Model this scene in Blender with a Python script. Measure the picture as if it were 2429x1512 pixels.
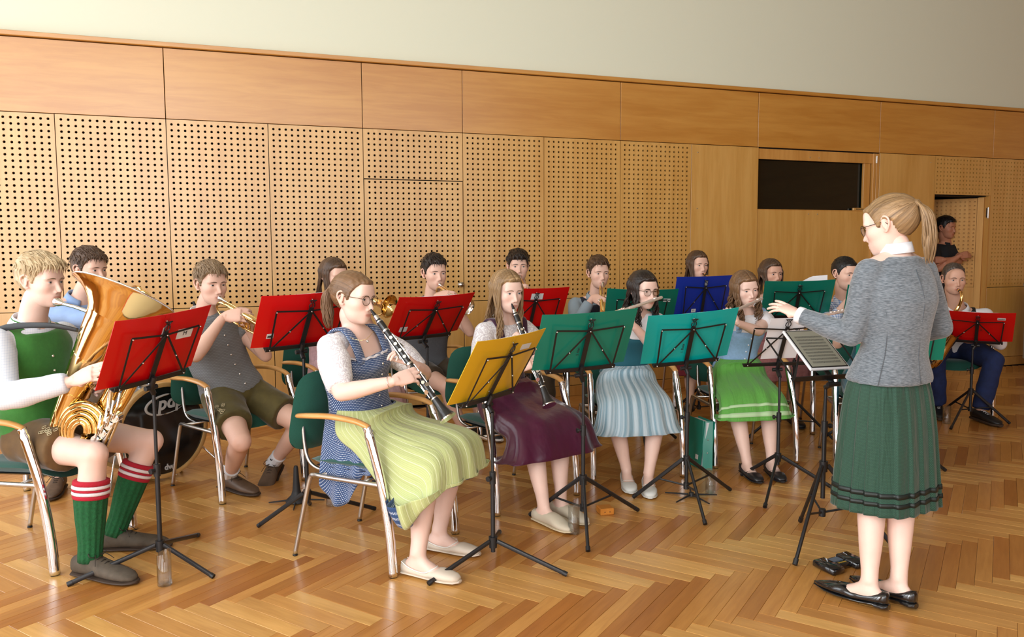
import bpy, bmesh, math, random
import numpy as np
from mathutils import Matrix, Vector, Quaternion
for o in list(bpy.data.objects): bpy.data.objects.remove(o)
SC = bpy.context.scene
COL = SC.collection
pi = math.pi
# ------------------------------------------------------------------ camera
FPX, PITCH, ROLL, CAMH, CX, CY = 1872.2, 0.083974, -0.0046122, 1.42, 1214.5, 756.0
YAW, WD = 0.3406587, 7.0914          # back wall: yaw about z, distance from the camera
cd = bpy.data.cameras.new('camera'); cam = bpy.data.objects.new('camera', cd); COL.objects.link(cam)
cd.sensor_fit = 'HORIZONTAL'; cd.sensor_width = 36.0; cd.lens = 36.0 * FPX / 2429.0; cd.clip_start = 0.05; cd.clip_end = 100
_fw = Vector((0, math.cos(PITCH), -math.sin(PITCH))); _up = Vector((0, math.sin(PITCH), math.cos(PITCH))); _rt = Vector((1, 0, 0))
RT = math.cos(ROLL) * _rt + math.sin(ROLL) * _up; UP = -math.sin(ROLL) * _rt + math.cos(ROLL) * _up; FW = _fw
cam.matrix_world = Matrix(((RT.x, UP.x, -FW.x, 0), (RT.y, UP.y, -FW.y, 0), (RT.z, UP.z, -FW.z, CAMH), (0, 0, 0, 1)))
SC.camera = cam
# ------------------------------------------------------------------ world, daylight through the windows, exposure
wd = bpy.data.worlds.new('World'); SC.world = wd; wd.use_nodes = True
bg = wd.node_tree.nodes['Background']; bg.inputs[0].default_value = (0.80, 0.90, 1.0, 1); bg.inputs[1].default_value = 1.0
SC.cycles.max_bounces = 6; SC.cycles.diffuse_bounces = 3; SC.cycles.glossy_bounces = 3; SC.cycles.transmission_bounces = 4; SC.cycles.transparent_max_bounces = 10; SC.cycles.caustics_reflective = False; SC.cycles.caustics_refractive = False
SC.view_settings.view_transform = 'Standard'; SC.view_settings.look = 'None'; SC.view_settings.gamma = 1
SC.view_settings.use_curve_mapping = False
SC.view_settings.exposure = -0.22
TV = Vector((math.cos(YAW), math.sin(YAW), 0)); NV = Vector((-math.sin(YAW), math.cos(YAW), 0))
def W(u, v, z):
    """point in the room: u along the back wall, v metres in front of it, z up"""
    return NV * (WD - v) + TV * u + Vector((0, 0, z))
RM = Matrix(((TV.x, -NV.x, 0, 0), (TV.y, -NV.y, 0, 0), (0, 0, 1, 0), (0, 0, 0, 1)))   # columns: u, v, z
U0, U1, V1, ZC = -3.3, 12.5, 10.4, 5.4
def window_light(name, a, b, z0, z1, power, facing, col):
    """daylight entering through one window opening (area light in the plane of the opening)"""
    ld = bpy.data.lights.new(name, 'AREA'); ld.shape = 'RECTANGLE'
    ld.size = (Vector(b) - Vector(a)).length; ld.size_y = z1 - z0; ld.energy = power; ld.color = col
    o = bpy.data.objects.new(name, ld); COL.objects.link(o)
    c = (Vector(a) + Vector(b)) / 2; c.z = (z0 + z1) / 2
    zax = -Vector(facing).normalized(); xax = (Vector(b) - Vector(a)).normalized(); yax = zax.cross(xax)
    o.matrix_world = Matrix(((xax.x, yax.x, zax.x, c.x), (xax.y, yax.y, zax.y, c.y), (xax.z, yax.z, zax.z, c.z), (0, 0, 0, 1)))
    return o
WIN_LEFT = [(0.5, 2.3), (2.7, 4.5), (4.9, 6.7), (7.1, 8.9)]           # v ranges of the windows in the left wall
WIN_FRONT = [(-2.6, -0.4), (0.2, 2.4), (3.0, 5.2)]      # u ranges of the windows behind the camera
for a, b in WIN_LEFT: window_light('window_daylight', W(U0 + .03, a, 0), W(U0 + .03, b, 0), 0.3, 5.2, (110, 105, 170, 430)[WIN_LEFT.index((a, b))], TV, (0.92, 0.97, 1.0))
for a, b in WIN_FRONT: window_light('window_daylight', W(a, V1 - .03, 0), W(b, V1 - .03, 0), 0.3, 5.2, (210, 85, 62)[WIN_FRONT.index((a, b))], NV, (0.97, 0.99, 1.0))
# ------------------------------------------------------------------ pixel -> place (2429x1512 frame)
def ray(x, y): return FW + RT * ((x - CX) / FPX) - UP * ((y - CY) / FPX)
def P(x, y, Y):
    d = ray(x, y); return Vector((0, 0, CAMH)) + d * (Y / d.y)
def PF(x, y, z=0.0):
    d = ray(x, y); k = (z - CAMH) / d.z; return Vector((0, 0, CAMH)) + d * k
# ------------------------------------------------------------------ materials
MATS = {}
def nodes(m): return m.node_tree.nodes, m.node_tree.links
def mat(name, col=(.5, .5, .5), rough=.5, metal=0.0, **k):
    """principled material; k: noise=(scale,amount,stretch xyz), bump=(scale,strength,stretch), coat, sheen, trans, emit, sss, random=amount, attr"""
    if name in MATS: return MATS[name]
    m = bpy.data.materials.new(name); m.use_nodes = True; N, L = nodes(m); b = N['Principled BSDF']
    b.inputs['Base Color'].default_value = (*col, 1); b.inputs['Roughness'].default_value = rough; b.inputs['Metallic'].default_value = metal
    if 'coat' in k: b.inputs['Coat Weight'].default_value = k['coat']; b.inputs['Coat Roughness'].default_value = k.get('coatr', .15)
    if 'spec' in k: b.inputs['Specular IOR Level'].default_value = k['spec']
    if 'sheen' in k: b.inputs['Sheen Weight'].default_value = k['sheen']; b.inputs['Sheen Roughness'].default_value = .4
    if 'trans' in k: b.inputs['Transmission Weight'].default_value = k['trans']; b.inputs['IOR'].default_value = k.get('ior', 1.45)
    if 'sss' in k: b.inputs['Subsurface Weight'].default_value = k['sss']; b.inputs['Subsurface Radius'].default_value = (1, .35, .2); b.inputs['Subsurface Scale'].default_value = .01
    src = None
    tc = N.new('ShaderNodeTexCoord')
    def coords(stretch):
        mp = N.new('ShaderNodeMapping'); mp.inputs['Scale'].default_value = stretch
        L.new(tc.outputs[k.get('space', 'Object')], mp.inputs[0]); return mp.outputs[0]
    if 'attr' in k:
        at = N.new('ShaderNodeAttribute'); at.attribute_name = k['attr']; src = at.outputs['Color']
    if 'noise' in k:
        sc, am, st = (list(k['noise']) + [(1, 1, 1)])[:3]
        nz = N.new('ShaderNodeTexNoise'); nz.inputs['Scale'].default_value = sc; nz.inputs['Detail'].default_value = 4
        L.new(coords(st), nz.inputs['Vector'])
        mr = N.new('ShaderNodeMapRange'); mr.inputs[1].default_value = .3; mr.inputs[2].default_value = .7; mr.inputs[3].default_value = 1 - am; mr.inputs[4].default_value = 1 + am
        L.new(nz.outputs['Fac'], mr.inputs[0])
        mx = N.new('ShaderNodeMix'); mx.data_type = 'RGBA'; mx.blend_type = 'MULTIPLY'; mx.inputs[0].default_value = 1
        if src: L.new(src, mx.inputs[6])
        else: mx.inputs[6].default_value = (*col, 1)
        L.new(mr.outputs[0], mx.inputs[7]); src = mx.outputs[2]
    if 'bump' in k:
        sc, sg, st = (list(k['bump']) + [(1, 1, 1)])[:3]
        nz = N.new('ShaderNodeTexNoise'); nz.inputs['Scale'].default_value = sc; nz.inputs['Detail'].default_value = 3
        L.new(coords(st), nz.inputs['Vector'])
        bp = N.new('ShaderNodeBump'); bp.inputs['Strength'].default_value = sg; bp.inputs['Distance'].default_value = k.get('bdist', .004)
        L.new(nz.outputs['Fac'], bp.inputs['Height']); L.new(bp.outputs[0], b.inputs['Normal'])
    if src: L.new(src, b.inputs['Base Color'])
    MATS[name] = m; return m
def srgb(r, g, b):
    f = lambda c: (c / 255 / 12.92) if c / 255 <= .04045 else ((c / 255 + .055) / 1.055) ** 2.4
    return (f(r), f(g), f(b))
def pattern(name, base, spots, rough=.8, kind='dots', scale=(90, 90, 90), width=.3, space='UV', sheen=.2, third=None, bump=None):
    """woven or printed cloth: dots / stripes / check on UV (metres) or object coordinates"""
    if name in MATS: return MATS[name]
    m = bpy.data.materials.new(name); m.use_nodes = True; N, L = nodes(m); b = N['Principled BSDF']
    b.inputs['Roughness'].default_value = rough; b.inputs['Sheen Weight'].default_value = sheen
    tc = N.new('ShaderNodeTexCoord'); mp = N.new('ShaderNodeMapping'); mp.inputs['Scale'].default_value = scale
    L.new(tc.outputs[space], mp.inputs[0])
    def math_(op, a, c=None):
        n = N.new('ShaderNodeMath'); n.operation = op
        for i, q in enumerate((a, c)):
            if q is None: continue
            if isinstance(q, (int, float)): n.inputs[i].default_value = q
            else: L.new(q, n.inputs[i])
        return n.outputs[0]
    sp = N.new('ShaderNodeSeparateXYZ')
    if space == 'Object' and kind in ('dots', 'check', 'stripes'):
        s0 = N.new('ShaderNodeSeparateXYZ'); L.new(mp.outputs[0], s0.inputs[0]); cb = N.new('ShaderNodeCombineXYZ')
        L.new(math_('ADD', s0.outputs[0], math_('MULTIPLY', s0.outputs[1], .55)), cb.inputs[0]); L.new(s0.outputs[2], cb.inputs[1]); L.new(cb.outputs[0], sp.inputs[0])
    else: L.new(mp.outputs[0], sp.inputs[0])
    if kind == 'dots':
        row = math_('FLOOR', sp.outputs[1]); off = math_('MULTIPLY', math_('MODULO', row, 2.0), .5)
        fx = math_('SUBTRACT', math_('FRACT', math_('ADD', sp.outputs[0], off)), .5); fy = math_('SUBTRACT', math_('FRACT', sp.outputs[1]), .5)
        d = math_('SQRT', math_('ADD', math_('MULTIPLY', fx, fx), math_('MULTIPLY', fy, fy))); fac = math_('LESS_THAN', d, width)
    elif kind == 'stripes':
        fac = math_('LESS_THAN', math_('FRACT', sp.outputs[0]), width)
    elif kind == 'check':
        a1 = math_('LESS_THAN', math_('FRACT', sp.outputs[0]), width); a2 = math_('LESS_THAN', math_('FRACT', sp.outputs[1]), width)
        fac = math_('MULTIPLY', math_('ADD', a1, a2), .5)
    elif kind == 'heather':
        nz = N.new('ShaderNodeTexNoise'); nz.inputs['Scale'].default_value = 1; nz.inputs['Detail'].default_value = 3
        L.new(mp.outputs[0], nz.inputs['Vector'])
        mr = N.new('ShaderNodeMapRange'); mr.inputs[1].default_value = .35; mr.inputs[2].default_value = .65; L.new(nz.outputs['Fac'], mr.inputs[0]); fac = mr.outputs[0]
    elif kind == 'lace':
        nz = N.new('ShaderNodeTexNoise'); nz.inputs['Scale'].default_value = 1; nz.inputs['Detail'].default_value = 2; nz.inputs['Distortion'].default_value = 2.2; L.new(mp.outputs[0], nz.inputs['Vector'])
        mr = N.new('ShaderNodeMapRange'); mr.inputs[1].default_value = .46; mr.inputs[2].default_value = .54; L.new(nz.outputs['Fac'], mr.inputs[0]); fac = mr.outputs[0]
    elif kind == 'bands':
        nz = N.new('ShaderNodeTexNoise'); nz.noise_dimensions = '1D'; nz.inputs['Scale'].default_value = 1; nz.inputs['Detail'].default_value = 1
        L.new(sp.outputs[0], nz.inputs['W']); mr = N.new('ShaderNodeMapRange'); mr.inputs[1].default_value = .38; mr.inputs[2].default_value = .62
        L.new(nz.outputs['Fac'], mr.inputs[0]); fac = mr.outputs[0]
    mx = N.new('ShaderNodeMix'); mx.data_type = 'RGBA'; mx.inputs[6].default_value = (*base, 1); mx.inputs[7].default_value = (*spots, 1)
    L.new(fac, mx.inputs[0]); src = mx.outputs[2]
    if third:
        fine = math_('LESS_THAN', math_('FRACT', math_('MULTIPLY', sp.outputs[0], third[1])), third[2])
        m2 = N.new('ShaderNodeMix'); m2.data_type = 'RGBA'; L.new(fine, m2.inputs[0]); L.new(src, m2.inputs[6]); m2.inputs[7].default_value = (*third[0], 1); src = m2.outputs[2]
    L.new(src, b.inputs['Base Color'])
    if space == 'UV' and not bump:
        mp2 = N.new('ShaderNodeMapping'); mp2.inputs['Scale'].default_value = (26, 5, 1); L.new(tc.outputs['UV'], mp2.inputs[0]); n3 = N.new('ShaderNodeTexNoise'); n3.inputs['Scale'].default_value = 1; n3.inputs['Detail'].default_value = 3; n3.inputs['Distortion'].default_value = .8; L.new(mp2.outputs[0], n3.inputs['Vector'])
        bp = N.new('ShaderNodeBump'); bp.inputs['Strength'].default_value = .55; bp.inputs['Distance'].default_value = .02; L.new(n3.outputs['Fac'], bp.inputs['Height']); L.new(bp.outputs[0], b.inputs['Normal'])
    if bump:
        bp = N.new('ShaderNodeBump'); bp.inputs['Strength'].default_value = bump; bp.inputs['Distance'].default_value = .003; L.new(fac, bp.inputs['Height']); L.new(bp.outputs[0], b.inputs['Normal'])
    MATS[name] = m; return m
def wood(name, c1, c2, scale=3.0, stretch=(1, 12, 1), rough=.35, attr=None, coat=0.0, bump=.05):
    if name in MATS: return MATS[name]
    m = bpy.data.materials.new(name); m.use_nodes = True; N, L = nodes(m); b = N['Principled BSDF']
    tc = N.new('ShaderNodeTexCoord'); mp = N.new('ShaderNodeMapping'); mp.inputs['Scale'].default_value = stretch
    if attr:
        uv = N.new('ShaderNodeUVMap'); uv.uv_map = 'UVMap'; L.new(uv.outputs[0], mp.inputs[0])
    else: L.new(tc.outputs['Object'], mp.inputs[0])
    nz = N.new('ShaderNodeTexNoise'); nz.inputs['Scale'].default_value = scale; nz.inputs['Detail'].default_value = 6; nz.inputs['Roughness'].default_value = .62; nz.inputs['Distortion'].default_value = .6
    L.new(mp.outputs[0], nz.inputs['Vector'])
    n2 = N.new('ShaderNodeTexNoise'); n2.inputs['Scale'].default_value = scale * .25; n2.inputs['Detail'].default_value = 2; L.new(mp.outputs[0], n2.inputs['Vector'])
    ad = N.new('ShaderNodeMath'); ad.operation = 'ADD'; L.new(nz.outputs['Fac'], ad.inputs[0]); L.new(n2.outputs['Fac'], ad.inputs[1])
    mr = N.new('ShaderNodeMapRange'); mr.inputs[1].default_value = .75; mr.inputs[2].default_value = 1.25; L.new(ad.outputs[0], mr.inputs[0])
    mx = N.new('ShaderNodeMix'); mx.data_type = 'RGBA'; mx.inputs[6].default_value = (*c1, 1); mx.inputs[7].default_value = (*c2, 1); L.new(mr.outputs[0], mx.inputs[0]); src = mx.outputs[2]
    if attr:
        at = N.new('ShaderNodeAttribute'); at.attribute_name = attr
        m2 = N.new('ShaderNodeMix'); m2.data_type = 'RGBA'; m2.blend_type = 'MULTIPLY'; m2.inputs[0].default_value = 1; L.new(src, m2.inputs[6]); L.new(at.outputs['Color'], m2.inputs[7]); src = m2.outputs[2]
    L.new(src, b.inputs['Base Color'])
    b.inputs['Roughness'].default_value = rough
    if coat: b.inputs['Coat Weight'].default_value = coat; b.inputs['Coat Roughness'].default_value = .30 if coat > .9 else .2; b.inputs['Coat IOR'].default_value = 1.8 if coat > .9 else 1.5
    bp = N.new('ShaderNodeBump'); bp.inputs['Strength'].default_value = bump; bp.inputs['Distance'].default_value = .002; L.new(nz.outputs['Fac'], bp.inputs['Height']); L.new(bp.outputs[0], b.inputs['Normal'])
    MATS[name] = m; return m
# ------------------------------------------------------------------ mesh helpers
def frames(pts):
    pts = [Vector(p) for p in pts]; n = len(pts); T = []
    for i in range(n):
        a = pts[max(i - 1, 0)]; b = pts[min(i + 1, n - 1)]; t = (b - a)
        T.append(t.normalized() if t.length > 1e-9 else Vector((0, 0, 1)))
    ref = Vector((0, 0, 1)) if abs(T[0].z) < .9 else Vector((1, 0, 0))
    x = T[0].cross(ref).normalized(); X = [x]
    for i in range(1, n):
        q = T[i - 1].rotation_difference(T[i]); x = q @ X[-1]; x = (x - T[i] * x.dot(T[i])).normalized(); X.append(x)
    return pts, T, X
def catmull(pts, n=6, closed=False):
    pts = [Vector(p) for p in pts]; out = []; N = len(pts)
    for i in range(N if closed else N - 1):
        if closed: a, b, c, d = pts[(i - 1) % N], pts[i], pts[(i + 1) % N], pts[(i + 2) % N]
        else: a, b, c, d = pts[max(i - 1, 0)], pts[i], pts[i + 1], pts[min(i + 2, N - 1)]
        for k in range(n):
            t = k / n
            out.append(.5 * ((2 * b) + (c - a) * t + (2 * a - 5 * b + 4 * c - d) * t * t + (3 * b - a - 3 * c + d) * t ** 3))
    if not closed: out.append(pts[-1])
    return out
def interp(vals, n):
    xs = np.linspace(0, len(vals) - 1, n); return np.interp(xs, range(len(vals)), vals).tolist()
class MB:
    def __init__(s): s.v = []; s.f = []; s.m = []; s.uv = {}; s.col = {}
    def add(s, vs, fs, mi=0, uv=None, col=None):
        o = len(s.v); s.v.extend([tuple(v) for v in vs]); s.f.extend([tuple(i + o for i in f) for f in fs]); s.m.extend([mi] * len(fs))
        if uv is not None:
            for i, q in enumerate(uv): s.uv[o + i] = q
        if col is not None:
            for i in range(len(vs)): s.col[o + i] = col if not isinstance(col, list) else col[i]
        return s
    def rings(s, R, cap0=True, cap1=True, mi=0, uvs=None, closed=True):
        k = len(R[0]); vs = [p for r in R for p in r]; fs = []
        for i in range(len(R) - 1):
            for j in range(k if closed else k - 1):
                a = i * k + j; b = i * k + (j + 1) % k; fs.append((a, b, b + k, a + k))
        if cap0: fs.append(tuple(reversed(range(k))))
        if cap1: fs.append(tuple(range((len(R) - 1) * k, len(R) * k)))
        return s.add(vs, fs, mi, uvs)
    def tube(s, pts, rad, n=8, cap=True, mi=0, sy=1.0, xref=None):
        pts, T, X = frames(pts)
        if not isinstance(rad, (list, tuple)): rad = [rad] * len(pts)
        if len(rad) != len(pts): rad = interp(rad, len(pts))
        R = []
        for p, t, x, r in zip(pts, T, X, rad):
            if xref is not None: x = (Vector(xref) - t * Vector(xref).dot(t)).normalized()
            y = t.cross(x)
            R.append([p + x * (r * math.cos(a)) + y * (r * sy * math.sin(a)) for a in [2 * pi * j / n for j in range(n)]])
        return s.rings(R, cap, cap, mi)
    def lathe(s, prof, n=16, M=None, mi=0, cap0=False, cap1=False):
        M = M or Matrix(); R = [[M @ Vector((r * math.cos(2 * pi * j / n), r * math.sin(2 * pi * j / n), z)) for j in range(n)] for r, z in prof]
        return s.rings(R, cap0, cap1, mi)
    def box(s, c, size, M=None, mi=0, bev=0.0, uv=False):
        hx, hy, hz = [q / 2 for q in size]; c = Vector(c)
        if bev <= 0:
            vs = [(x, y, z) for x in (-hx, hx) for y in (-hy, hy) for z in (-hz, hz)]
            fs = [(0, 1, 3, 2), (4, 6, 7, 5), (0, 4, 5, 1), (2, 3, 7, 6), (0, 2, 6, 4), (1, 5, 7, 3)]
        else:
            bev = min(bev, hx * .9, hy * .9, hz * .9)
            vs = []; idx = {}
            for x in (-1, 1):
                for y in (-1, 1):
                    for z in (-1, 1):
                        for ax in range(3):
                            q = [x * (hx - bev), y * (hy - bev), z * (hz - bev)]; q[ax] = (x * hx, y * hy, z * hz)[ax]
                            idx[(x, y, z, ax)] = len(vs); vs.append(tuple(q))
            fs = []
            for ax in range(3):
                o1, o2 = [a for a in range(3) if a != ax]
                for sgn in (-1, 1):
                    q = []
                    for a, b in ((-1, -1), (1, -1), (1, 1), (-1, 1)):
                        k = [0, 0, 0]; k[ax] = sgn; k[o1] = a; k[o2] = b; q.append(idx[(*k, ax)])
                    fs.append(tuple(q))
                for a in (-1, 1):
                    for b in (-1, 1):
                        q = []
                        for sg in (-1, 1):
                            k = [0, 0, 0]; k[ax] = sg; k[o1] = a; k[o2] = b; q.append((idx[(*k, o1)], idx[(*k, o2)]))
                        fs.append((q[0][0], q[0][1], q[1][1], q[1][0]))
            for x in (-1, 1):
                for y in (-1, 1):
                    for z in (-1, 1): fs.append(tuple(idx[(x, y, z, a)] for a in range(3)))
        M = M or Matrix(); vs = [M @ (Vector(v) + c) for v in vs]
        return s.add(vs, fs, mi)
    def sphere(s, c, r, n=10, m=8, mi=0, M=None):
        c = Vector(c); r = r if isinstance(r, (tuple, list)) else (r, r, r); M = M or Matrix()
        vs = [c + M @ Vector((0, 0, -r[2]))]; fs = []
        for i in range(1, m):
            a = pi * i / m - pi / 2
            for j in range(n):
                b = 2 * pi * j / n; vs.append(c + M @ Vector((r[0] * math.cos(a) * math.cos(b), r[1] * math.cos(a) * math.sin(b), r[2] * math.sin(a))))
        vs.append(c + M @ Vector((0, 0, r[2]))); L = len(vs) - 1
        for j in range(n):
            k = (j + 1) % n; fs.append((0, 1 + k, 1 + j)); fs.append((L, L - n + j, L - n + k))
            for i in range(m - 2): a = 1 + i * n; fs.append((a + j, a + k, a + n + k, a + n + j))
        return s.add(vs, fs, mi)
    def cone(s, a, b, r0, r1, n=10, mi=0, cap=True):
        return s.tube([a, b], [r0, r1], n, cap, mi)
    def mesh(s, name, mats, smooth=True, M=None, fixn=True):
        me = bpy.data.meshes.new(name)
        vs = s.v if M is None else [M @ Vector(v) for v in s.v]
        me.from_pydata([tuple(v) for v in vs], [], s.f)
        mats = mats if isinstance(mats, (list, tuple)) else [mats]
        for q in mats: me.materials.append(q)
        if len(mats) > 1: me.polygons.foreach_set('material_index', s.m)
        if s.uv:
            ul = me.uv_layers.new(name='UVMap'); li = np.zeros(len(me.loops), int); me.loops.foreach_get('vertex_index', li)
            arr = np.zeros((len(s.v), 2)); 
            for i, q in s.uv.items(): arr[i] = q
            ul.data.foreach_set('uv', arr[li].ravel())
        if s.col:
            ca = me.color_attributes.new('tint', 'FLOAT_COLOR', 'POINT'); arr = np.ones((len(s.v), 4))
            for i, q in s.col.items(): arr[i, :3] = q
            ca.data.foreach_set('color', arr.ravel())
        if smooth: me.polygons.foreach_set('use_smooth', [True] * len(me.polygons))
        if fixn:
            bm = bmesh.new(); bm.from_mesh(me); bmesh.ops.recalc_face_normals(bm, faces=bm.faces); bm.to_mesh(me); bm.free()
        me.update(); return me
    def build(s, name, mats, parent=None, smooth=True, auto=None, world=True, fixn=True):
        M = parent.matrix_basis.inverted() if (parent is not None and world) else None
        if parent is not None and world and parent.parent is not None: M = (parent.parent.matrix_basis @ parent.matrix_basis).inverted()
        me = s.mesh(name, mats, smooth, M, fixn); return link(name, me, parent, auto if smooth else None)
def link(name, me, parent=None, auto=None):
    o = bpy.data.objects.new(name, me); COL.objects.link(o)
    if parent is not None: o.parent = parent
    if auto: me.set_sharp_from_angle(angle=math.radians(auto))
    return o
def tag(o, label=None, cat=None, group=None, kind=None):
    if label: o['label'] = label
    if cat: o['category'] = cat
    if group: o['group'] = group
    if kind: o['kind'] = kind
    return o
def thing(name, label, cat, loc=(0, 0, 0), rz=0.0, group=None):
    o = bpy.data.objects.new(name, None); COL.objects.link(o); o.empty_display_size = .1
    o.location = loc; o.rotation_euler = (0, 0, rz)
    o.matrix_basis = Matrix.Translation(Vector(loc)) @ Matrix.Rotation(rz, 4, 'Z')
    return tag(o, label, cat, group)
def copy_tree(o, parent=None):
    c = o.copy(); COL.objects.link(c); c.parent = parent
    for ch in o.children: copy_tree(ch, c)
    return c
def basis(x, y, z, o=(0, 0, 0)):
    return Matrix(((x[0], y[0], z[0], o[0]), (x[1], y[1], z[1], o[1]), (x[2], y[2], z[2], o[2]), (0, 0, 0, 1)))
def aim(o, d, up=(0, 0, 1)):
    """frame at o with local z along d"""
    z = Vector(d).normalized(); x = Vector(up).cross(z)
    if x.length < 1e-4: x = Vector((1, 0, 0)).cross(z)
    x.normalize(); return basis(x, z.cross(x), z, o)
def thin_glass(name, col, gloss=.10):
    m = bpy.data.materials.new(name); m.use_nodes = True; N, L = nodes(m); N.remove(N['Principled BSDF']); o = N['Material Output']
    t = N.new('ShaderNodeBsdfTransparent'); t.inputs[0].default_value = (*col, 1); g = N.new('ShaderNodeBsdfGlossy'); g.inputs['Roughness'].default_value = .02; lw = N.new('ShaderNodeLayerWeight'); lw.inputs[0].default_value = .35
    mr = N.new('ShaderNodeMapRange'); mr.inputs[3].default_value = gloss * .4; mr.inputs[4].default_value = .42; L.new(lw.outputs['Fresnel'], mr.inputs[0]); mx = N.new('ShaderNodeMixShader'); L.new(mr.outputs[0], mx.inputs[0]); L.new(t.outputs[0], mx.inputs[1]); L.new(g.outputs[0], mx.inputs[2]); L.new(mx.outputs[0], o.inputs[0]); MATS[name] = m; return m
# common materials
BEECH = wood('beech_panel', srgb(204, 150, 70), srgb(220, 170, 92), 3, (9, 9, .8), .5, coat=1.0)
BEECHH = wood('beech_panel_horizontal', srgb(192, 128, 44), srgb(208, 148, 64), 3, (.8, .8, 9), .5, coat=1.0)
BEECHM = wood('beech_matt', srgb(200, 142, 64), srgb(216, 162, 86), 3, (9, 9, .8), .6)
BEECHD = wood('beech_frame', srgb(196, 138, 66), srgb(212, 156, 84), 3, (9, 9, .8), .35, coat=.3)
DARK = mat('dark_void', (.012, .010, .008), .9)
WHITE = mat('white_plaster', srgb(230, 232, 210), .85, bump=(60, .04))
CHROME = mat('chrome', (.86, .86, .87), .08, 1.0)
STEEL = mat('satin_steel', (.62, .60, .57), .28, 1.0)
BLACKM = mat('black_metal', (.012, .012, .013), .38)
BLACKP = mat('black_plastic', (.01, .01, .011), .45)
# ================================================================== the room
K = .9161
SE = [-2.06, -1.262, -.464, .329, 1.127, 2.039, 2.843, 3.657, 4.465]     # perforated panel joints along the wall
ZT, ZB, ZP, ZPL = 3.077, 2.512, .966, .102                              # wood top, band bottom, perforation bottom, plinth
HP, VP, HR = .0507, .0472, .0106
def slab(mb, u0, u1, v0, v1, z0, z1, mi=0, bev=0.0):
    mb.box(((u0 + u1) / 2, (v0 + v1) / 2, (z0 + z1) / 2), (abs(u1 - u0), abs(v1 - v0), abs(z1 - z0)), ROOM, mi, bev)
ROOM = Matrix.Translation(NV * WD) @ RM
def structure(o): o['kind'] = 'structure'; return o
# ---- floor: herringbone planks on a sub-floor
PL1, PL2, PW1, PW2 = .5825, .476, .0650, .0742      # planks of the two directions as surveyed
PA, PB_ = math.radians(58.18), math.radians(147.07)
def floor_planks():
    root = MB(); slab(root, U0 - .3, U1 + .3, -3.2, V1 + .3, -.2, -.012)
    fl = structure(root.build('floor', mat('subfloor', (.09, .05, .022), .8), smooth=False)); tag(fl, 'glossy oak herringbone parquet floor of the hall')
    om = wood('oak_parquet', (1, 1, 1), (.80, .74, .66), 5, (14, 1.2, 1), .30, attr='tint', coat=.3, bump=.04)
    d1 = Vector((math.cos(PA), math.sin(PA), 0)); d2 = Vector((math.cos(PB_), math.sin(PB_), 0)); rng = random.Random(5)
    org = PF(1354, 1407) - d1 * PL1; planks = []; dw_ = -d2
    def mk(o, dl, dw, k):
        # one plank: corner o, long direction dl, width direction dw
        g = .0005; a = o + dl * g + dw * g; PL, PW = (PL1, PW1) if k == 0 else (PL2, PW2); L_, Wd = PL - 2 * g, PW - 2 * g; h = rng.uniform(-.0005, 0)
        c = a + dl * L_ / 2 + dw * Wd / 2
        ru = (c - NV * WD).dot(TV); rv = -(c - NV * WD).dot(NV)
        if ru < U0 - .1 or ru > U1 or rv < -.05 or rv > V1: return
        dd = c - Vector((0, 0, CAMH)); w = dd.dot(FW); inside = False
        if w > .3:
            x = CX + FPX * dd.dot(RT) / w; y = CY - FPX * dd.dot(UP) / w; inside = -90 < x < 2520 and 700 < y < 1600
        b = .0012
        q = [(0, 0), (L_, 0), (L_, Wd), (0, Wd)]; qi = [(b, b), (L_ - b, b), (L_ - b, Wd - b), (b, Wd - b)]
        vs = [a + dl * x + dw * y + Vector((0, 0, h - .0008)) for x, y in q] + [a + dl * x + dw * y + Vector((0, 0, h)) for x, y in qi] + [a + dl * x + dw * y + Vector((0, 0, -.011)) for x, y in q]
        fs = [(4, 5, 6, 7)] + [(i, (i + 1) % 4, 4 + (i + 1) % 4, 4 + i) for i in range(4)] + [(8 + i, 8 + (i + 1) % 4, (i + 1) % 4, i) for i in range(4)]
        ou, ov = rng.uniform(0, 20), rng.uniform(0, 20)
        uv = [(ou + y, ov + x) for x, y in q] + [(ou + y, ov + x) for x, y in qi] + [(ou + y, ov + x) for x, y in q]
        base = rng.random(); dark = (dl - d1).length < .1
        lo, hi = (srgb(172, 108, 46), srgb(212, 154, 82)) if dark else (srgb(192, 132, 66), srgb(224, 174, 102))  # light by grain direction put into the colour: one plank direction darker
        jj = rng.uniform(.93, 1.05)
        col = tuple((lo[i] * (1 - base) + hi[i] * base) * jj for i in range(3))
        planks.append((inside, w if inside else 99 + w, vs, fs, uv, col))
    # herringbone lattice: pairs stepping along both plank directions
    R = 14
    for i in range(-150, 151):
        for j in range(-28, 29):
            o = org + d1 * (i * PW2 + j * PL1) + dw_ * (i * PW1 - j * PL2)
            if (o.xy - Vector((2.5, 4.5))).length > R: continue
            mk(o, d1, dw_, 0); mk(o + d1 * PL1 + dw_ * (PW1 - PL2), dw_, d1, 1)
    vis = sorted([q for q in planks if q[0]], key=lambda q: q[1])
    for q in vis[:300]:
        m = MB(); m.add(q[2], q[3], 0, q[4], q[5]); m.build('plank', om, fl, smooth=False, fixn=False)
    m = MB()
    for q in vis[300:] + [q for q in planks if not q[0]]: m.add(q[2], q[3], 0, q[4], q[5])
    o = m.build('plank_field', om, fl, smooth=False, fixn=False); o['kind'] = 'stuff'
floor_planks()
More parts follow.
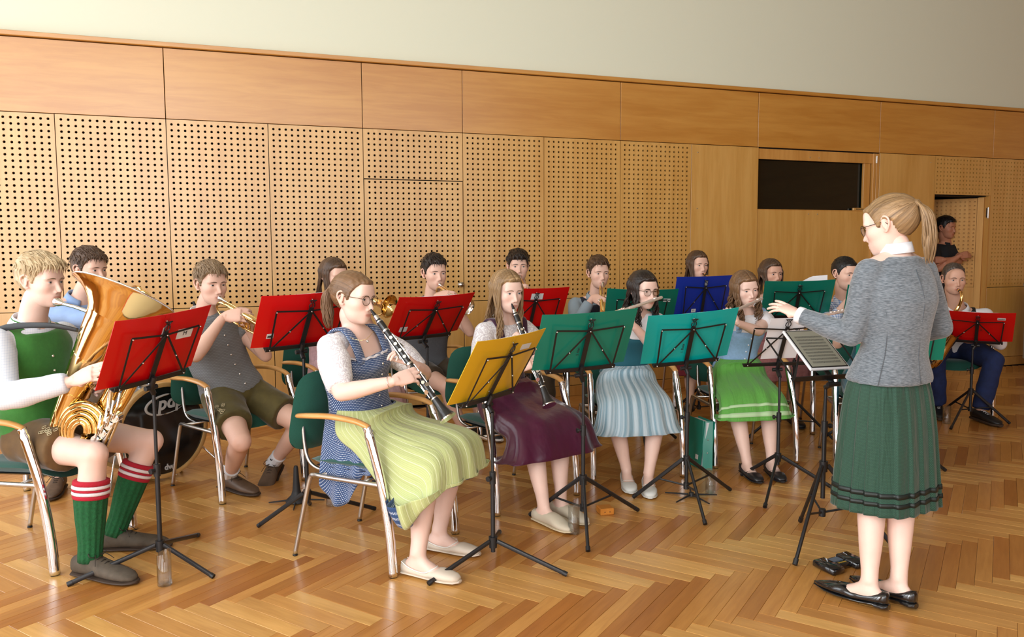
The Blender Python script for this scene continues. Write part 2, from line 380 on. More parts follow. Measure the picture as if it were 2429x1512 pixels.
# ---- shell
m = MB(); slab(m, U0 - .3, U1 + .3, -3.2, V1 + .3, ZC, ZC + .2); structure(m.build('ceiling', mat('ceiling_paint', srgb(176, 172, 158), .9), smooth=False))
m = MB(); slab(m, U1, U1 + .2, -.2, V1 + .2, -.1, ZC); structure(m.build('wall_right', BEECHH, smooth=False))
def window_wall(name, spans, a, b, zz, place):
    """wall with window openings; place(m, s0, s1, d0, d1, z0, z1)"""
    m = MB(); z0, z1 = zz; cur = a
    for s0, s1 in spans:
        place(m, cur, s0, 0, .2, -.1, ZC); place(m, s0, s1, 0, .2, -.1, z0); place(m, s0, s1, 0, .2, z1, ZC); cur = s1
    place(m, cur, b, 0, .2, -.1, ZC)
    wl = structure(m.build(name, BEECHD, smooth=False))
    for i, (s0, s1) in enumerate(spans):
        f = MB(); t = .06
        for x0, x1, y0, y1 in ((s0, s0 + t, z0, z1), (s1 - t, s1, z0, z1), (s0, s1, z0, z0 + t), (s0, s1, z1 - t, z1), ((s0 + s1) / 2 - t / 2, (s0 + s1) / 2 + t / 2, z0, z1), (s0, s1, z0 + (z1 - z0) * .68, z0 + (z1 - z0) * .68 + t)):
            place(f, x0, x1, -.08, -.02, y0, y1)
        WINS.append(structure(f.build('window_%d' % (len(WINS) + 1), BEECHD, smooth=False)))
WINS = []
window_wall('wall_left', WIN_LEFT, -.2, V1 + .2, (.3, 5.2), lambda m, s0, s1, d0, d1, z0, z1: slab(m, U0 - d0, U0 - d1, s0, s1, z0, z1))
window_wall('wall_front', WIN_FRONT, U0 - .2, U1 + .2, (.3, 5.2), lambda m, s0, s1, d0, d1, z0, z1: slab(m, s0, s1, V1 + d0, V1 + d1, z0, z1))
# ---- back wall: white plaster above, dark backing behind the panels with openings for the doors
m = MB()
slab(m, U0 - .2, U1 + .2, -.25, -.03, ZT + .02, ZC, 0)
DO2, DO3 = (5.30, 6.82), (7.735, 8.60)
for a, b in ((U0 - .2, 1.127), (2.04, DO2[0]), (DO2[1] + .09, DO3[0]), (DO3[1], U1 + .2)): slab(m, a, b, -.25, -.045, -.05, ZT + .02, 1)
slab(m, 1.127, 2.04, -.25, -.045, 2.07, ZT + .02, 1); slab(m, 1.127, 2.04, -.25, -.06, -.05, 2.07, 1)
slab(m, DO2[0], DO2[1] + .09, -.25, -.045, 2.5, ZT + .02, 1); slab(m, DO3[0], DO3[1], -.25, -.045, 2.06, ZT + .02, 1)
WB = structure(m.build('wall_back', [WHITE, DARK], smooth=False)); tag(WB, 'back wall of beech veneer panels under white plaster')
def part(name, mt, parent, fn, smooth=False):
    m = MB(); fn(m); return m.build(name, mt, parent, smooth=smooth)
def perforated(name, u0, u1, z0, z1, parent, zrow0, nrow, th=.022, v0=-.018, Mx=None, ncol=None, mt=None):
    """veneer panel drilled with a regular grid of round holes (real holes, 8-sided)"""
    g = .003; u0 += g; u1 -= g; z0 += g; z1 -= g; m = MB(); n = 8
    w = u1 - u0
    if ncol is None: ncol = int((w - .06) / HP) + 1
    cu = [(u0 + u1) / 2 + (i - (ncol - 1) / 2) * HP for i in range(ncol)]
    cz = [zrow0 - i * VP for i in range(nrow)]
    eu = [u0] + [(a + b) / 2 for a, b in zip(cu, cu[1:])] + [u1]; ez = [z1] + [(a + b) / 2 for a, b in zip(cz, cz[1:])] + [z0]
    V = []; F = []; gi = {}
    vf, vb = v0 + th, v0
    def vert(u, v, z):
        V.append((u, v, z)); return len(V) - 1
    def corner(i, j):
        if (i, j) not in gi: gi[(i, j)] = vert(eu[i], vf, ez[j])
        return gi[(i, j)]
    cs = [(math.cos(2 * pi * (k + .5) / n), math.sin(2 * pi * (k + .5) / n)) for k in range(n)]
    for i, u in enumerate(cu):
        for j, z in enumerate(cz):
            h = [vert(u + HR * c, vf, z + HR * s_) for c, s_ in cs]; hb = [vert(u + HR * c, vb, z + HR * s_) for c, s_ in cs]
            c = [corner(i + 1, j), corner(i, j), corner(i, j + 1), corner(i + 1, j + 1)]   # ++, -+, --, +-
            for q in range(4):
                # hole verts (quadrant q): k=2q,2q+1
                a, b = h[2 * q], h[2 * q + 1]; nx = h[(2 * q + 2) % n]
                F.append((a, c[q], b)); F.append((b, c[q], c[(q + 1) % 4], nx))
            for k in range(n): F.append((h[k], h[(k + 1) % n], hb[(k + 1) % n], hb[k]))
    # edges and back rim
    bv = [vert(u0, vb, z0), vert(u1, vb, z0), vert(u1, vb, z1), vert(u0, vb, z1)]
    lr = [corner(i, len(cz)) for i in range(len(cu) + 1)]; tp = [corner(i, 0) for i in range(len(cu) + 1)]
    lf = [corner(0, j) for j in range(len(cz) + 1)]; rt = [corner(len(cu), j) for j in range(len(cz) + 1)]
    F.append(tuple(lr) + (bv[1], bv[0])); F.append(tuple(tp) + (bv[2], bv[3])); F.append(tuple(lf) + (bv[0], bv[3])); F.append(tuple(rt) + (bv[1], bv[2]))
    Mx = Mx or ROOM
    m.add([Mx @ Vector(q) for q in V], F); return m.build(name, mt or BEECH, parent, smooth=False)
def plain(name, u0, u1, z0, z1, mt, parent, v0=-.018, v1=.004, g=.003):
    return part(name, mt, parent, lambda m: slab(m, u0 + g, u1 - g, v0, v1, z0 + g, z1 - g, 0, .0012))
US = [-3.66, -2.06, -.464, 1.127, 2.04, 3.655, 5.27, 6.895, 8.62, 10.3, 12.0]
for a, b in zip(US, US[1:]): plain('upper_panel', a, b, ZB, ZT, BEECHH, WB)
SEL = [-3.66, -2.86] + SE
for a, b in zip(SEL, SEL[1:]):
    if abs(a - 1.127) < .01: continue
    perforated('perforated_panel', a, b, ZP, ZB, WB, 2.470, 32, ncol=15); plain('lower_panel', a, b, ZPL, ZP, BEECH, WB)
perforated('perforated_panel', 1.127, 2.039, 2.074, ZB, WB, 2.470, 9, ncol=17)
plain('solid_panel', 4.465, 5.285, ZPL, ZB, BEECH, WB); plain('solid_panel', 6.907, 7.725, ZPL, ZB, BEECH, WB)
perforated('perforated_panel', 7.725, 8.615, 2.066, ZB, WB, 2.470, 9, ncol=17)
for a, b in ((8.615, 9.45), (9.45, 10.27), (10.27, 11.1), (11.1, 11.95)):
    perforated('perforated_panel', a, b, ZP, ZB, WB, 2.470, 32, ncol=15); plain('lower_panel', a, b, ZPL, ZP, BEECH, WB)
for u in (4.54, 6.907 + .75):
    for z in (2.43, 1.86, 1.2): part('screw', STEEL, WB, lambda m: m.sphere(ROOM @ Vector((u, .005, z)), .006, 8, 6))
m = MB(); slab(m, U0, U1, -.02, .035, ZT + .003, ZT + .04, 0, .004); tr = structure(m.build('trim_1', BEECHH, smooth=False)); tag(tr, 'beech ledge along the top of the wall panels')
m = MB()
for a, b in ((U0, 1.127), (2.039, 5.285), (6.907, 7.725), (8.615, U1)): slab(m, a, b, -.02, .022, 0, ZPL - .002, 0, .003)
structure(m.build('baseboard_back', BEECHD, smooth=False))
# ---- door 1: flush perforated leaf with a steel knob
d1 = structure(thing('door_1', 'flush perforated beech door with a round steel knob', None))
perforated('leaf', 1.129, 2.037, ZP, 2.071, d1, 2.047, 23, ncol=17); plain('lower_leaf', 1.129, 2.037, .01, ZP, BEECH, d1)
part('door_knob', STEEL, d1, lambda m: m.lathe([(.0, .0), (.021, 0), (.021, .006), (.009, .01), (.009, .03), (.02, .036), (.026, .05), (.022, .063), (.0, .067)], 16, ROOM @ Matrix.Translation((2.0, .004, 1.122)) @ Matrix.Rotation(-pi / 2, 4, 'X')), True)
# ---- door 2: wide solid door with a high dark window
d2 = structure(thing('door_2', 'wide beech door with a dark glass window strip', None))
a, b = DO2
part('header', BEECHD, d2, lambda m: slab(m, a - .01, b, -.04, -.012, 2.392, 2.502, 0, .002))
part('leaf', BEECH, d2, lambda m: slab(m, a - .01, b, -.05, -.014, .012, 1.862, 0, .002))
part('stile', BEECHD, d2, lambda m: slab(m, b - .11, b - .02, -.05, -.02, 1.862, 2.392, 0, .002))
part('jamb', BEECHD, d2, lambda m: (slab(m, b, b + .035, -.06, .004, 0, 2.502, 0, .002), slab(m, b + .04, b + .082, -.05, .006, 0, 2.502, 0, .002)))
part('jamb', BEECHD, d2, lambda m: slab(m, a - .03, a - .006, -.16, -.05, 0, 2.502))
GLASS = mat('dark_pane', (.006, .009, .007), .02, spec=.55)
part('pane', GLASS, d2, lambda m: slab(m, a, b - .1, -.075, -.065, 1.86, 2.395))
part('sill', BEECHD, d2, lambda m: slab(m, a - .01, b - .1, -.066, -.013, 1.855, 1.866))
part('hinge', STEEL, d2, lambda m: (slab(m, b + .03, b + .046, .002, .012, 2.40, 2.47), m.tube([ROOM @ Vector((b + .038, .012, 2.395)), ROOM @ Vector((b + .038, .012, 2.475))], .007, 10)))
for q in (a + .66, a + .78):
    for z in (2.43, 1.82): part('screw', STEEL, d2, lambda m: m.sphere(ROOM @ Vector((q, -.013, z)), .006, 8, 6))
# ---- door 3: perforated leaf standing ajar into the dark side room
d3 = structure(thing('door_3', 'perforated beech door standing open into the dark side room', None))
HG = ROOM @ Matrix.Translation((8.585, -.05, 0)) @ Matrix.Rotation(math.radians(47), 4, 'Z') @ Matrix.Rotation(0, 4, 'X')
# local: leaf runs from u=-.85 to 0, its face towards the hall
perforated('leaf', -.79, -.075, ZP, 2.045, d3, 2.0, 22, ncol=14, Mx=HG, mt=BEECHM); part('lower_leaf', BEECHM, d3, lambda m: m.box((-.43, -.007, ZP / 2 + .006), (.71, .022, ZP - .012), HG))
part('leaf_frame', BEECHM, d3, lambda m: (m.box((-.04, -.02, 1.03), (.068, .05, 2.04), HG), m.box((-.82, -.02, 1.03), (.05, .05, 2.04), HG), m.box((-.43, -.03, 1.03), (.8, .02, 2.03), HG)))
part('hinge', STEEL, d3, lambda m: (m.tube([ROOM @ Vector((8.588, .0, 1.80)), ROOM @ Vector((8.588, .0, 1.93))], .010, 10), slab(m, 8.57, 8.606, -.012, .003, 1.81, 1.92)))
part('jamb', BEECHD, d3, lambda m: slab(m, 8.597, 8.617, -.14, .004, 0, 2.068))
part('jamb', BEECHD, d3, lambda m: slab(m, 7.722, 7.738, -.24, .0, 0, 2.068))
# dark side room behind the open door
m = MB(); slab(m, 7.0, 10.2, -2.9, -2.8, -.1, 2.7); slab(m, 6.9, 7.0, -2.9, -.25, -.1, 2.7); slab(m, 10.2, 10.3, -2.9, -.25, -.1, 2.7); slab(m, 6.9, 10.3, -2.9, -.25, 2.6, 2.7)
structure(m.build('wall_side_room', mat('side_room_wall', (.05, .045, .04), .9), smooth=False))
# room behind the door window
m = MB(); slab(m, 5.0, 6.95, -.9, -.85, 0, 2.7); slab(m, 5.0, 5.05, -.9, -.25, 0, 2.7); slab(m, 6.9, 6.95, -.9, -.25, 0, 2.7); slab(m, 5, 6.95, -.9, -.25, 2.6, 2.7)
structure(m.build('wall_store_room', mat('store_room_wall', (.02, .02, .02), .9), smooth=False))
# ================================================================== chairs, music stands, folders
GREENF = mat('green_upholstery', srgb(22, 84, 70), .85, noise=(300, .12), bump=(500, .2), sheen=.3)
ARMWOOD = wood('armrest_wood', srgb(206, 146, 78), srgb(226, 172, 104), 4, (6, 2, 6), .3, coat=.4)
def make_chair():
    root = thing('armchair', 'chair', 'chair')
    def prt(name, mt, fn, smooth=True, auto=None):
        m = MB(); fn(m); return m.build(name, mt, root, smooth=smooth, auto=auto)
    def cushion(m, c, sx, sy, sz, R, bend):
        # rounded slab with soft edges; bend lifts the far edge
        nx, ny = 13, 11; top = []; bot = []
        for j in range(ny):
            for i in range(nx):
                a, b = i / (nx - 1) * 2 - 1, j / (ny - 1) * 2 - 1
                # superellipse outline
                l = (abs(a) ** 5 + abs(b) ** 5) ** .2; mx_ = max(abs(a), abs(b)); k = (mx_ / l if l > 0 else 1)
                x, y = a * k * sx / 2, b * k * sy / 2; e = 1 - mx_ ** 6
                zz = bend(x, y)
                top.append(R @ Vector((x, y, zz + sz / 2 * e ** .5)) + c); bot.append(R @ Vector((x, y, zz - sz / 2 * e ** .5)) + c)
        fs = []
        for j in range(ny - 1):
            for i in range(nx - 1):
                q = j * nx + i; fs.append((q, q + 1, q + nx + 1, q + nx)); fs.append((nx * ny + q, nx * ny + q + nx, nx * ny + q + nx + 1, nx * ny + q + 1))
        m.add(top + bot, fs)
    I = Matrix.Identity(3)
    prt('seat', GREENF, lambda m: cushion(m, Vector((0, .0, .435)), .47, .48, .055, I, lambda x, y: .03 * (x / .24) ** 2 - .05 * max(0, y - .1) ** 2 / .02))
    prt('seat_shell', BLACKP, lambda m: cushion(m, Vector((0, .0, .408)), .44, .44, .02, I, lambda x, y: .03 * (x / .24) ** 2))
    RB = Matrix.Rotation(math.radians(78), 3, 'X')
    prt('backrest', GREENF, lambda m: cushion(m, Vector((0, -.255, .665)), .45, .40, .05, RB, lambda x, y: -.045 * (x / .22) ** 2 * -1))
    for s in (-1, 1):
        prt('front_leg', CHROME, lambda m: m.tube(catmull([(s * .292, .285, .004), (s * .292, .272, .18), (s * .290, .235, .40), (s * .284, .175, .60), (s * .283, .155, .655)], 6), [.0225] * 20 + [.019] * 5, 14, sy=.92, xref=(0, 1, 0)))
        prt('armrest', ARMWOOD, lambda m: m.tube(catmull([(s * .283, .168, .655), (s * .286, .10, .677), (s * .288, -.03, .688), (s * .285, -.15, .682), (s * .262, -.225, .672), (s * .225, -.262, .664)], 6), [.017, .021, .022, .021, .019, .014], 10, sy=.62, xref=(1, 0, 0)))
        prt('rear_leg', STEEL, lambda m: m.tube(catmull([(s * .262, -.275, .004), (s * .256, -.225, .22), (s * .252, -.185, .375), (s * .255, -.155, .398), (s * .265, -.08, .40), (s * .284, .235, .40)], 6), .011, 10))
        prt('backrest_support', STEEL, lambda m: m.tube(catmull([(s * .17, -.12, .395), (s * .17, -.22, .41), (s * .17, -.268, .47), (s * .17, -.285, .62)], 5), .009, 8))
        prt('foot_cap', BLACKP, lambda m: m.cone((s * .292, .285, 0), (s * .292, .284, .008), .019, .019, 12)); prt('foot_cap', BLACKP, lambda m: m.cone((s * .262, -.275, 0), (s * .261, -.273, .008), .012, .012, 12))
        prt('cross_rail', STEEL, lambda m: m.tube([(-.262, .12 * s, .398), (.262, .12 * s, .398)], .009, 8))
    return root
CHAIR0 = make_chair(); CHAIR_USED = [False]
def chair(x, y, facing, label, group='green armchairs of the players'):
    """facing: direction (degrees from +x) the sitter looks"""
    c = CHAIR0 if not CHAIR_USED[0] else copy_tree(CHAIR0); CHAIR_USED[0] = True
    c.location = (x, y, 0); c.rotation_euler = (0, 0, math.radians(facing - 90)); tag(c, label, 'chair', group); return c
INK = mat('ink', (.02, .02, .02), .8); PAPER = mat('paper', srgb(236, 236, 240), .7); STICK = mat('sticker', srgb(222, 224, 224), .5)
def text_mesh(s, size, M, font_shear=0.0, extrude=.0004, bold=0.0):
    """lettering as mesh geometry"""
    cu = bpy.data.curves.new('lettering', 'FONT'); cu.body = s; cu.size = size; cu.align_x = 'CENTER'; cu.align_y = 'CENTER'; cu.extrude = extrude; cu.shear = font_shear; cu.offset = bold; cu.resolution_u = 3
    o = bpy.data.objects.new('tmp', cu); COL.objects.link(o); dg = bpy.context.evaluated_depsgraph_get(); me = bpy.data.meshes.new_from_object(o.evaluated_get(dg))
    bpy.data.objects.remove(o); bpy.data.curves.remove(cu); me.transform(M); return me
def lettering(name, s, size, M, mt, parent, shear=0.0, bold=0.0):
    me = text_mesh(s, size, M, shear, bold=bold); me.name = name; me.materials.append(mt)
    me.transform(parent.matrix_basis.inverted()); return link(name, me, parent)
def desk_axes(C, yaw, tilt, roll):
    x = Vector((math.cos(yaw), math.sin(yaw), 0)); b = Vector((-math.sin(yaw), math.cos(yaw), 0))
    u = Vector((0, 0, 1)) * math.cos(tilt) - b * math.sin(tilt)
    x2 = x * math.cos(roll) + u * math.sin(roll); u2 = u * math.cos(roll) - x * math.sin(roll)
    n = u2.cross(x2) * -1            # towards the back of the desk (away from the player)
    if n.dot(b) > 0: n = -n
    return x2, u2, n, b
def music_stand(C, yaw, tilt, roll, label, feet=None, braces=True, hub=.27, legaz=20, k=1.0, drop=0.0, leglen=.36, group='black folding music stands'):
    C = Vector(C); yaw, tilt, roll = map(math.radians, (yaw, tilt, roll)); x, u, n, b = desk_axes(C, yaw, tilt, roll)
    base = Vector((C.x, C.y, 0)) + b * .05
    if feet and len(feet) == 3: fm = sum((Vector((f[0], f[1], 0)) for f in feet), Vector()) / 3; base = base + (fm - base) * .4 if (fm - base).length < .25 else base
    root = thing('music_stand', label, 'music stand', base, 0, group)
    def prt(name, fn, mt=BLACKM, parent=root, smooth=True, auto=40):
        m = MB(); fn(m); return m.build(name, mt, parent, smooth=smooth, auto=auto)
    D = C + n * .012 - u * drop                                     # desk frame plane lies behind the folder
    q = lambda a, c, d=0: D + x * (a * k) + u * (c * k) + n * d
    lo = -.158
    def bar(m, a, c, w=.009, t=.0022): 
        d = (c - a).normalized(); s_ = d.cross(n).normalized(); l = (c - a).length
        m.box((0, 0, 0), (w, t, l), basis(s_, n, d, (a + c) / 2))
    prt('spine', lambda m: bar(m, q(0, lo), q(0, .085), .024, .006), smooth=False)
    prt('ledge', lambda m: (m.box((0, 0, 0), (.375 * k, .022, .004), basis(x, u, n, q(0, lo - .004, .003))), m.box((0, 0, 0), (.375 * k, .004, .03), basis(x, u, n, q(0, lo - .014, -.012)))), smooth=False)
    for s_ in (-1, 1):
        prt('top_arm', lambda m: bar(m, q(0, .072, .004), q(s_ * .178, .088, .004)), smooth=False)
        prt('side_arm', lambda m: bar(m, q(s_ * .178, .088, .007), q(s_ * .17, lo, .007)), smooth=False)
        prt('diagonal_arm', lambda m: bar(m, q(s_ * .006, .07, .01), q(s_ * .17, lo, .01)), smooth=False)
    for a, c in ((0, .075), (.178, .088), (-.178, .088), (.17, lo), (-.17, lo), (.088, -.045), (-.088, -.045)): prt('rivet', lambda m: m.sphere(q(a, c, .013), .0042, 8, 6), STEEL)
    # lyre shaped finial
    prt('finial', lambda m: ([m.tube(catmull([q(0, .085), q(s_ * .013, .096), q(s_ * .012, .112), q(s_ * .006, .122), q(s_ * .013, .134)], 4), .0028, 6) for s_ in (-1, 1)], m.tube([q(-.018, .135), q(.018, .135)], .003, 6), m.tube([q(0, .085), q(0, .134)], .002, 6)))
    # tube up to the tilting joint
    J = q(0, lo - .035, .012); top = Vector((base.x, base.y, J.z - .03))
    prt('tilt_joint', lambda m: (m.tube([q(0, lo + .02, .012), J, top], [.011, .013, .012], 10), m.tube([J - x * .03, J + x * .03], .011, 10)), BLACKP)
    m_ = (top.z + hub) * .5
    prt('upper_tube', lambda m: m.tube([(base.x, base.y, m_ - .1), top], .0075, 10))
    prt('lower_tube', lambda m: m.tube([(base.x, base.y, max(.03, hub - .16) if braces else hub - .05), (base.x, base.y, m_)], .0105, 10))
    cl = prt('collar', lambda m: m.tube([(base.x, base.y, m_ - .03), (base.x, base.y, m_ + .025)], .0145, 12), BLACKP)
    cv = Vector((base.x, base.y, m_)); sd = -x * 1.0
    prt('clamp_knob', lambda m: (m.tube([cv, cv + sd * .03], .007, 8), m.tube([cv + sd * .026, cv + sd * .036], .012, 10)), BLACKP)
    prt('hub', lambda m: m.tube([(base.x, base.y, hub - .03), (base.x, base.y, hub + .02)], [.018, .02], 12), BLACKP)
    if braces: prt('lower_hub', lambda m: m.tube([(base.x, base.y, hub * .38), (base.x, base.y, hub * .38 + .035)], .016, 12), BLACKP)
    if feet: fts = [Vector(f) for f in feet]
    else: fts = [base + Vector((leglen * math.cos(math.radians(legaz + 120 * i)), leglen * math.sin(math.radians(legaz + 120 * i)), 0)) for i in range(3)]
    for ft in fts:
        ft = Vector((ft.x, ft.y, .008)); d = ft - base; d.z = 0
        l_ = d.length; d.normalize()
        if l_ > .44: ft = base + d * .44; ft.z = .008; l_ = .44
        a = Vector((base.x, base.y, hub)) + d * .02
        lg = prt('leg', lambda m: m.tube([a, ft], .0085, 8, sy=1.3))
        prt('rubber_foot', lambda m: m.tube([a.lerp(ft, .94), ft], .0115, 10), BLACKP)
        if braces: prt('brace', lambda m: m.tube([Vector((base.x, base.y, hub * .38 + .02)) + d * .012, a.lerp(ft, .5)], .0055, 6))
    return root
def folder(C, yaw, tilt, roll, col, label, s=1.05, sticker=None, size=(.48, .315), writing=None, group='cardboard sheet music folders'):
    C = Vector(C); yaw, tilt, roll = map(math.radians, (yaw, tilt, roll)); x, u, n, b = desk_axes(C, yaw, tilt, roll)
    w, h = size[0] * s, size[1] * s
    root = thing('music_folder', label, 'folder', C - u * h / 2, 0, group)
    nm = 'folder_' + '_'.join('%d' % (c * 255) for c in col); cm = mat(nm, col, .42, noise=(3, .05), coat=.25)
    bend = .012
    def side(sg):
        m = MB(); N_ = 8; R = []
        for i in range(N_ + 1):
            t = i / N_; xx = sg * (.011 + (w / 2 - .011) * t); off = -.004 - bend * t * t
            R.append([C + x * xx + u * (h / 2) - n * -off, C + x * xx - u * (h / 2) - n * -off, C + x * xx - u * (h / 2) + n * (off - .0022), C + x * xx + u * (h / 2) + n * (off - .0022)])
        m.rings(R); return m.build('cover', cm, root, smooth=False)
    side(-1); side(1)
    m = MB(); m.box((0, 0, 0), (.024, h, .004), basis(x, u, n, C - n * .005)); sp = m.build('folder_spine', cm, root, smooth=False)
    m = MB(); m.box((0, 0, 0), (w * .93, h * .94, .003), basis(x, u, n, C - n * (.013 + bend * .4))); m.build('sheet', PAPER, root, smooth=False)
    for c in (-.0125, .0125):
        m = MB(); m.box((0, 0, 0), (.0012, h * .98, .0006), basis(x, u, n, C + x * c - n * .0034)); m.build('crease', mat(nm + 'c', tuple(q * .55 for q in col), .5), root, smooth=False)
    for c in (.4, -.4):
        m = MB(); m.sphere(C + u * (h * c), .0035, 8, 5); m.build('rivet', STEEL, root)
    for st in sticker or []:
        ax, cy_, sw, sh = st[:4]; t = abs(ax) / (w / 2)
        m = MB(); m.box((0, 0, 0), (sw, sh, .0008), basis(x, u, n, C + x * ax + u * cy_ - n * (.0032 + bend * t * t - .0016))); sk = m.build('sticker', STICK, root, smooth=False)
        off = C + x * ax + u * cy_ - n * (.0032 + bend * t * t - .0030)
        if len(st) > 4 and st[4] == 'bar':
            m = MB(); rg = random.Random(3)
            for i in range(12): m.box((0, 0, 0), (rg.choice([.0008, .0014, .002]), sh * .45, .0004), basis(x, u, n, off + x * ((i - 5.5) * sw * .065) - u * sh * .08))
            o = m.build('barcode', INK, root, smooth=False)
        elif len(st) > 4: lettering('lettering', st[4], sh * .6, basis(x, u, n, off), INK, root)
    if writing:
        s_, ax, cy_, sz = writing; lettering('lettering', s_, sz, basis(u, -x, n, C + x * ax + u * cy_ - n * .001), INK, root)
    return root
RED, DGREEN, TEAL, YEL, BLU = srgb(206, 2, 8), srgb(0, 118, 98), srgb(0, 170, 166), srgb(226, 182, 36), srgb(10, 44, 150)
def scaled(C, k):
    c0 = Vector((0, 0, CAMH)); return c0 + (Vector(C) - c0) * k
def fold_and_stand(C, yaw, tilt, roll, s, col, flabel, slabel, feet=None, sticker=None, writing=None, braces=True, hub=.27, legaz=20, folded=True, k=1.0):
    C = scaled(C, 1.05 / s)
    if feet: feet = [PF(*f) for f in feet]
    st = music_stand(C, yaw, tilt, roll, slabel, feet, braces, hub, legaz, k)
    fo = folder(C, yaw, tilt, roll, col, flabel, 1.05, sticker, writing=writing) if folded else None
    return st, fo, C
fold_and_stand((-1.486, 3.299, 1.027), 68.1, 28.6, 4.5, 1.032, RED, 'red folder with a white paper label, in front of the tuba player', 'black music stand in front of the tuba player, glass of water at its feet', [(160, 1392), (507, 1373), (476, 1268)], [(.13, .045, .085, .05, 'M'), (.0, .075, .012, .05, 'J')], None, False, .125)
fold_and_stand((-1.021, 3.917, 1.088), 40.1, 37.1, 3.0, 1.057, RED, 'red folder with a barcode sticker behind the clarinettist in blue', 'music stand behind the clarinettist in blue, holding the folder with barcode', [(612, 1252), (900, 1207), (740, 1100)], [(-.17, -.09, .035, .03, 'bar')], None, False, .2)
fold_and_stand((-.465, 4.516, 1.053), 36.3, 41.9, 1.7, 1.015, RED, 'red folder in front of the trumpeter with rolled white sleeves', 'music stand of the trumpeter in grey vest between the two clarinettists', None, [(-.15, -.10, .05, .04)], None, False, .2, 50)
fold_and_stand((-.048, 3.364, .926), 55.2, 31.5, 2.0, 1.031, YEL, 'yellow folder on the foremost stand beside the blue dirndl', 'music stand carrying the yellow folder', [(1015, 1390), (1345, 1368), (1200, 1180)], [(.13, .09, .07, .03)], ('1. Klar. Es', .02, -.08, .02), False, .125)
fold_and_stand((.357, 3.79, .989), 20.9, 30.2, 2.4, 1.038, DGREEN, 'large dark green folder in front of the clarinettist in plum satin', 'music stand with the dark green folder and a block of wood beside its foot', [(1257, 1225), (1515, 1213), (1395, 1312)], None, ('2. Klar.', -.03, -.06, .018))
fold_and_stand((.949, 4.185, .959), 12.3, 32.5, 4.9, 1.042, TEAL, 'turquoise folder before the flautist in the pale blue skirt', 'music stand carrying the turquoise folder', [(1502, 1183), (1732, 1165), (1673, 1248)], None, ('1. Flote', -.03, -.07, .02))
fold_and_stand((.145, 5.368, 1.037), 20.5, 31.0, .1, 1.007, RED, 'red folder behind the clarinettist in plum satin', 'music stand behind the player in plum satin holding a red folder', None, [(.01, .10, .09, .05)], None, True, .27, 10)
fold_and_stand((.901, 5.51, 1.034), -1.6, 41.0, -.8, 1.02, DGREEN, 'dark green folder behind the flautist in pale blue', 'music stand behind the flautist in the pale blue skirt', None, [(.18, .07, .05, .012), (.18, .05, .05, .012)], None, True, .27, 30)
fold_and_stand((1.459, 6.002, 1.083), 14.1, 17.7, 1.0, .975, BLU, 'dark blue folder, the only blue one', 'music stand carrying the blue folder', None, [(.01, .11, .02, .045), (-.07, -.13, .04, .03, 'E1')], None, True, .27, 0)
fold_and_stand((2.038, 5.621, 1.078), -6.4, 36.1, 1.7, .995, DGREEN, 'dark green folder with white pages behind it near the beech door', 'music stand holding the green folder near the beech door', None, None, None, True, .27, 70)
fold_and_stand((2.247, 4.527, .909), -16.2, 28.8, 1.1, .977, srgb(8, 132, 108), 'green folder mostly hidden behind the conductor', 'music stand mostly hidden behind the conductor', None, [(-.1, .05, .1, .06)], None, True, .27, 10)
fold_and_stand((3.686, 6.227, .809), -30.6, 42.4, -1.6, 1.041, RED, 'red folder in front of the saxophonist', 'low music stand in front of the saxophonist', [(2255, 1020), (2395, 1007), (2220, 975)], [(.16, .10, .055, .025, 'Saxofon')], ('S 2', .03, -.03, .02))
# small sliver of one more folder left of the conductor
fold_and_stand((2.70, 5.74, 1.03), -14, 36, 0, 1.05, DGREEN, 'green folder half hidden by the sleeve of the conductor', 'music stand whose folder is half hidden by the sleeve of the conductor', None, None, None, True, .27, 40)
# open stand with a single white sheet (girl in the green apron)
SC14 = scaled((1.609, 4.652, .899), 1.0)
music_stand(SC14 + Vector((.0, 0, 0)), 4.2, 31.5, 1.5, 'music stand with a bare white sheet before the green apron', [PF(1759, 1130), PF(1810, 1214), PF(1970, 1158)], False, .19, k=1.12)
_x, _u, _n, _b = desk_axes(SC14, math.radians(4.2), math.radians(31.5), math.radians(1.5))
m = MB(); m.box((0, 0, 0), (.215, .30, .004), basis(_x, _u, _n, SC14 - _n * .004)); tag(m.build('sheet_of_paper', PAPER, smooth=False), 'white sheet standing on the open wire desk', 'sheet music')
# conductor's stand with a tablet-like score
CC = scaled((1.536, 3.978, .912), .935)
music_stand(CC - Vector((.0, 0, .0)), 195.5, 52, -.6, 'stand right in front of the conductor, its desk nearly flat', [PF(1885, 1345), PF(1898, 1240), PF(2118, 1300)], True, .40, k=1.1, drop=-.02)
_x, _u, _n, _b = desk_axes(CC, math.radians(195.5), math.radians(55), 0)
tb = thing('score_tablet', 'tablet showing a page of music on the stand of the conductor', 'tablet', CC - _u * .14)
m = MB(); m.box((0, 0, 0), (.215, .275, .014), basis(_x, _u, _n, CC - _n * .009), bev=.004); m.build('tablet_case', mat('tablet_white', srgb(225, 225, 228), .4), tb, smooth=False)
m = MB(); m.box((0, 0, 0), (.196, .258, .003), basis(_x, _u, _n, CC - _n * .0165)); m.build('tablet_bezel', BLACKP, tb, smooth=False)
m = MB(); m.box((0, 0, 0), (.184, .246, .002), basis(_x, _u, _n, CC - _n * .0182)); m.build('screen', mat('screen', srgb(150, 150, 136), .18), tb, smooth=False)
m = MB()
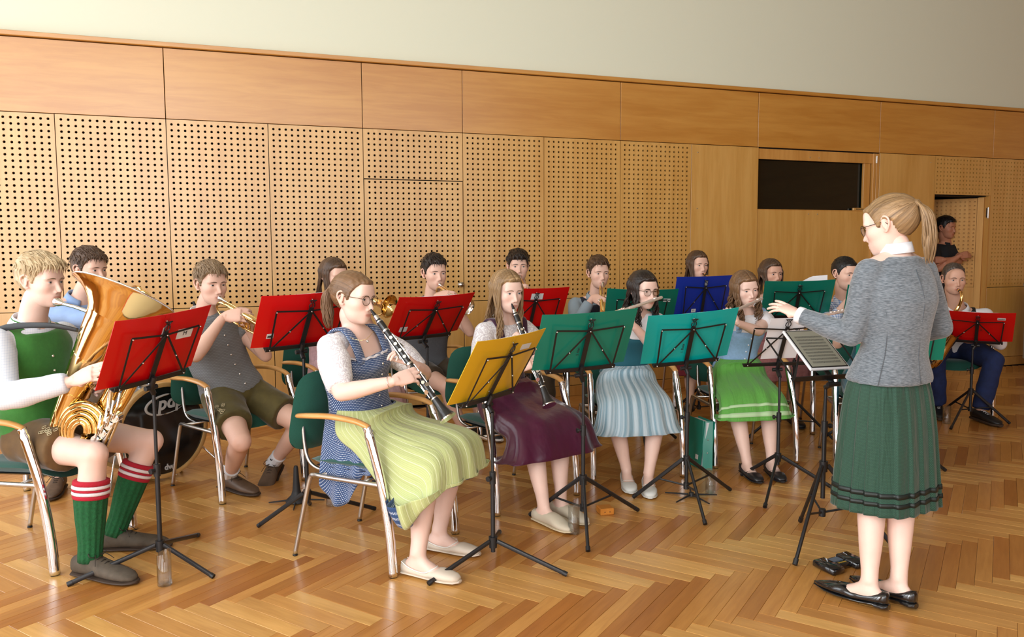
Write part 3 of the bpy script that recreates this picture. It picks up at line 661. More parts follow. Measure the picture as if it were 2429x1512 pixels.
for r_ in range(9):
    for l_ in range(5): m.box((0, 0, 0), (.150, .0006, .0003), basis(_x, _u, _n, CC - _n * .0194 + _u * (.085 - r_ * .022 - l_ * .0026)))
    rg = random.Random(r_)
    for i in range(22): m.box((0, 0, 0), (.0022, .0016, .0003), basis(_x, _u, _n, CC - _n * .0195 + _x * (-.07 + i * .0066) + _u * (.085 - r_ * .022 - rg.random() * .011)))
m.build('printed_music', INK, tb, smooth=False)
# ================================================================== people
V3 = lambda *a: Vector(a)
def npv(v): return np.array([v[0], v[1], v[2]], float)
def remesh(mb, voxel, it=4, fac=.5, tris=None):
    me = mb.mesh('tmp', [WHITE], True); o = bpy.data.objects.new('tmp', me); COL.objects.link(o)
    r = o.modifiers.new('r', 'REMESH'); r.mode = 'VOXEL'; r.voxel_size = voxel
    if it: s = o.modifiers.new('s', 'SMOOTH'); s.factor = fac; s.iterations = it
    if tris: d = o.modifiers.new('d', 'DECIMATE'); d.ratio = tris
    dg = bpy.context.evaluated_depsgraph_get(); m2 = bpy.data.meshes.new_from_object(o.evaluated_get(dg))
    bpy.data.objects.remove(o); bpy.data.meshes.remove(me)
    return m2
def union(base, others):
    """exact union of closed meshes into one continuous surface"""
    o = bpy.data.objects.new('tmp', base); COL.objects.link(o); tmp = []
    for q in others:
        b = bpy.data.objects.new('tmpb', q); COL.objects.link(b); tmp.append(b)
        md = o.modifiers.new('b', 'BOOLEAN'); md.operation = 'UNION'; md.object = b; md.solver = 'MANIFOLD'
    dg = bpy.context.evaluated_depsgraph_get(); m2 = bpy.data.meshes.new_from_object(o.evaluated_get(dg))
    want = len(base.vertices)
    for b in tmp: bpy.data.objects.remove(b)
    bpy.data.objects.remove(o)
    if len(m2.vertices) < want * .5:
        bm = bmesh.new(); bm.from_mesh(base)
        for q in others: bm.from_mesh(q)
        m2 = bpy.data.meshes.new('u'); bm.to_mesh(m2); bm.free()
    return m2
def get_v(me):
    a = np.zeros(len(me.vertices) * 3); me.vertices.foreach_get('co', a); return a.reshape(-1, 3)
def set_v(me, a): me.vertices.foreach_set('co', np.ascontiguousarray(a).ravel()); me.update()
def get_n(me):
    a = np.zeros(len(me.vertices) * 3); me.vertices.foreach_get('normal', a); return a.reshape(-1, 3)
def wobble(p, freq, seed=0, n=6):
    rg = np.random.RandomState(seed); out = np.zeros(len(p))
    for i in range(n):
        k = rg.normal(size=3) * freq; out += np.sin(p @ k + rg.uniform(0, 6.28)) / n ** .5
    return out * .8
def crumple(me, amp, freq=25, seed=0, stretch=(1, 1, 1)):
    v = get_v(me); nn = get_n(me); set_v(me, v + nn * (amp * wobble(v * np.array(stretch), freq, seed))[:, None])
# ---------------------------------------------------------------- head
def _ell(p, c, r):
    r = np.array(r); q = (p - np.array(c)) / r; k = np.sqrt((q * q).sum(-1)); return (k - 1) * r.min()
def _cap(p, a, b, r0, r1):
    a = np.array(a); b = np.array(b); d = b - a; t = np.clip(((p - a) @ d) / (d @ d), 0, 1); return np.linalg.norm(p - a - t[:, None] * d, axis=1) - (r0 + (r1 - r0) * t)
def _smin(a, b, k):
    h = np.clip(.5 + .5 * (b - a) / k, 0, 1); return b * (1 - h) + a * h - k * h * (1 - h)
def head_field(p, F):
    fe = F.get('fem', 0); jw = F.get('jaw', 1.0) * (1 - .06 * fe); fat = F.get('fat', 0)
    q = p.copy(); q[:, 0] = np.abs(q[:, 0])
    d = _ell(q, (0, -.014, .026), (.0745, .098, .085))
    d = _smin(d, _ell(q, (0, .030, -.030), (.0600 + fat, .060, .080)), .03)
    d = _smin(d, _ell(q, (0, .030, -.066), (.0490 * jw + fat, .052, .045)), .025)
    d = _smin(d, _ell(q, (0, .069, -.097), (.0185, .017, .015 - .001 * fe)), .022)
    d = _smin(d, _ell(q, (.041, .050, -.024), (.021 + fat, .027, .022)), .02)
    d = _smin(d, _ell(q, (.025, .0760, .0165), (.027, .0125 - .002 * fe, .0085)), .013)
    d = _smin(d, _ell(q, (0, .072, .045), (.045, .018, .030)), .02)
    d = _smin(d, _ell(q, (0, .074, -.069), (.027, .018, .020)), .014)
    # eye sockets and lids
    s = _ell(q, (.0315, .0975, -.001), (.0185, .0150, .0125)); d = -_smin(-d, s, .010)
    d = _smin(d, _ell(q, (.0315, .0715, -.001), (.0135, .0128, .0125)), .003)
    # nose
    nl = F.get('nose', 1.0)
    d = _smin(d, _cap(q, (0, .0815, .010), (0, .0985 + .0075 * nl, -.0375), .0058, .0088), .010)
    d = _smin(d, _ell(q, (.0105, .0915, -.0445), (.0075, .0085, .0065)), .006)
    cr = _ell(q, (.0325, .0865, .0085), (.0150, .0040, .0012)); d = -_smin(-d, cr, .0025)
    ns = _ell(q, (.0062, .0985, -.0505), (.0034, .0045, .0022)); d = -_smin(-d, ns, .002)
    # lips
    d = _smin(d, _ell(q, (0, .0895, -.0655), (.0215, .0060, .0042)), .0035)
    d = _smin(d, _ell(q, (0, .0885, -.0745), (.0185, .0068, .0050)), .0035)
    g = _ell(q, (0, .0975, -.0698), (.0240, .0050, .0010)); d = -_smin(-d, g, .0030)
    return d
def solve_head(dirs, F):
    lo = np.full(len(dirs), .015); hi = np.full(len(dirs), .20)
    for _ in range(24):
        m = (lo + hi) / 2; ins = head_field(dirs * m[:, None], F) < 0; lo = np.where(ins, m, lo); hi = np.where(ins, hi, m)
    return (lo + hi) / 2
def head_dirs(nt, npz):
    u = np.linspace(0, 2 * pi, nt, endpoint=False); th = u - .62 * np.sin(u)      # denser at the front (theta = 0)
    ph = np.linspace(0, pi, npz + 2)[1:-1]
    T, Ph = np.meshgrid(th, ph); D = np.stack([np.sin(Ph) * np.sin(T), np.sin(Ph) * np.cos(T), np.cos(Ph)], -1); return D
def grid_faces(nr, nc):
    fs = []
    for i in range(nr - 1):
        for j in range(nc): fs.append((i * nc + j, i * nc + (j + 1) % nc, (i + 1) * nc + (j + 1) % nc, (i + 1) * nc + j))
    t, b = nr * nc, nr * nc + 1
    for j in range(nc): fs.append((t, (j + 1) % nc, j)); fs.append((b, (nr - 1) * nc + j, (nr - 1) * nc + (j + 1) % nc))
    return fs
HAIRB = np.array([(-.2, -.080), (-.085, -.078), (-.06, -.066), (-.04, -.045), (-.032, .006), (-.012, .016), (.008, .008), (.014, -.010), (.024, -.008), (.034, .022), (.050, .050), (.066, .066), (.2, .070)])
def hair_mask(p, lift=0.0, nape=0.0):
    zb = np.interp(p[:, 1], HAIRB[:, 0], HAIRB[:, 1] + np.where(HAIRB[:, 0] > .03, lift, 0) + np.where(HAIRB[:, 0] < -.035, nape, 0))
    t = np.clip((p[:, 2] - zb) / .014 + .5, 0, 1); return t * t * (3 - 2 * t)
def hairmat(name, c1, c2, rough=.42):
    if name in MATS: return MATS[name]
    m = bpy.data.materials.new(name); m.use_nodes = True; N, L = nodes(m); b = N['Principled BSDF']
    uv = N.new('ShaderNodeUVMap'); uv.uv_map = 'UVMap'; mp = N.new('ShaderNodeMapping'); mp.inputs['Scale'].default_value = (70, 2.2, 1); L.new(uv.outputs[0], mp.inputs[0])
    nz = N.new('ShaderNodeTexNoise'); nz.inputs['Scale'].default_value = 1; nz.inputs['Detail'].default_value = 5; nz.inputs['Roughness'].default_value = .7; L.new(mp.outputs[0], nz.inputs['Vector'])
    mr = N.new('ShaderNodeMapRange'); mr.inputs[1].default_value = .32; mr.inputs[2].default_value = .68; L.new(nz.outputs['Fac'], mr.inputs[0])
    mx = N.new('ShaderNodeMix'); mx.data_type = 'RGBA'; mx.inputs[6].default_value = (*c1, 1); mx.inputs[7].default_value = (*c2, 1); L.new(mr.outputs[0], mx.inputs[0]); L.new(mx.outputs[2], b.inputs['Base Color'])
    b.inputs['Roughness'].default_value = rough; b.inputs['Specular IOR Level'].default_value = .45
    bp = N.new('ShaderNodeBump'); bp.inputs['Strength'].default_value = .55; bp.inputs['Distance'].default_value = .003; L.new(nz.outputs['Fac'], bp.inputs['Height']); L.new(bp.outputs[0], b.inputs['Normal'])
    MATS[name] = m; return m
def lock(mb, pts, r0, r1, rg, n=5, flat=.6):
    """one tapering lock of hair with its own strand coordinates"""
    P_ = catmull(pts, 3); pts_, T, X = frames(P_); k = len(P_); R = []; uvs = []; u0 = rg.uniform(0, 9); tot = 0
    tw = rg.uniform(-.8, .8)
    for i, (p, t, x) in enumerate(zip(pts_, T, X)):
        s = i / (k - 1); r = r0 * (1 - s) + r1 * s; r *= min(1, .55 + s * 3)
        y = t.cross(x); c, s2 = math.cos(tw * s), math.sin(tw * s); xa = x * c + y * s2; ya = y * c - x * s2
        if i: tot += (p - pts_[i - 1]).length
        for j in range(n):
            a = 2 * pi * j / n; R.append(p + xa * (r * math.cos(a)) + ya * (r * flat * math.sin(a))); uvs.append((u0 + .02 * math.sin(a / 2 + .3) * 3, tot + u0))
    fs = []
    for i in range(k - 1):
        for j in range(n): fs.append((i * n + j, i * n + (j + 1) % n, (i + 1) * n + (j + 1) % n, (i + 1) * n + j))
    fs.append(tuple(range((k - 1) * n, k * n))); fs.append(tuple(reversed(range(n))))
    mb.add(R, fs, 0, uvs)
# ---------------------------------------------------------------- skeleton
def ik(a, b, l1, l2, pole):
    d = b - a; L = d.length; L2 = min(L, (l1 + l2) * .995); n = d.normalized()
    x = (l1 * l1 - l2 * l2 + L2 * L2) / (2 * L2); h = math.sqrt(max(l1 * l1 - x * x, 0)); p = Vector(pole); p = p - n * p.dot(n)
    if p.length < 1e-5: p = Vector((0, 0, -1))
    p.normalize(); return a + n * x + p * h, a + n * L2
SKIN_T = {}
def skinmat(col):
    key = 'skin_%d_%d_%d' % tuple(int(c * 255) for c in col)
    if key in MATS: return MATS[key]
    m = mat(key, col, .48, noise=(9, .05), bump=(220, .05), spec=.35); N, L = nodes(m); b = N['Principled BSDF']
    src = b.inputs['Base Color'].links[0].from_socket
    at = N.new('ShaderNodeAttribute'); at.attribute_name = 'tint'; mx = N.new('ShaderNodeMix'); mx.data_type = 'RGBA'; mx.blend_type = 'MULTIPLY'; mx.inputs[0].default_value = 1
    L.new(src, mx.inputs[6]); L.new(at.outputs['Color'], mx.inputs[7]); L.new(mx.outputs[2], b.inputs['Base Color'])
    return m
SEC_M = [(-.17, .09, .07), (-.06, .150, .108), (.08, .166, .118), (.28, .146, .104), (.48, .150, .106), (.68, .166, .114), (.84, .172, .104), (.95, .140, .080), (1.03, .082, .064), (1.12, .056, .058)]
SEC_F = [(-.17, .10, .075), (-.06, .158, .112), (.08, .164, .118), (.28, .128, .098), (.44, .121, .094), (.58, .134, .102), (.70, .143, .112), (.84, .148, .092), (.95, .118, .070), (1.03, .066, .056), (1.12, .046, .049)]
class Person: pass
def make_person(label, sex, S, pelvis, facing, neck, head, look, hands, legs=None, shoulder_yaw=None, up=None, face=None, skin=(.76, .50, .38), sit=True, bw=1.0, far=False, lean=None, headscale=1.0, pole=None, shrug=0.0):
    """pelvis, neck, head: world points; facing / look: degrees or direction vector; hands: {'L':dict(wrist,dir,normal,curl..),'R':..}; legs: {'L':(knee,ankle,toe_dir)}"""
    p = Person(); p.sex = sex; p.S = S; p.pelvis = Vector(pelvis); p.neck = Vector(neck); p.bw = bw; p.far = far; p.face = dict(face or {}); p.face['fem'] = 1 if sex == 'f' else 0
    a = math.radians(facing); p.f = Vector((math.cos(a), math.sin(a), 0)); p.l = Vector((-math.sin(a), math.cos(a), 0))       # l: towards the person's left
    sa = math.radians(shoulder_yaw if shoulder_yaw is not None else facing); p.sf = Vector((math.cos(sa), math.sin(sa), 0)); p.sl = Vector((-math.sin(sa), math.cos(sa), 0))
    p.head = Vector(head); lk = Vector(look) if not isinstance(look, (int, float)) else Vector((math.cos(math.radians(look)), math.sin(math.radians(look)), 0))
    p.hy = lk.normalized(); upv = Vector(up) if up else Vector((0, 0, 1)); p.hx = p.hy.cross(upv).normalized(); p.hz = p.hx.cross(p.hy); p.hs = headscale * (.97 if sex == 'f' else 1.0)
    p.HM = basis(p.hx * p.hs, p.hy * p.hs, p.hz * p.hs, p.head)
    p.sec = SEC_M if sex == 'm' else SEC_F
    sw = (.172 if sex == 'm' else .150) * S * bw; ax = (p.neck - p.pelvis).normalized()
    p.sh = {'L': p.neck + p.sl * sw - ax * (.052 - shrug) * S, 'R': p.neck - p.sl * sw - ax * (.052 - shrug) * S}
    hw = .088 * S; p.hip = {'L': p.pelvis + p.l * hw, 'R': p.pelvis - p.l * hw}
    p.th, p.shn, p.ua, p.fa = .425 * S, .415 * S, (.295 if sex == 'm' else .28) * S, (.255 if sex == 'm' else .238) * S
    p.knee, p.ank, p.toe, p.elb, p.wri, p.hand = {}, {}, {}, {}, {}, {}
    for s, sg in (('L', 1), ('R', -1)):
        if legs and s in legs:
            k, an, td = legs[s]; an = Vector(an); hint = Vector(k) - (p.hip[s] + an) / 2
            p.knee[s], p.ank[s] = ik(p.hip[s], an, p.th, p.shn, hint); p.toe[s] = Vector(td).normalized()
        elif sit:
            an = p.hip[s] + p.f * .40 * S + p.l * sg * .02; an.z = .085
            p.knee[s], p.ank[s] = ik(p.hip[s], an, p.th, p.shn, p.f + Vector((0, 0, .6))); p.toe[s] = p.f
        h = dict(hands[s]); w = Vector(h['wrist'])
        pl = Vector(h.get('pole', (p.sl * sg * .5 - p.sf * .2 + Vector((0, 0, -1)))))
        p.elb[s], p.wri[s] = ik(p.sh[s], w, p.ua, p.fa, pl); h['wrist'] = p.wri[s]; p.hand[s] = h
    p.root = thing('person', label, 'person', (p.pelvis.x, p.pelvis.y, 0)); p.skin = skin
    return p
def torso_rings(p, t0, t1, inf=0.0, n=20, step=.05, front=0.0, inf_top=None):
    """elliptic sections up the trunk between t0 and t1 (0 hips, 1 neck base)"""
    ax = p.neck - p.pelvis; L = ax.length; R = []; ts = np.arange(t0, t1 + 1e-6, step)
    if ts[-1] < t1 - 1e-6: ts = np.append(ts, t1)
    tt = [q[0] for q in p.sec]; zdir = ax.normalized(); mid = Vector((0, 0, 0))
    bow = p.sf * .03 * p.S
    for t in ts:
        k = min(max(t, 0), 1); c = p.pelvis + ax * t - bow * math.sin(pi * k) * .8
        hw = np.interp(t, tt, [q[1] for q in p.sec]) * p.S * p.bw + inf; hd = np.interp(t, tt, [q[2] for q in p.sec]) * p.S * (1 + (p.bw - 1) * .7) + inf
        l = p.l.lerp(p.sl, k).normalized(); l = (l - zdir * l.dot(zdir)).normalized(); f = l.cross(zdir)
        ring = []
        for j in range(n):
            a = 2 * pi * j / n; ca, sa = math.cos(a), math.sin(a); ex = 2.4; den = (abs(ca) ** ex + abs(sa) ** ex) ** (1 / ex)
            bust = 0
            if p.sex == 'f' and sa > 0: bust = .024 * p.S * p.bw * math.exp(-((t - .68) / .12) ** 2) * (1 - abs(ca) ** 4) * sa
            ring.append(c + l * (hw * ca / den) + f * ((hd + bust) * sa / den))
        R.append(ring)
    return R
def limb(mb, pts, rad, n=12, k=5):
    q = catmull(pts, k); mb.tube(q, interp(rad, len(q)), n); 
    return mb
def leg_path(p, s): return p.hip[s], p.knee[s], p.ank[s]
def hand_mesh(p, s, voxel):
    """palm, four unequal fingers with two knuckle bends each and a thumb leaving the side of the palm"""
    h = p.hand[s]; sg = 1 if s == 'L' else -1; k = (.94 if p.sex == 'f' else 1.0) * p.S * h.get('size', 1.0)
    d = Vector(h.get('dir', p.wri[s] - p.elb[s])).normalized(); nn = Vector(h.get('normal', (0, 0, 1))); nn = (nn - d * nn.dot(d)).normalized(); x = d.cross(nn)         # nn: back of the hand
    x = x * (h['thumb'] if 'thumb' in h else sg) * -1
    # x: towards the thumb.  left hand, back up, fingers forward -> thumb to the right
    if 'thumb_dir' in h: x = x if x.dot(Vector(h['thumb_dir'])) > 0 else -x
    w = p.wri[s]; M = lambda a, b, c: w + x * (a * k) + d * (b * k) + nn * (c * k)
    mb = MB()
    fa = (w - p.elb[s]).normalized()
    mb.tube([w - fa * .035, w, M(0, .02, 0)], [.0265 * k, .0245 * k, .024 * k], 12, sy=.86)
    R = []
    for b, hw, ht, a0 in ((.0, .025, .020, 0), (.02, .033, .0185, .001), (.05, .040, .0170, .001), (.08, .041, .0145, 0), (.098, .036, .0105, 0)):
        R.append([M(a0 + hw * math.cos(t) * (abs(math.cos(t)) ** .0), b, ht * math.sin(t)) for t in [2 * pi * j / 14 for j in range(14)]])
    mb.rings(R)
    mb.sphere(M(.020, .038, -.010), (.018 * k, .018 * k, .018 * k), 10, 8); mb.sphere(M(-.022, .035, -.008), .015 * k, 10, 8)
    cu = h.get('curl', (35, 45, 30)); spread = h.get('spread', 4)
    base = [(.030, .094, 1, .070), (.0105, .099, .3, .078), (-.0095, .096, -.4, .073), (-.0285, .088, -1.2, .057)]
    for i, (bx, by, sp, ln) in enumerate(base):
        c = cu[i] if isinstance(cu[0], (tuple, list)) else cu; a = 0; pos = M(bx, by - .012, .001); rr = [.0096, .0088, .0080, .0066] if i < 3 else [.0082, .0075, .0068, .0056]
        tilt = math.radians(sp * spread); dd0 = d * math.cos(tilt) + x * math.sin(tilt); pts = [pos - dd0 * .012 * k, pos]; segs = [.46, .30, .24]
        for q in range(3):
            a += math.radians(c[q]); dv = dd0 * math.cos(a) - nn * math.sin(a); pos = pos + dv * (ln * 1.12 * segs[q] * k + (.012 * k if q == 0 else 0)); pts.append(pos)
        rad = [rr[0] * k, rr[0] * k, rr[1] * k, rr[2] * k, rr[3] * k]
        for q in range(len(pts) - 1):
            mb.tube([pts[q], pts[q + 1]], [rad[q], rad[q + 1]], 8); mb.sphere(pts[q + 1], rad[q + 1], 8, 6)
    tc = h.get('tcurl', (30, 15)); to = math.radians(h.get('tout', 42)); tdown = math.radians(h.get('tdown', 25))
    dv = d * math.cos(to) * math.cos(tdown) + x * math.sin(to) - nn * math.sin(tdown); pts = [M(.016, .018, -.006), M(.016, .018, -.006) + dv * .044 * k]
    ax_ = (d * .3 + nn * .9).normalized(); cur = 0
    inward = (d * .8 - x * .75 - nn * h.get('tin', .35)).normalized()
    for q, l_ in enumerate((.034, .028)):
        cur += math.radians(tc[q]); v = (dv * math.cos(cur) + inward * math.sin(cur)).normalized(); pts.append(pts[-1] + v * l_ * k)
    rad = [.0155 * k, .0115 * k, .0102 * k, .0078 * k]
    for q in range(3): mb.tube([pts[q], pts[q + 1]], [rad[q], rad[q + 1]], 9); mb.sphere(pts[q + 1], rad[q + 1], 9, 7)
    return remesh(mb, voxel, 3, .5)
def build_body(p, eye=(.07, .08, .085), brow=None, bare_foot=True, gaze=(0, 0), legs=True, lips=(.82, .52, .50)):
    far = p.far; vox = .014 if far else .011; S = p.S; mb = MB()
    mb.rings(torso_rings(p, -.17, 1.05, -.006, 16, .06))
    nb = p.neck; hb = p.head - p.hz * .055 * p.hs - p.hy * .018 * p.hs; nr = (.056 if p.sex == 'm' else .0455) * S * p.bw ** .5
    hb = p.head - p.hz * .078 * p.hs - p.hy * .016 * p.hs; mb.tube(catmull([nb - (nb - p.pelvis).normalized() * .06, nb.lerp(hb, .4), hb, p.head + p.hy * .002 * p.hs - p.hz * .042 * p.hs], 4), [nr * 1.25, nr * 1.02, nr * .97, nr * .80], 16)
    for s in 'LR':
        mb.tube([nb + Vector((0, 0, .012)), p.sh[s] + Vector((0, 0, .012))], [.042 * S, .040 * S], 10)
        mb.sphere(p.sh[s], (.052 if p.sex == 'm' else .045) * S * p.bw, 12, 9)
        r = 1.0 if p.sex == 'm' else .92; r *= p.bw ** .7
        a, b, c = p.sh[s], p.elb[s], p.wri[s]
        mb.tube([a, a.lerp(b, .35), a.lerp(b, .7), b], [.050 * S * r, .050 * S * r, .044 * S * r, .039 * S * r], 12); mb.sphere(b, .0385 * S * r, 10, 8)
        mb.tube([b, b.lerp(c, .25), b.lerp(c, .6), c], [.039 * S * r, .042 * S * r, .034 * S * r, .0255 * S], 12)
        if legs:
            a, b, c = p.hip[s], p.knee[s], p.ank[s]; lw = p.bw ** .6 * (1.04 if p.sex == 'f' else 1.0); fw = (b - a).normalized(); sd = (c - b).normalized()
            mb.tube([a, a.lerp(b, .4), a.lerp(b, .8), b], [.086 * S * lw, .080 * S * lw, .062 * S * lw, .056 * S * lw], 14); mb.sphere(b + (fw - sd) * .004, .056 * S * lw, 12, 9)
            bk = -(fw - sd * fw.dot(sd)).normalized() * .012 if abs(fw.dot(sd)) < .98 else -p.f * .012
            mb.tube([b, b.lerp(c, .15) + bk * .5, b.lerp(c, .32) + bk, b.lerp(c, .6) + bk * .6, b.lerp(c, .85), c], [.053 * S * lw, .0525 * S * lw, .0555 * S * lw, .0465 * S * lw, .035 * S * lw, .034 * S * lw], 14)
            # foot
            t = p.toe[s]; an = c; hl = an - t * .035 * S; dz = Vector((0, 0, -1)); sdv = t.cross(dz)
            z0 = an.z - .055 * S
            fl = lambda u, w_, h0, h1: [an + t * u * S + sdv * (w_ * S * math.cos(q)) + Vector((0, 0, (h1 + h0) / 2 * S + (h1 - h0) / 2 * S * math.sin(q))) for q in [2 * pi * j / 12 for j in range(12)]]
            mb.rings([fl(-.062, .012, -.062, -.025), fl(-.05, .027, -.074, -.008), fl(-.01, .033, -.076, .012), fl(.04, .033, -.076, .004), (fl(.09, .038, -.076, -.026)), fl(.135, .042, -.076, -.042), fl(.17, .036, -.076, -.050), fl(.195, .018, -.074, -.054)])
    body = remesh(mb, vox, 6, .5)
    # head
    nt, nr_ = (72, 52) if far else (120, 84)
    D = head_dirs(nt, nr_); flat = D.reshape(-1, 3); alld = np.vstack([flat, [[0, 0, 1], [0, 0, -1]]]); rad = solve_head(alld, p.face); pts = alld * rad[:, None]
    p.hd_dirs, p.hd_rad, p.hd_n = alld, rad, (nr_, nt)
    A = np.array(p.HM)[:3, :3]; o = npv(p.head); wp = pts @ A.T + o
    hm = MB(); hm.add([tuple(q) for q in wp], grid_faces(nr_, nt)); hme = hm.mesh('h', [WHITE])
    parts = [hme]
    for s in 'LR': parts.append(hand_mesh(p, s, .0047 if far else .0036))
    if not p.face.get('no_ears'):
        for sg in (-1, 1):
            em = MB(); X = lambda a, b, c: p.HM @ Vector((sg * a, b, c))
            rim = catmull([X(.0705, .006, .004), X(.0760, .003, .022), X(.0805, -.010, .029), X(.0845, -.024, .020), X(.0840, -.027, .002), X(.0790, -.018, -.018), X(.0735, -.006, -.031), X(.0690, .002, -.026)], 4)
            em.tube(rim, [.0042, .0046, .0048, .0048, .0045, .0046, .0056, .0040], 8); Mq = p.HM.to_3x3() @ Matrix.Rotation(sg * -.45, 3, 'Z')
            em.sphere(X(.0745, -.009, .0), (.0055, .0150, .0250), 10, 8, 0, Mq); parts.append(remesh(em, .0028, 2, .5))
    me = union(body, parts)
    # relax the seam at the neck a little, tint lips and cheeks
    v = get_v(me); loc = (v - o) @ np.linalg.inv(A).T
    col = np.ones((len(v), 4))
    inh = (np.abs(loc) < .125).all(1) & (loc[:, 1] > .02)
    li = np.exp(-((np.maximum(np.abs(loc[:, 0]) - .013, 0) / .008) ** 2)) * np.exp(-(np.maximum(np.abs(loc[:, 2] + .0700) - .0062 + .10 * np.maximum(np.abs(loc[:, 0]) - .006, 0), 0) / .0018) ** 2) * (loc[:, 1] > .055) * inh
    ck = (np.exp(-(((np.abs(loc[:, 0]) - .043) / .018) ** 2 + ((loc[:, 2] + .034) / .017) ** 2)) * .8 + np.exp(-((loc[:, 0] / .012) ** 2 + ((loc[:, 2] + .042) / .012) ** 2)) * .5) * inh
    ear = (np.abs(loc[:, 0]) > .071) * (np.abs(loc[:, 1] + .01) < .03) * (np.abs(loc[:, 2]) < .035) * .6
    for i, (lc, cc) in enumerate(zip(lips, (1.0, .86, .84))): col[:, i] = (1 - li * (1 - lc)) * (1 - (ck + ear) * (1 - cc))
    # pinker hands and knees
    for s in 'LR':
        dd = np.linalg.norm(v - npv(p.wri[s]), axis=1); g = np.exp(-(np.maximum(dd - .04, 0) / .08) ** 2) * .35; col[:, 1] *= 1 - .10 * g; col[:, 2] *= 1 - .12 * g
        dd = np.linalg.norm(v - npv(p.knee[s]), axis=1) if legs else np.full(len(v), 9.); g = np.exp(-(dd / .07) ** 2) * .6; col[:, 1] *= 1 - .12 * g; col[:, 2] *= 1 - .14 * g
    for m_ in list(me.color_attributes): me.color_attributes.remove(m_)
    ca = me.color_attributes.new('tint', 'FLOAT_COLOR', 'POINT'); ca.data.foreach_set('color', col.ravel())
    me.materials.clear(); me.materials.append(skinmat(p.skin)); me.polygons.foreach_set('use_smooth', [True] * len(me.polygons)); me.polygons.foreach_set('material_index', [0] * len(me.polygons))
    me.transform(p.root.matrix_basis.inverted()); me.name = 'body'; p.body = link('body', me, p.root)
    # eyes: almond patch on the eyeball with iris, pupil and a dark lash line
    EW = mat('eye_white', (.62, .58, .56), .25); IR = mat('iris_%d_%d' % (eye[0] * 99, eye[2] * 99), eye, .2); PU = mat('pupil', (.006, .005, .005), .15); LA = mat('lash', (.03, .02, .016), .7)
    for sg in (-1, 1):
        m = MB(); c0 = Vector((sg * .0315, .0715, -.001)); R_ = .0134; nu, nv = 22, 9; VS = []; inner = -sg
        for i in range(nu + 1):
            a = i / nu * 2 - 1; x = a * .0128; top = (.0049 * (1 - a * a) ** .8); bot = -.0036 * (1 - a * a) ** .9
            top *= p.face.get('open', .84); slant = sg * a * .0008
            for j in range(nv + 1): t = j / nv; z = bot + (top - bot) * t + slant; VS.append((x, z))
        vs = []
        for x, z in VS:
            yy = math.sqrt(max(R_ * R_ - x * x - z * z, 1e-8)); vs.append(p.HM @ (c0 + Vector((x, yy + .0004, z))))
        fs = []; mi = []
        for i in range(nu):
            for j in range(nv):
                q = i * (nv + 1) + j; fs.append((q, q + nv + 1, q + nv + 2, q + 1)); cx = np.mean([VS[e][0] for e in fs[-1]]) - gaze[0]; cz = np.mean([VS[e][1] for e in fs[-1]]) - gaze[1] - .0006
                rr = math.hypot(cx, cz); mi.append(2 if rr < .0027 else 1 if rr < .0063 else 0)
        for f_, k in zip(fs, mi): pass
        m.add(vs, fs); m.m = mi
        lash = []
        for i in range(nu + 1):
            a = i / nu * 2 - 1; x = a * .0132; z = .0053 * (1 - a * a) ** .8 * p.face.get('open', .84) + sg * a * .0008; yy = math.sqrt(max(R_ * R_ - x * x - z * z, 1e-8)); lash.append(p.HM @ (c0 + Vector((x, yy + .0009, z))))
        m.tube(lash, [.0004, .0011, .0013, .0011, .0005] if p.sex == 'f' else [.0003, .0007, .0009, .0007, .0003], 5, True, 3)
        m.build('eye', [EW, IR, PU, LA], p.root)
        b = MB(); pth = []; rr = []
        for i in range(9):
            a = i / 8; x = sg * (.012 + .038 * a); z = .0140 + .0048 * math.sin(pi * (a * .75 + .08)) - .003 * a * a; d_ = np.array([[x, .0, z]]); y = .09
            # drop onto the brow surface
            ys = np.linspace(.05, .1, 60); val = head_field(np.stack([np.full(60, x), ys, np.full(60, z)], 1), p.face); y = ys[np.argmax(val > 0)]
            pth.append(p.HM @ Vector((x, y - .0002, z)))
        wd_ = .0026 if p.sex == 'm' else .0019
        b.tube(pth, [wd_ * .6, wd_, wd_ * .95, wd_ * .6, wd_ * .15], 6, sy=.4, xref=p.hz); b.build('eyebrow', brow or MATS['hair_brown'], p.root)
    return p
HAIRS = {'hair_blond': (srgb(150, 122, 84), srgb(222, 200, 160)), 'hair_ash': (srgb(96, 76, 54), srgb(158, 130, 98)), 'hair_brown': (srgb(52, 36, 26), srgb(102, 74, 52)), 'hair_dark': (srgb(20, 14, 12), srgb(52, 38, 30)), 'hair_honey': (srgb(98, 74, 48), srgb(178, 144, 102)), 'hair_light_brown': (srgb(86, 62, 42), srgb(140, 106, 74)), 'hair_black': (srgb(12, 10, 10), srgb(34, 28, 26)), 'hair_grey': (srgb(52, 42, 36), srgb(104, 90, 80))}
for _k, (_a, _b2) in HAIRS.items(): hairmat(_k, _a, _b2)
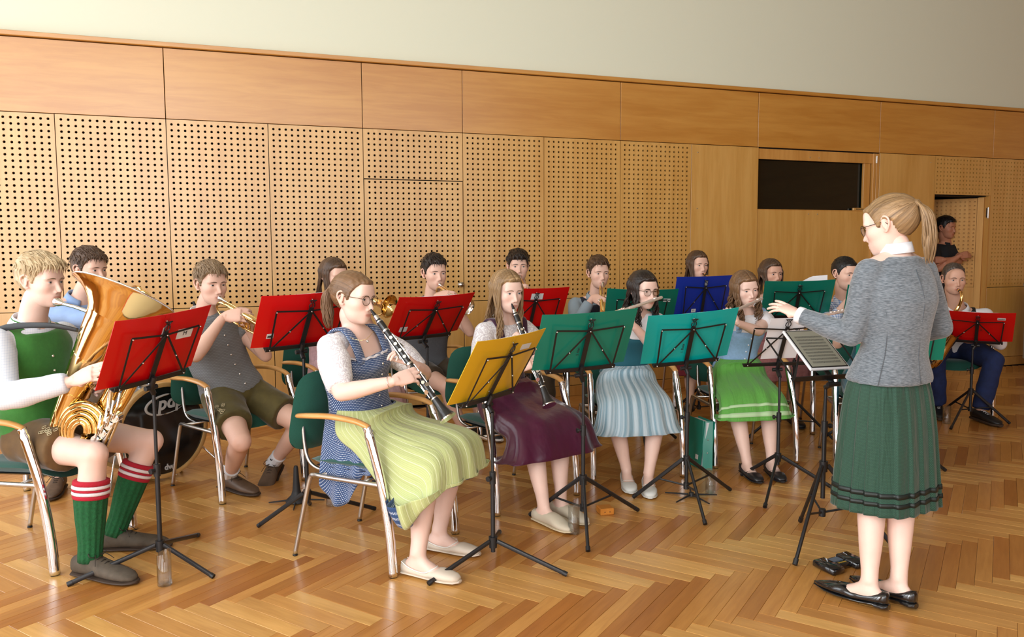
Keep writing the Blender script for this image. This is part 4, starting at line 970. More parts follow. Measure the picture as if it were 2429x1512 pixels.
def hair(p, style, mt, length=.3, seed=1, lift=0.0, nlock=None, wave=.0, gather=(0, -.085, .04), tail=.26, side=0, fringe=.0, parted=0.0, nape=0.0):
    rg = random.Random(seed); HMx = p.HM; nr_, nt = p.hd_n; D = p.hd_dirs; pts = D * p.hd_rad[:, None]; mk = hair_mask(pts, lift, nape); z = pts[:, 2]; y = pts[:, 1]; x = pts[:, 0]
    if style == 'short': th = .006 + .022 * np.clip((z - .03) / .07, 0, 1) + fringe * np.clip((y - .02) / .06, 0, 1) * np.clip((z - .04) / .04, 0, 1)
    elif style == 'crop': th = .004 + .010 * np.clip((z - .04) / .06, 0, 1)
    elif style == 'pony': th = .0075 + .004 * np.clip((z - .02) / .08, 0, 1)
    elif style == 'bald': th = .003 * np.ones(len(z)); mk = mk * np.clip((.045 - z + np.clip(-y - .03, 0, 1) * .9) / .02, 0, 1)
    else: th = .012 + .007 * np.clip((z - .0) / .09, 0, 1)
    if style in ('long',):        # covers the ears and the nape
        m2 = np.clip((.022 - y) / .012, 0, 1) * np.clip((z + .10) / .02, 0, 1); mk = np.maximum(mk, m2)
        th = th - .007 * np.exp(-((x - parted) / .004) ** 2) * np.clip((z - .05) / .03, 0, 1)
    amp = {'short': .0022, 'crop': .0012, 'bald': .0005}.get(style, .0015)
    th = th + amp * wobble(D, 16 if style == 'short' else 26, seed)
    r = p.hd_rad + mk * th - (1 - mk) * .006; q = D * r[:, None]
    if style == 'pony': G = np.array(gather) / np.linalg.norm(gather)
    elif style == 'long': G = None
    else: G = np.array((.01, -.05, .1)); G = G / np.linalg.norm(G)
    if G is None: uv = np.stack([y * 1.2 + 3, np.abs(x) + z], 1)
    else:
        e1 = np.cross(G, [1, .1, .2]); e1 /= np.linalg.norm(e1); e2 = np.cross(G, e1); az = np.arctan2(D @ e1, D @ e2); uv = np.stack([np.abs(az) * .10 + (az > 0) * 2, np.arccos(np.clip(D @ G, -1, 1)) * .1], 1)
    A = np.array(HMx)[:3, :3]; o = npv(p.head); mb = MB(); mb.add([tuple(t) for t in q @ A.T + o], grid_faces(nr_, nt), 0, [tuple(t) for t in uv])
    X = lambda a: HMx @ Vector(a)
    near = lambda d: float(p.hd_rad[int(np.argmax(D @ d))])
    surf = lambda az, el, off: (lambda d: tuple(d * (near(d) + off)))(np.array([math.sin(az) * math.cos(el), math.cos(az) * math.cos(el), math.sin(el)]))
    if style in ('short', 'crop'):
        n = nlock if nlock is not None else (200 if p.far else 460)
        if style == 'crop': n = n // 2
        cand = np.where((mk > .95) & (z > (.052 if style == 'short' else .055)))[0]
        cl = list(cand)
        for i in range(n):
            k = rg.choice(cl); d = D[k]; b = pts[k]; f = 1 if style == 'short' else .5; off = float(th[k])
            top = min(1, max(0, (b[2] - .05) / .04))
            dirv = np.array([d[0] * .45 + rg.uniform(-.22, .22) + side, .75 * top + rg.uniform(-.12, .2) - .25 * (1 - top), -.9 * (1 - top) + .05]); dirv -= d * (dirv @ d); dirv /= np.linalg.norm(dirv) + 1e-9
            L = rg.uniform(.026, .048) * f; wv = np.cross(d, dirv) * rg.uniform(-.0025, .0025); lift_ = rg.uniform(.0, .0035) * f
            def on(sv, e):
                q_ = b + dirv * sv; dn = q_ / np.linalg.norm(q_); return dn * (near(dn) + off + e)
            pp = [on(0, -.004), on(L * .35, lift_) + wv, on(L * .7, lift_ * .7), on(L, -.0015)]
            lock(mb, [X(t) for t in pp], rg.uniform(.0040, .0068) * p.hs * (f ** .5), .0008, rg, 5, .4)
    if style == 'pony':
        g = Vector(gather); m2 = MB()
        n = nlock or 70
        for i in range(n):
            a = rg.uniform(0, 2 * pi); rr = .012 * math.sqrt(rg.random()); s0 = g + Vector((rr * math.cos(a), 0, rr * math.sin(a))) + Vector((0, .012, .0)); T = tail * rg.uniform(.72, 1.0); sx = math.cos(a) * (.022 + .5 * rr)
            sy = math.sin(a) * .018; wv = rg.uniform(-1, 1) * (.006 + wave)
            pp = [s0, g + Vector((rr * math.cos(a) * 1.2, -.025, rr * math.sin(a) + .006)), g + Vector((sx * .9, -.045 + sy, -.2 * T)), g + Vector((sx + wv, -.045 + sy * 1.2, -.5 * T)), g + Vector((sx * .9 - wv, -.030 + sy, -.8 * T)), g + Vector((sx * .5 + side * .02, -.018 + sy * .6, -T))]
            lock(mb, [X(t) for t in pp], .0085 * p.hs, .0012, rg)
        m2.tube([X(g + Vector((0, .004, .0))), X(g + Vector((0, -.012, 0)))], .0175 * p.hs, 12); m2.build('hair_tie', mat('hair_tie', srgb(60, 44, 34), .6), p.root)
        for i in range(90 if not p.far else 40):          # combed strands lying on the cap
            az = rg.uniform(.35, 2 * pi - .35); el = rg.uniform(-.1, 1.3); s0 = np.array(surf(az, el, .006))
            if hair_mask(s0[None] * .97, lift)[0] < .9: continue
            e = np.array(gather); mid = (s0 + e) / 2; mid = mid / np.linalg.norm(mid) * (np.linalg.norm(s0) * .5 + np.linalg.norm(e) * .5) * 1.0; dm = mid / np.linalg.norm(mid); mid = dm * (near(dm) + .0085)
            lock(mb, [X(s0), X(mid), X(e * .98)], .0042, .002, rg, 4)
    if style == 'long':
        n = nlock or (60 if p.far else 120)
        for i in range(n):
            t = (i + rg.random()) / n; az = (.95 + t * (2 * pi - 1.9)); sx = math.sin(az); cy = math.cos(az); L = length * rg.uniform(.8, 1.0)
            front = cy > -.15
            el0 = rg.uniform(.55, 1.25); pp = [surf(az * .85 + pi * .15 if el0 > 1 else az, el0, .010), surf(az, .35, .014), surf(az, -.05, .014)]
            s1 = np.array(pp[-1]); rr = .9 + rg.uniform(-.12, .12)
            tx = (.075 if front else .085) * (1 if sx > 0 else -1) * (abs(sx) ** .5) * rr; ty = (.055 + .02 * rg.random()) if front else -.085 - .02 * rg.random()
            ph = rg.uniform(0, 6.28); K = 7
            for j in range(1, K):
                u = j / (K - 1); zz = s1[2] - u * L; e = 1 - (1 - u) ** 2; px_ = s1[0] * (1 - e) + tx * e; py_ = s1[1] * (1 - e) + ty * e
                w_ = (wave + .004) * min(1, u * 2); px_ += w_ * math.sin(ph + u * 14); py_ += w_ * math.cos(ph + u * 14); pp.append((px_, py_, zz))
            lock(mb, [X(t_) for t_ in pp], rg.uniform(.0075, .0115) * p.hs, .0015, rg)
    return mb.build('hair', MATS[mt], p.root, fixn=False)
def glasses(p, mt=None, r=.0245):
    mt = mt or mat('spectacle_frame', srgb(92, 78, 56), .25, .8); m = MB(); X = lambda a, b, c: p.HM @ Vector((a, b, c)); root = m
    for sg in (-1, 1):
        m.tube([X(sg * .033 + r * math.cos(t), .0965 - .10 * (r * math.cos(t) * sg) , -.004 + r * .86 * math.sin(t)) for t in [2 * pi * j / 24 for j in range(25)]], .00125 * p.hs, 6)
        m.tube([X(sg * (.033 + r), .0940, .004), X(sg * .068, .078, .006), X(sg * .0755, .02, .008), X(sg * .078, -.006, .010), X(sg * .079, -.02, -.006)], .0014 * p.hs, 6)
    m.tube(catmull([X(-.0118, .098, .0), X(0, .1015, .004), X(.0118, .098, .0)], 4), .0013 * p.hs, 6)
    m.build('spectacles', mt, p.root)
    LM = MATS.get('spectacle_lens') or thin_glass('spectacle_lens', (.93, .94, .94), .06)
    for sg in (-1, 1):
        l = MB(); l.add([X(sg * .033 + r * .97 * math.cos(t), .0965 - .10 * (r * math.cos(t) * sg), -.004 + r * .84 * math.sin(t)) for t in [2 * pi * j / 24 for j in range(24)]], [tuple(range(24))]); l.build('lens', LM, p.root, smooth=False)
# ---------------------------------------------------------------- garments
def garment(p, name, mt, fill, vox=.011, it=5, amp=.0025, freq=28, seed=0, cuts=(), fac=.5):
    """closed garment volume grown over the figure; cuts: planes (point, normal) removing what lies on the normal's side"""
    mb = MB(); fill(mb); me = remesh(mb, vox * (1.25 if p.far else 1), it, fac)
    if amp: crumple(me, amp, freq, seed)
    if cuts:
        bm = bmesh.new(); bm.from_mesh(me)
        for co, no in cuts:
            r = bmesh.ops.bisect_plane(bm, geom=bm.verts[:] + bm.edges[:] + bm.faces[:], plane_co=co, plane_no=no, clear_outer=True)
            ed = [e for e in r['geom_cut'] if isinstance(e, bmesh.types.BMEdge)]
            try: bmesh.ops.holes_fill(bm, edges=ed, sides=0)
            except Exception: pass
        bm.to_mesh(me); bm.free()
    me.materials.clear(); me.materials.append(mt); me.polygons.foreach_set('use_smooth', [True] * len(me.polygons)); me.transform(p.root.matrix_basis.inverted()); me.name = name
    o = link(name, me, p.root); me.set_sharp_from_angle(angle=math.radians(50)); return o
def sleeve(mb, p, s, upto=1.0, inf=.012, fore=0.0, puff=0.0, flare=0.0):
    S = p.S; r = (1.0 if p.sex == 'm' else .92) * p.bw ** .7; a, b, c = p.sh[s], p.elb[s], p.wri[s]
    mb.sphere(a, (.054 if p.sex == 'm' else .048) * S * p.bw + inf, 12, 9)
    e = a.lerp(b, upto)
    mb.tube([a, a.lerp(b, .35 * upto), a.lerp(b, .7 * upto), e], [.051 * S * r + inf, .051 * S * r + inf + puff, .046 * S * r + inf + puff, .0415 * S * r + inf + flare], 14)
    if fore > 0:
        mb.sphere(b, .0405 * S * r + inf, 12, 9); mb.tube([b, b.lerp(c, .3 * fore), b.lerp(c, .65 * fore), b.lerp(c, fore)], [.041 * S * r + inf, .043 * S * r + inf, .036 * S * r + inf, .029 * S * r + inf + flare], 14)
def shirt(p, mt, upto=1.0, fore=.96, inf=.010, name='shirt', amp=.003, t0=.0, puff=0.0, t1=1.0, sides='LR', flare=0.0, scoop=False):
    def fill(mb):
        mb.rings(torso_rings(p, t0, t1, inf - .004, 18, .05))
        for s in sides: mb.tube([p.neck.lerp(p.sh[s], .55) if scoop else p.neck - (p.neck - p.pelvis).normalized() * .02, p.sh[s]], [.040 * p.S + inf, .044 * p.S + inf], 10); sleeve(mb, p, s, upto, inf, fore, puff, flare)
    return garment(p, name, mt, fill, amp=amp, freq=30, seed=3)
def vest(p, mt, t0=.02, t1=.97, inf=.020, name='vest', open_front=0.0, amp=.0018):
    return garment(p, name, mt, lambda mb: (mb.rings(torso_rings(p, t0, t1, inf, 24, .04)), [mb.tube([p.neck - (p.neck - p.pelvis).normalized() * .03, p.neck.lerp(p.sh[s], .80)], [.048 * p.S + inf * .6, .046 * p.S + inf * .55], 12) for s in 'LR']), amp=amp, freq=22, seed=5)
def collar(p, mt, r=None, h=.035, name='collar', open_=.6, lift=.0, tilt=.35):
    """folded shirt collar around the neck, open at the throat"""
    S = p.S; r = r or (.064 if p.sex == 'm' else .055) * S * p.bw ** .5; ax = (p.head - p.neck).normalized().lerp((p.neck - p.pelvis).normalized(), .4).normalized(); fr = (p.sf - ax * p.sf.dot(ax)).normalized(); sd = fr.cross(ax)
    c = p.neck + ax * (.018 + lift) * S; R = []; n = 26
    for i in range(n + 1):
        a = open_ / 2 + (2 * pi - open_) * i / n; d = fr * math.cos(a) + sd * math.sin(a); dip = -.02 * max(0, math.cos(a)) ** 2
        b = c + ax * dip
        R.append([b + d * r, b + d * (r + .001) + ax * h, b + d * (r + .006) + ax * (h + .002), b + d * (r + .020 + .012 * tilt) - ax * .004, b + d * (r + .016 + .01 * tilt) - ax * .006, b + d * (r + .005) + ax * h * .6])
    m = MB(); m.rings(R); return m.build(name, mt, p.root)
def buttons(p, mt, n=6, t0=.15, t1=.8, inf=.022, r=.006, off=0.0, name='button'):
    ax = p.neck - p.pelvis
    for i in range(n):
        t = t0 + (t1 - t0) * i / (n - 1); rg_ = torso_rings(p, t, t, inf, 20, .05)[0]; q = rg_[5]; d = (q - sum(rg_, Vector()) / 20).normalized(); l = (rg_[0] - rg_[10]).normalized()
        m = MB(); m.sphere(q + l * off, r, 10, 6); m.build(name, mt, p.root)
def shorts(p, mt, reach=.62, inf=.016, name='leather_shorts'):
    def fill(mb):
        mb.rings(torso_rings(p, -.16, .16, inf, 20, .04))
        for s in 'LR':
            a, b = p.hip[s], p.knee[s]; d = (b - a).normalized(); e = a.lerp(b, reach)
            mb.tube([a - d * .03, a.lerp(b, reach * .5), e], [.098 * p.S + inf, .090 * p.S + inf, .078 * p.S + inf + .008], 16); mb.sphere(a, .098 * p.S + inf, 12, 9)
    cuts = []
    return garment(p, name, mt, fill, amp=.003, freq=24, seed=8, it=4)
def trousers(p, mt, inf=.014, name='trousers'):
    def fill(mb):
        mb.rings(torso_rings(p, -.16, .12, inf, 20, .04))
        for s in 'LR':
            a, b, c = p.hip[s], p.knee[s], p.ank[s]
            mb.tube([a, a.lerp(b, .5), b], [.092 * p.S + inf, .082 * p.S + inf, .060 * p.S + inf], 14); mb.sphere(b, .058 * p.S + inf, 12, 9); mb.sphere(a, .092 * p.S + inf, 12, 9)
            mb.tube([b, b.lerp(c, .4), b.lerp(c, .97)], [.058 * p.S + inf, .058 * p.S + inf, .052 * p.S + inf], 14)
    return garment(p, name, mt, fill, amp=.004, freq=26, seed=9, it=4)
def sock(p, s, mt, top=.2, inf=.006, name='sock', bands=()):
    """knitted sock up to the fraction top of the shin (0 knee, 1 ankle)"""
    b, c = p.knee[s], p.ank[s]; S = p.S; lw = p.bw ** .6 * (1.04 if p.sex == 'f' else 1.0); fw = (b - p.hip[s]).normalized(); sd = (c - b).normalized(); bk = -(fw - sd * fw.dot(sd)).normalized() * .012
    us = [0, .15, .32, .6, .85, 1.0]; rr = [.053, .0525, .0555, .0465, .035, .034]; bo = [0, .5, 1, .6, 0, 0]
    def at(u, e, n=28, rib=0.0): 
        ce = b.lerp(c, u) + bk * np.interp(u, us, bo); r = np.interp(u, us, rr) * S * lw + e; x = sd.cross(Vector((0, 0, 1)) if abs(sd.z) < .99 else p.f).normalized(); y = sd.cross(x)
        return [ce + (x * math.cos(t) + y * math.sin(t)) * (r + rib * (.5 + .5 * math.cos(t * 14))) for t in [2 * pi * j / n for j in range(n)]]
    m = MB(); n_ = 84 if not p.far else 28
    m.rings([at(u, inf, n_, .0035 if name == 'knitted_sock' else .001) for u in np.linspace(top, 1.04, 14)]); o = m.build(name, mt, p.root)
    for (u0, u1, bm_, e) in bands:
        m = MB(); m.rings([at(u0, inf + e * .4), at(u0 + .004, inf + e), at((u0 + u1) / 2, inf + e * 1.25), at(u1 - .004, inf + e), at(u1, inf + e * .4)]); m.build('sock_band', bm_, p.root)
    return o
def shoe(p, s, kind, mt, sole=None):
    S = p.S * 1.02; an = p.ank[s]; t = p.toe[s].copy(); sd = t.cross(Vector((0, 0, 1))).normalized(); up = sd.cross(t).normalized()
    if up.z < 0: up = -up
    g = an + up * (-.078 * S)
    def ring(u, w, h0, h1, ex=2.6, n=16, sh=0.0):
        out = []
        for j in range(n):
            q = 2 * pi * j / n; ca, sa = math.cos(q), math.sin(q); den = (abs(ca) ** ex + abs(sa) ** ex) ** (1 / ex)
            out.append(g + t * u * S + sd * ((w * ca / den + sh) * S) + up * (((h0 + h1) / 2 + (h1 - h0) / 2 * sa / den) * S))
        return out
    sole = sole or (mt if kind == 'flat' else mat('rope_sole', srgb(206, 190, 160), .9) if kind == 'espadrille' else mat('shoe_sole', srgb(60, 44, 32), .7)); hl = .012 if kind != 'flat' else .004
    if kind == 'brogue':
        R = [ring(-.082, .014, .012, .055), ring(-.074, .030, .010, .078), ring(-.045, .037, .010, .088), ring(-.005, .038, .010, .092), ring(.030, .038, .010, .086), ring(.070, .042, .010, .072), ring(.115, .046, .010, .058), ring(.155, .046, .010, .050), ring(.19, .040, .010, .042), ring(.215, .026, .011, .032), ring(.224, .010, .013, .024)]
        SR = [ring(-.086, .018, 0, .016), ring(-.076, .034, 0, .016), ring(-.04, .039, 0, .016), ring(.03, .040, .0, .014), ring(.115, .050, .0, .014), ring(.16, .049, .0, .014), ring(.2, .042, .0, .014), ring(.226, .026, .001, .014), ring(.236, .010, .002, .013)]
    elif kind == 'sneaker':
        R = [ring(-.082, .014, .016, .06), ring(-.074, .031, .014, .085), ring(-.03, .038, .014, .098), ring(.03, .039, .014, .088), ring(.08, .043, .014, .070), ring(.14, .046, .014, .056), ring(.19, .042, .014, .044), ring(.222, .016, .016, .03)]
        SR = [ring(-.088, .018, 0, .026), ring(-.076, .035, 0, .026), ring(.03, .043, 0, .024), ring(.14, .050, 0, .024), ring(.2, .043, 0, .022), ring(.232, .016, .002, .02)]
    elif kind == 'pump':       # pointed loafer
        R = [ring(-.080, .012, .022, .062), ring(-.070, .029, .020, .070), ring(-.03, .034, .016, .056), ring(.02, .035, .010, .042), ring(.06, .039, .006, .040), ring(.095, .042, .005, .052), ring(.14, .041, .005, .046), ring(.18, .032, .005, .037), ring(.215, .018, .006, .027), ring(.238, .006, .008, .020)]
        SR = [ring(-.083, .014, 0, .022), ring(-.07, .031, 0, .022), ring(-.035, .034, 0, .022), ring(-.03, .034, .010, .021), ring(.03, .036, .001, .012), ring(.12, .044, 0, .008), ring(.18, .034, 0, .008), ring(.24, .006, .004, .010)]
    else:                      # flat, espadrille
        fl = kind == 'flat'
        R = [ring(-.078, .012, .006, .050), ring(-.069, .029, .004, .058), ring(-.03, .035, .004, .046 if fl else .062), ring(.02, .036, .004, .034 if fl else .06), ring(.06, .039, .004, .032 if fl else .07), ring(.09, .042, .004, .042 if fl else .064), ring(.12, .045, .004, .046 if fl else .052), ring(.155, .043, .004, .040), ring(.19, .034, .004, .034), ring(.208, .018, .006, .025)]
        SR = [ring(-.081, .014, 0, .012), ring(-.07, .031, 0, .012), ring(.03, .038, 0, .011), ring(.12, .047, 0, .011), ring(.16, .045, 0, .011), ring(.195, .035, 0, .011), ring(.214, .014, .001, .011)]
    m = MB(); m.rings(R); root = m.build('shoe', mt, p.root); m = MB(); m.rings(SR); m.build('shoe_sole', sole, root_child(root), auto=40)
    if kind in ('brogue', 'sneaker'):
        lm = mat('laces_' + mt.name, tuple(c * .35 for c in mt.node_tree.nodes['Principled BSDF'].inputs[0].default_value[:3]) if kind == 'brogue' else (.8, .8, .8), .7); m = MB()
        F_ = lambda u, a, h: g + t * u * S + sd * a * S + up * h * S
        for i, u in enumerate((.030, .048, .066, .084)):
            h = (.091, .083, .075, .069)[i]; m.tube(catmull([F_(u, -.020, h - .010), F_(u + .004, 0, h + .002), F_(u, .020, h - .010)], 4), .0022, 6)
        if kind == 'brogue':
            for sg in (-1, 1): m.tube(catmull([F_(.032, 0, .094), F_(.02, sg * .022, .110), F_(.04, sg * .040, .098), F_(.045, sg * .02, .088), F_(.034, 0, .093)], 5), .0018, 6); m.tube(catmull([F_(.032, 0, .094), F_(.055, sg * .025, .092), F_(.075, sg * .046, .066)], 5), .0017, 6)
        m.build('shoelace', lm, root_child(root))
    if kind == 'flat':
        m = MB(); tr_ = mat('stitch_' + mt.name, (.85, .82, .76), .8) if mt.name == 'beige_suede' else mt; F_ = lambda u, a, h: g + t * u * S + sd * a * S + up * h * S
        for sg in (-1, 1): m.tube(catmull([F_(.096, 0, .0485), F_(.088, sg * .022, .045), F_(.062, sg * .037, .031), F_(.02, sg * .0365, .030), F_(-.03, sg * .035, .042), F_(-.068, sg * .024, .056)], 6), .0026, 6)
        m.build('shoe_edging', tr_, root_child(root))
    return root
def root_child(o): return o
def skirt(p, name, mt, stations, n=72, th0=0.0, th1=2 * pi, off=0.0, folds=18, amp=.012, seed=1, gather=.003, uvr=.22, closed=True, thick=0.0, drop=None, v0=0.0, v1=1.0, pleat=False, th=.003):
    """cloth loft: stations = (centre, lateral half width, half depth, forward-ish axis e, exponent); folds grow to the hem"""
    rg = random.Random(seed); K = []
    ns = 10
    C_ = [Vector(s[0]) for s in stations]; Cc = catmull(C_, ns); m_ = len(Cc); hw = []; hd = []; E = []
    idx = np.linspace(0, len(stations) - 1, m_)
    def cr(vals):
        v = [Vector((q, 0, 0)) for q in vals]; return [q.x for q in catmull(v, ns)]
    hw, hd = cr([s[1] for s in stations]), cr([s[2] for s in stations]); E = catmull([Vector(s[3]) for s in stations], ns)
    ph = [rg.uniform(0, 6.28) for _ in range(6)]; fr = [folds, int(folds * .62) + 1, int(folds * 1.45)]
    R = []; UV = []; L = 0
    for i in range(m_):
        v = i / (m_ - 1)
        if v < v0 - 1e-6 or v > v1 + 1e-6: continue
        e = E[i].normalized(); l = p.l
        if i: L += (Cc[i] - Cc[i - 1]).length
        row = []
        for j in range(n + (0 if closed else 1)):
            t = th0 + (th1 - th0) * j / n; ca, sa = math.cos(t), math.sin(t); ex = 2.5; den = (abs(ca) ** ex + abs(sa) ** ex) ** (1 / ex)
            A = amp * (v ** 1.3); w = (.55 * math.sin(fr[0] * t + ph[0] + v * 1.5) + .35 * math.sin(fr[1] * t + ph[1] - v * 2) + .25 * math.sin(fr[2] * t + ph[2])) * A + gather * (1 - v) * math.sin(46 * t) * (v > .02)
            if pleat: fq = (folds * t / (2 * pi) + .08 * math.sin(3 * t + ph[0])) % 1; w = amp * (.35 + .65 * v) * ((fq / .85 if fq < .85 else (1 - fq) / .15) - .5) + .5 * amp * v * math.sin(5 * t + ph[1])
            q = Cc[i] + l * ((hw[i] + off + w) * ca / den) + e * ((hd[i] + off + w) * sa / den)
            if drop: q = q + drop(v, t)
            row.append(q); UV.append((t * uvr, L))
        R.append(row)
    m = MB(); m.rings(R, False, False, 0, UV, closed=closed)
    o = m.build(name, mt, p.root)
    sd_ = o.modifiers.new('thickness', 'SOLIDIFY'); sd_.thickness = th; sd_.offset = 0
    return o
def seated_skirt_stations(p, hem=.28, w=.24, knee_out=.06, spread=0.0, waist=.30, rise=0.0):
    S = p.S; z = Vector((0, 0, 1)); ax = (p.neck - p.pelvis); wc = p.pelvis + ax * waist; km = (p.knee['L'] + p.knee['R']) / 2; am = (p.ank['L'] + p.ank['R']) / 2; f = km - p.pelvis; f.z = 0; f.normalize()
    hwid = (p.knee['L'] - p.knee['R']).length / 2 + .075 * S
    dn = (am - km).normalized(); kb = km + dn * .10; he = km + dn * ((km.z - hem) / max(-dn.z, .3))
    return [(wc, .128 * S * p.bw + .012, .098 * S * p.bw + .012, f, 2), (p.pelvis + ax * .12 + f * .03, .178 * S * p.bw + .012, .135 * S * p.bw + .01, (f * .85 + z * .5), 2), (p.pelvis.lerp(km, .35) + z * (.012 + rise), w * .92, .108 * S, (z * .95 + f * .3), 2), (p.pelvis.lerp(km, .75) + z * (.010 + rise), max(w, hwid), .092 * S, z * 1.0 + f * .12, 2), (km + f * .012 + z * .002, max(w, hwid) + .01, .088 * S, (z + f).normalized(), 2), (kb + f * .02, max(w, hwid) + .02 + spread * .4, .115 * S, f + z * .15, 2), (he + f * .0, max(w, hwid) + .03 + spread, .135 * S, f, 2)]
# ================================================================== instruments
BRASS = mat('lacquered_brass', (.90, .63, .26), .08, 1.0, noise=(6, .04)); SILVER = mat('silver_plate', (.86, .84, .80), .12, 1.0); GOLDK = mat('gold_brass_light', (.95, .72, .36), .14, 1.0)
EBONY = mat('ebony', (.012, .011, .011), .28, coat=.3); FLUTEM = mat('flute_rose_silver', (.95, .86, .80), .30, .75)
def iparts(root):
    def f(name, mt, fn, auto=50):
        m = MB(); fn(m); return m.build(name, mt, root, auto=auto)
    return f
def bell_profile(r0, r1, L, k=3.2, n=14):
    return [(r0 + (r1 - r0) * (.25 * t + .75 * t ** k) if t < 1 else r1, L * t) for t in [i / n for i in range(n + 1)]]
def clarinet(mouth, end, side, label):
    a, b = Vector(mouth), Vector(end); d = (b - a).normalized(); L = (b - a).length; s = Vector(side); s = (s - d * s.dot(d)).normalized(); root = thing('clarinet', label, 'clarinet', b); q = iparts(root); M = aim(a, d, s); k = L / .66
    up = M.to_3x3() @ Vector((0, 1, 0)); sx = M.to_3x3() @ Vector((1, 0, 0))
    pt = lambda z, rr=0., ang=0.: a + d * (z * k) + (s * math.cos(ang) + d.cross(s) * math.sin(ang)) * rr
    q('mouthpiece', BLACKP, lambda m: m.tube([pt(-.018), pt(.0), pt(.03), pt(.062)], [.004, .0065, .0105, .0125], 12))
    q('ligature', SILVER, lambda m: m.tube([pt(.026), pt(.05)], [.0122, .0135], 14))
    q('barrel', EBONY, lambda m: m.tube([pt(.062), pt(.075), pt(.095), pt(.120)], [.0150, .0165, .0165, .0155], 16))
    q('upper_joint', EBONY, lambda m: m.tube([pt(.120), pt(.33)], [.0140, .0140], 14)); q('lower_joint', EBONY, lambda m: m.tube([pt(.33), pt(.545)], [.0145, .0150], 14))
    q('bell', EBONY, lambda m: m.lathe([(.0155, .545 * k), (.0175, .56 * k), (.0195, .59 * k), (.024, .615 * k), (.031, .64 * k), (.0385, .656 * k), (.0395, .66 * k), (.036, .661 * k), (.030, .645 * k), (.02, .61 * k), (.006, .58 * k)], 24, M))
    for z in (.064, .119, .122, .329, .333, .544, .659):
        q('ring', SILVER, lambda m: m.tube([pt(z - .003), pt(z + .003)], .0172 if z < .6 else .0398, 18))
    for z in (.17, .21, .25, .29, .37, .41, .45): q('tone_ring', SILVER, lambda m: (m.tube([pt(z, .0145), pt(z, .0185)], [.0085, .0080], 12)))
    for ang, z0, z1 in ((.9, .14, .32), (-.9, .16, .31), (.95, .35, .53), (-.95, .35, .52), (1.5, .36, .50)): q('key_rod', SILVER, lambda m: (m.tube([pt(z0, .0185, ang), pt(z1, .0185, ang)], .0022, 6), [m.sphere(pt(z0 + (z1 - z0) * t, .0185, ang), .0042, 8, 6) for t in (0, .35, .7, 1)]))
    for ang, z, r in ((1.2, .15, .007), (-1.3, .19, .006), (1.4, .235, .006), (-1.2, .30, .007), (.5, .345, .008), (-.6, .47, .0105), (.7, .50, .011), (1.3, .43, .008), (-1.4, .40, .007)): q('key_cup', SILVER, lambda m: m.tube([pt(z, .0165, ang), pt(z, .0215, ang)], r, 12))
    for ang, z0, z1 in ((1.9, .46, .40), (-1.9, .45, .40), (2.2, .24, .29), (-2.0, .26, .21)): q('lever', SILVER, lambda m: m.tube([pt(z0, .019, ang * .7), pt((z0 + z1) / 2, .023, ang * .85), pt(z1, .021, ang)], [.003, .004, .0025], 6))
    return root
def flute(lip, tip, foot, label):
    """tube from the closed crown (tip) past the lip plate to the foot"""
    a, b, lp = Vector(tip), Vector(foot), Vector(lip); d = (b - a).normalized(); root = thing('flute', label, 'flute', b); q = iparts(root); L = (b - a).length
    s = Vector((0, 0, 1)); s = (s - d * s.dot(d)).normalized(); o = d.cross(s)
    pt = lambda z, rr=0., ang=0.: a + d * z + (s * math.cos(ang) + o * math.sin(ang)) * rr
    q('head_joint', FLUTEM, lambda m: m.tube([pt(0), pt(.005), pt(.215)], [.009, .0098, .0098], 16)); q('crown', FLUTEM, lambda m: m.sphere(pt(0), .0092, 12, 8))
    q('body_tube', FLUTEM, lambda m: m.tube([pt(.215), pt(L)], .0098, 16)); q('barrel_ring', FLUTEM, lambda m: m.tube([pt(.205), pt(.245)], .0112, 16))
    t = (lp - a).dot(d); q('lip_plate', FLUTEM, lambda m: m.sphere(pt(t, .009, 0), (.012, .012, .006), 14, 8, 0, basis(d * 1.4, o, s).to_3x3()))
    i = 0; z = .28
    while z < L - .03: q('key_cup', FLUTEM, lambda m: m.tube([pt(z, .009), pt(z, .0145)], [.0092, .0088], 14)); z += .027
    q('key_rod', FLUTEM, lambda m: m.tube([pt(.27, .0125, 1.0), pt(L - .03, .0125, 1.0)], .0022, 6)); q('key_rod', FLUTEM, lambda m: m.tube([pt(.3, .013, 1.35), pt(L - .06, .013, 1.35)], .002, 6))
    return root
def loop(pts, r, n=10, seg=6): 
    m = MB(); m.tube(catmull(pts, seg), r, n); return m
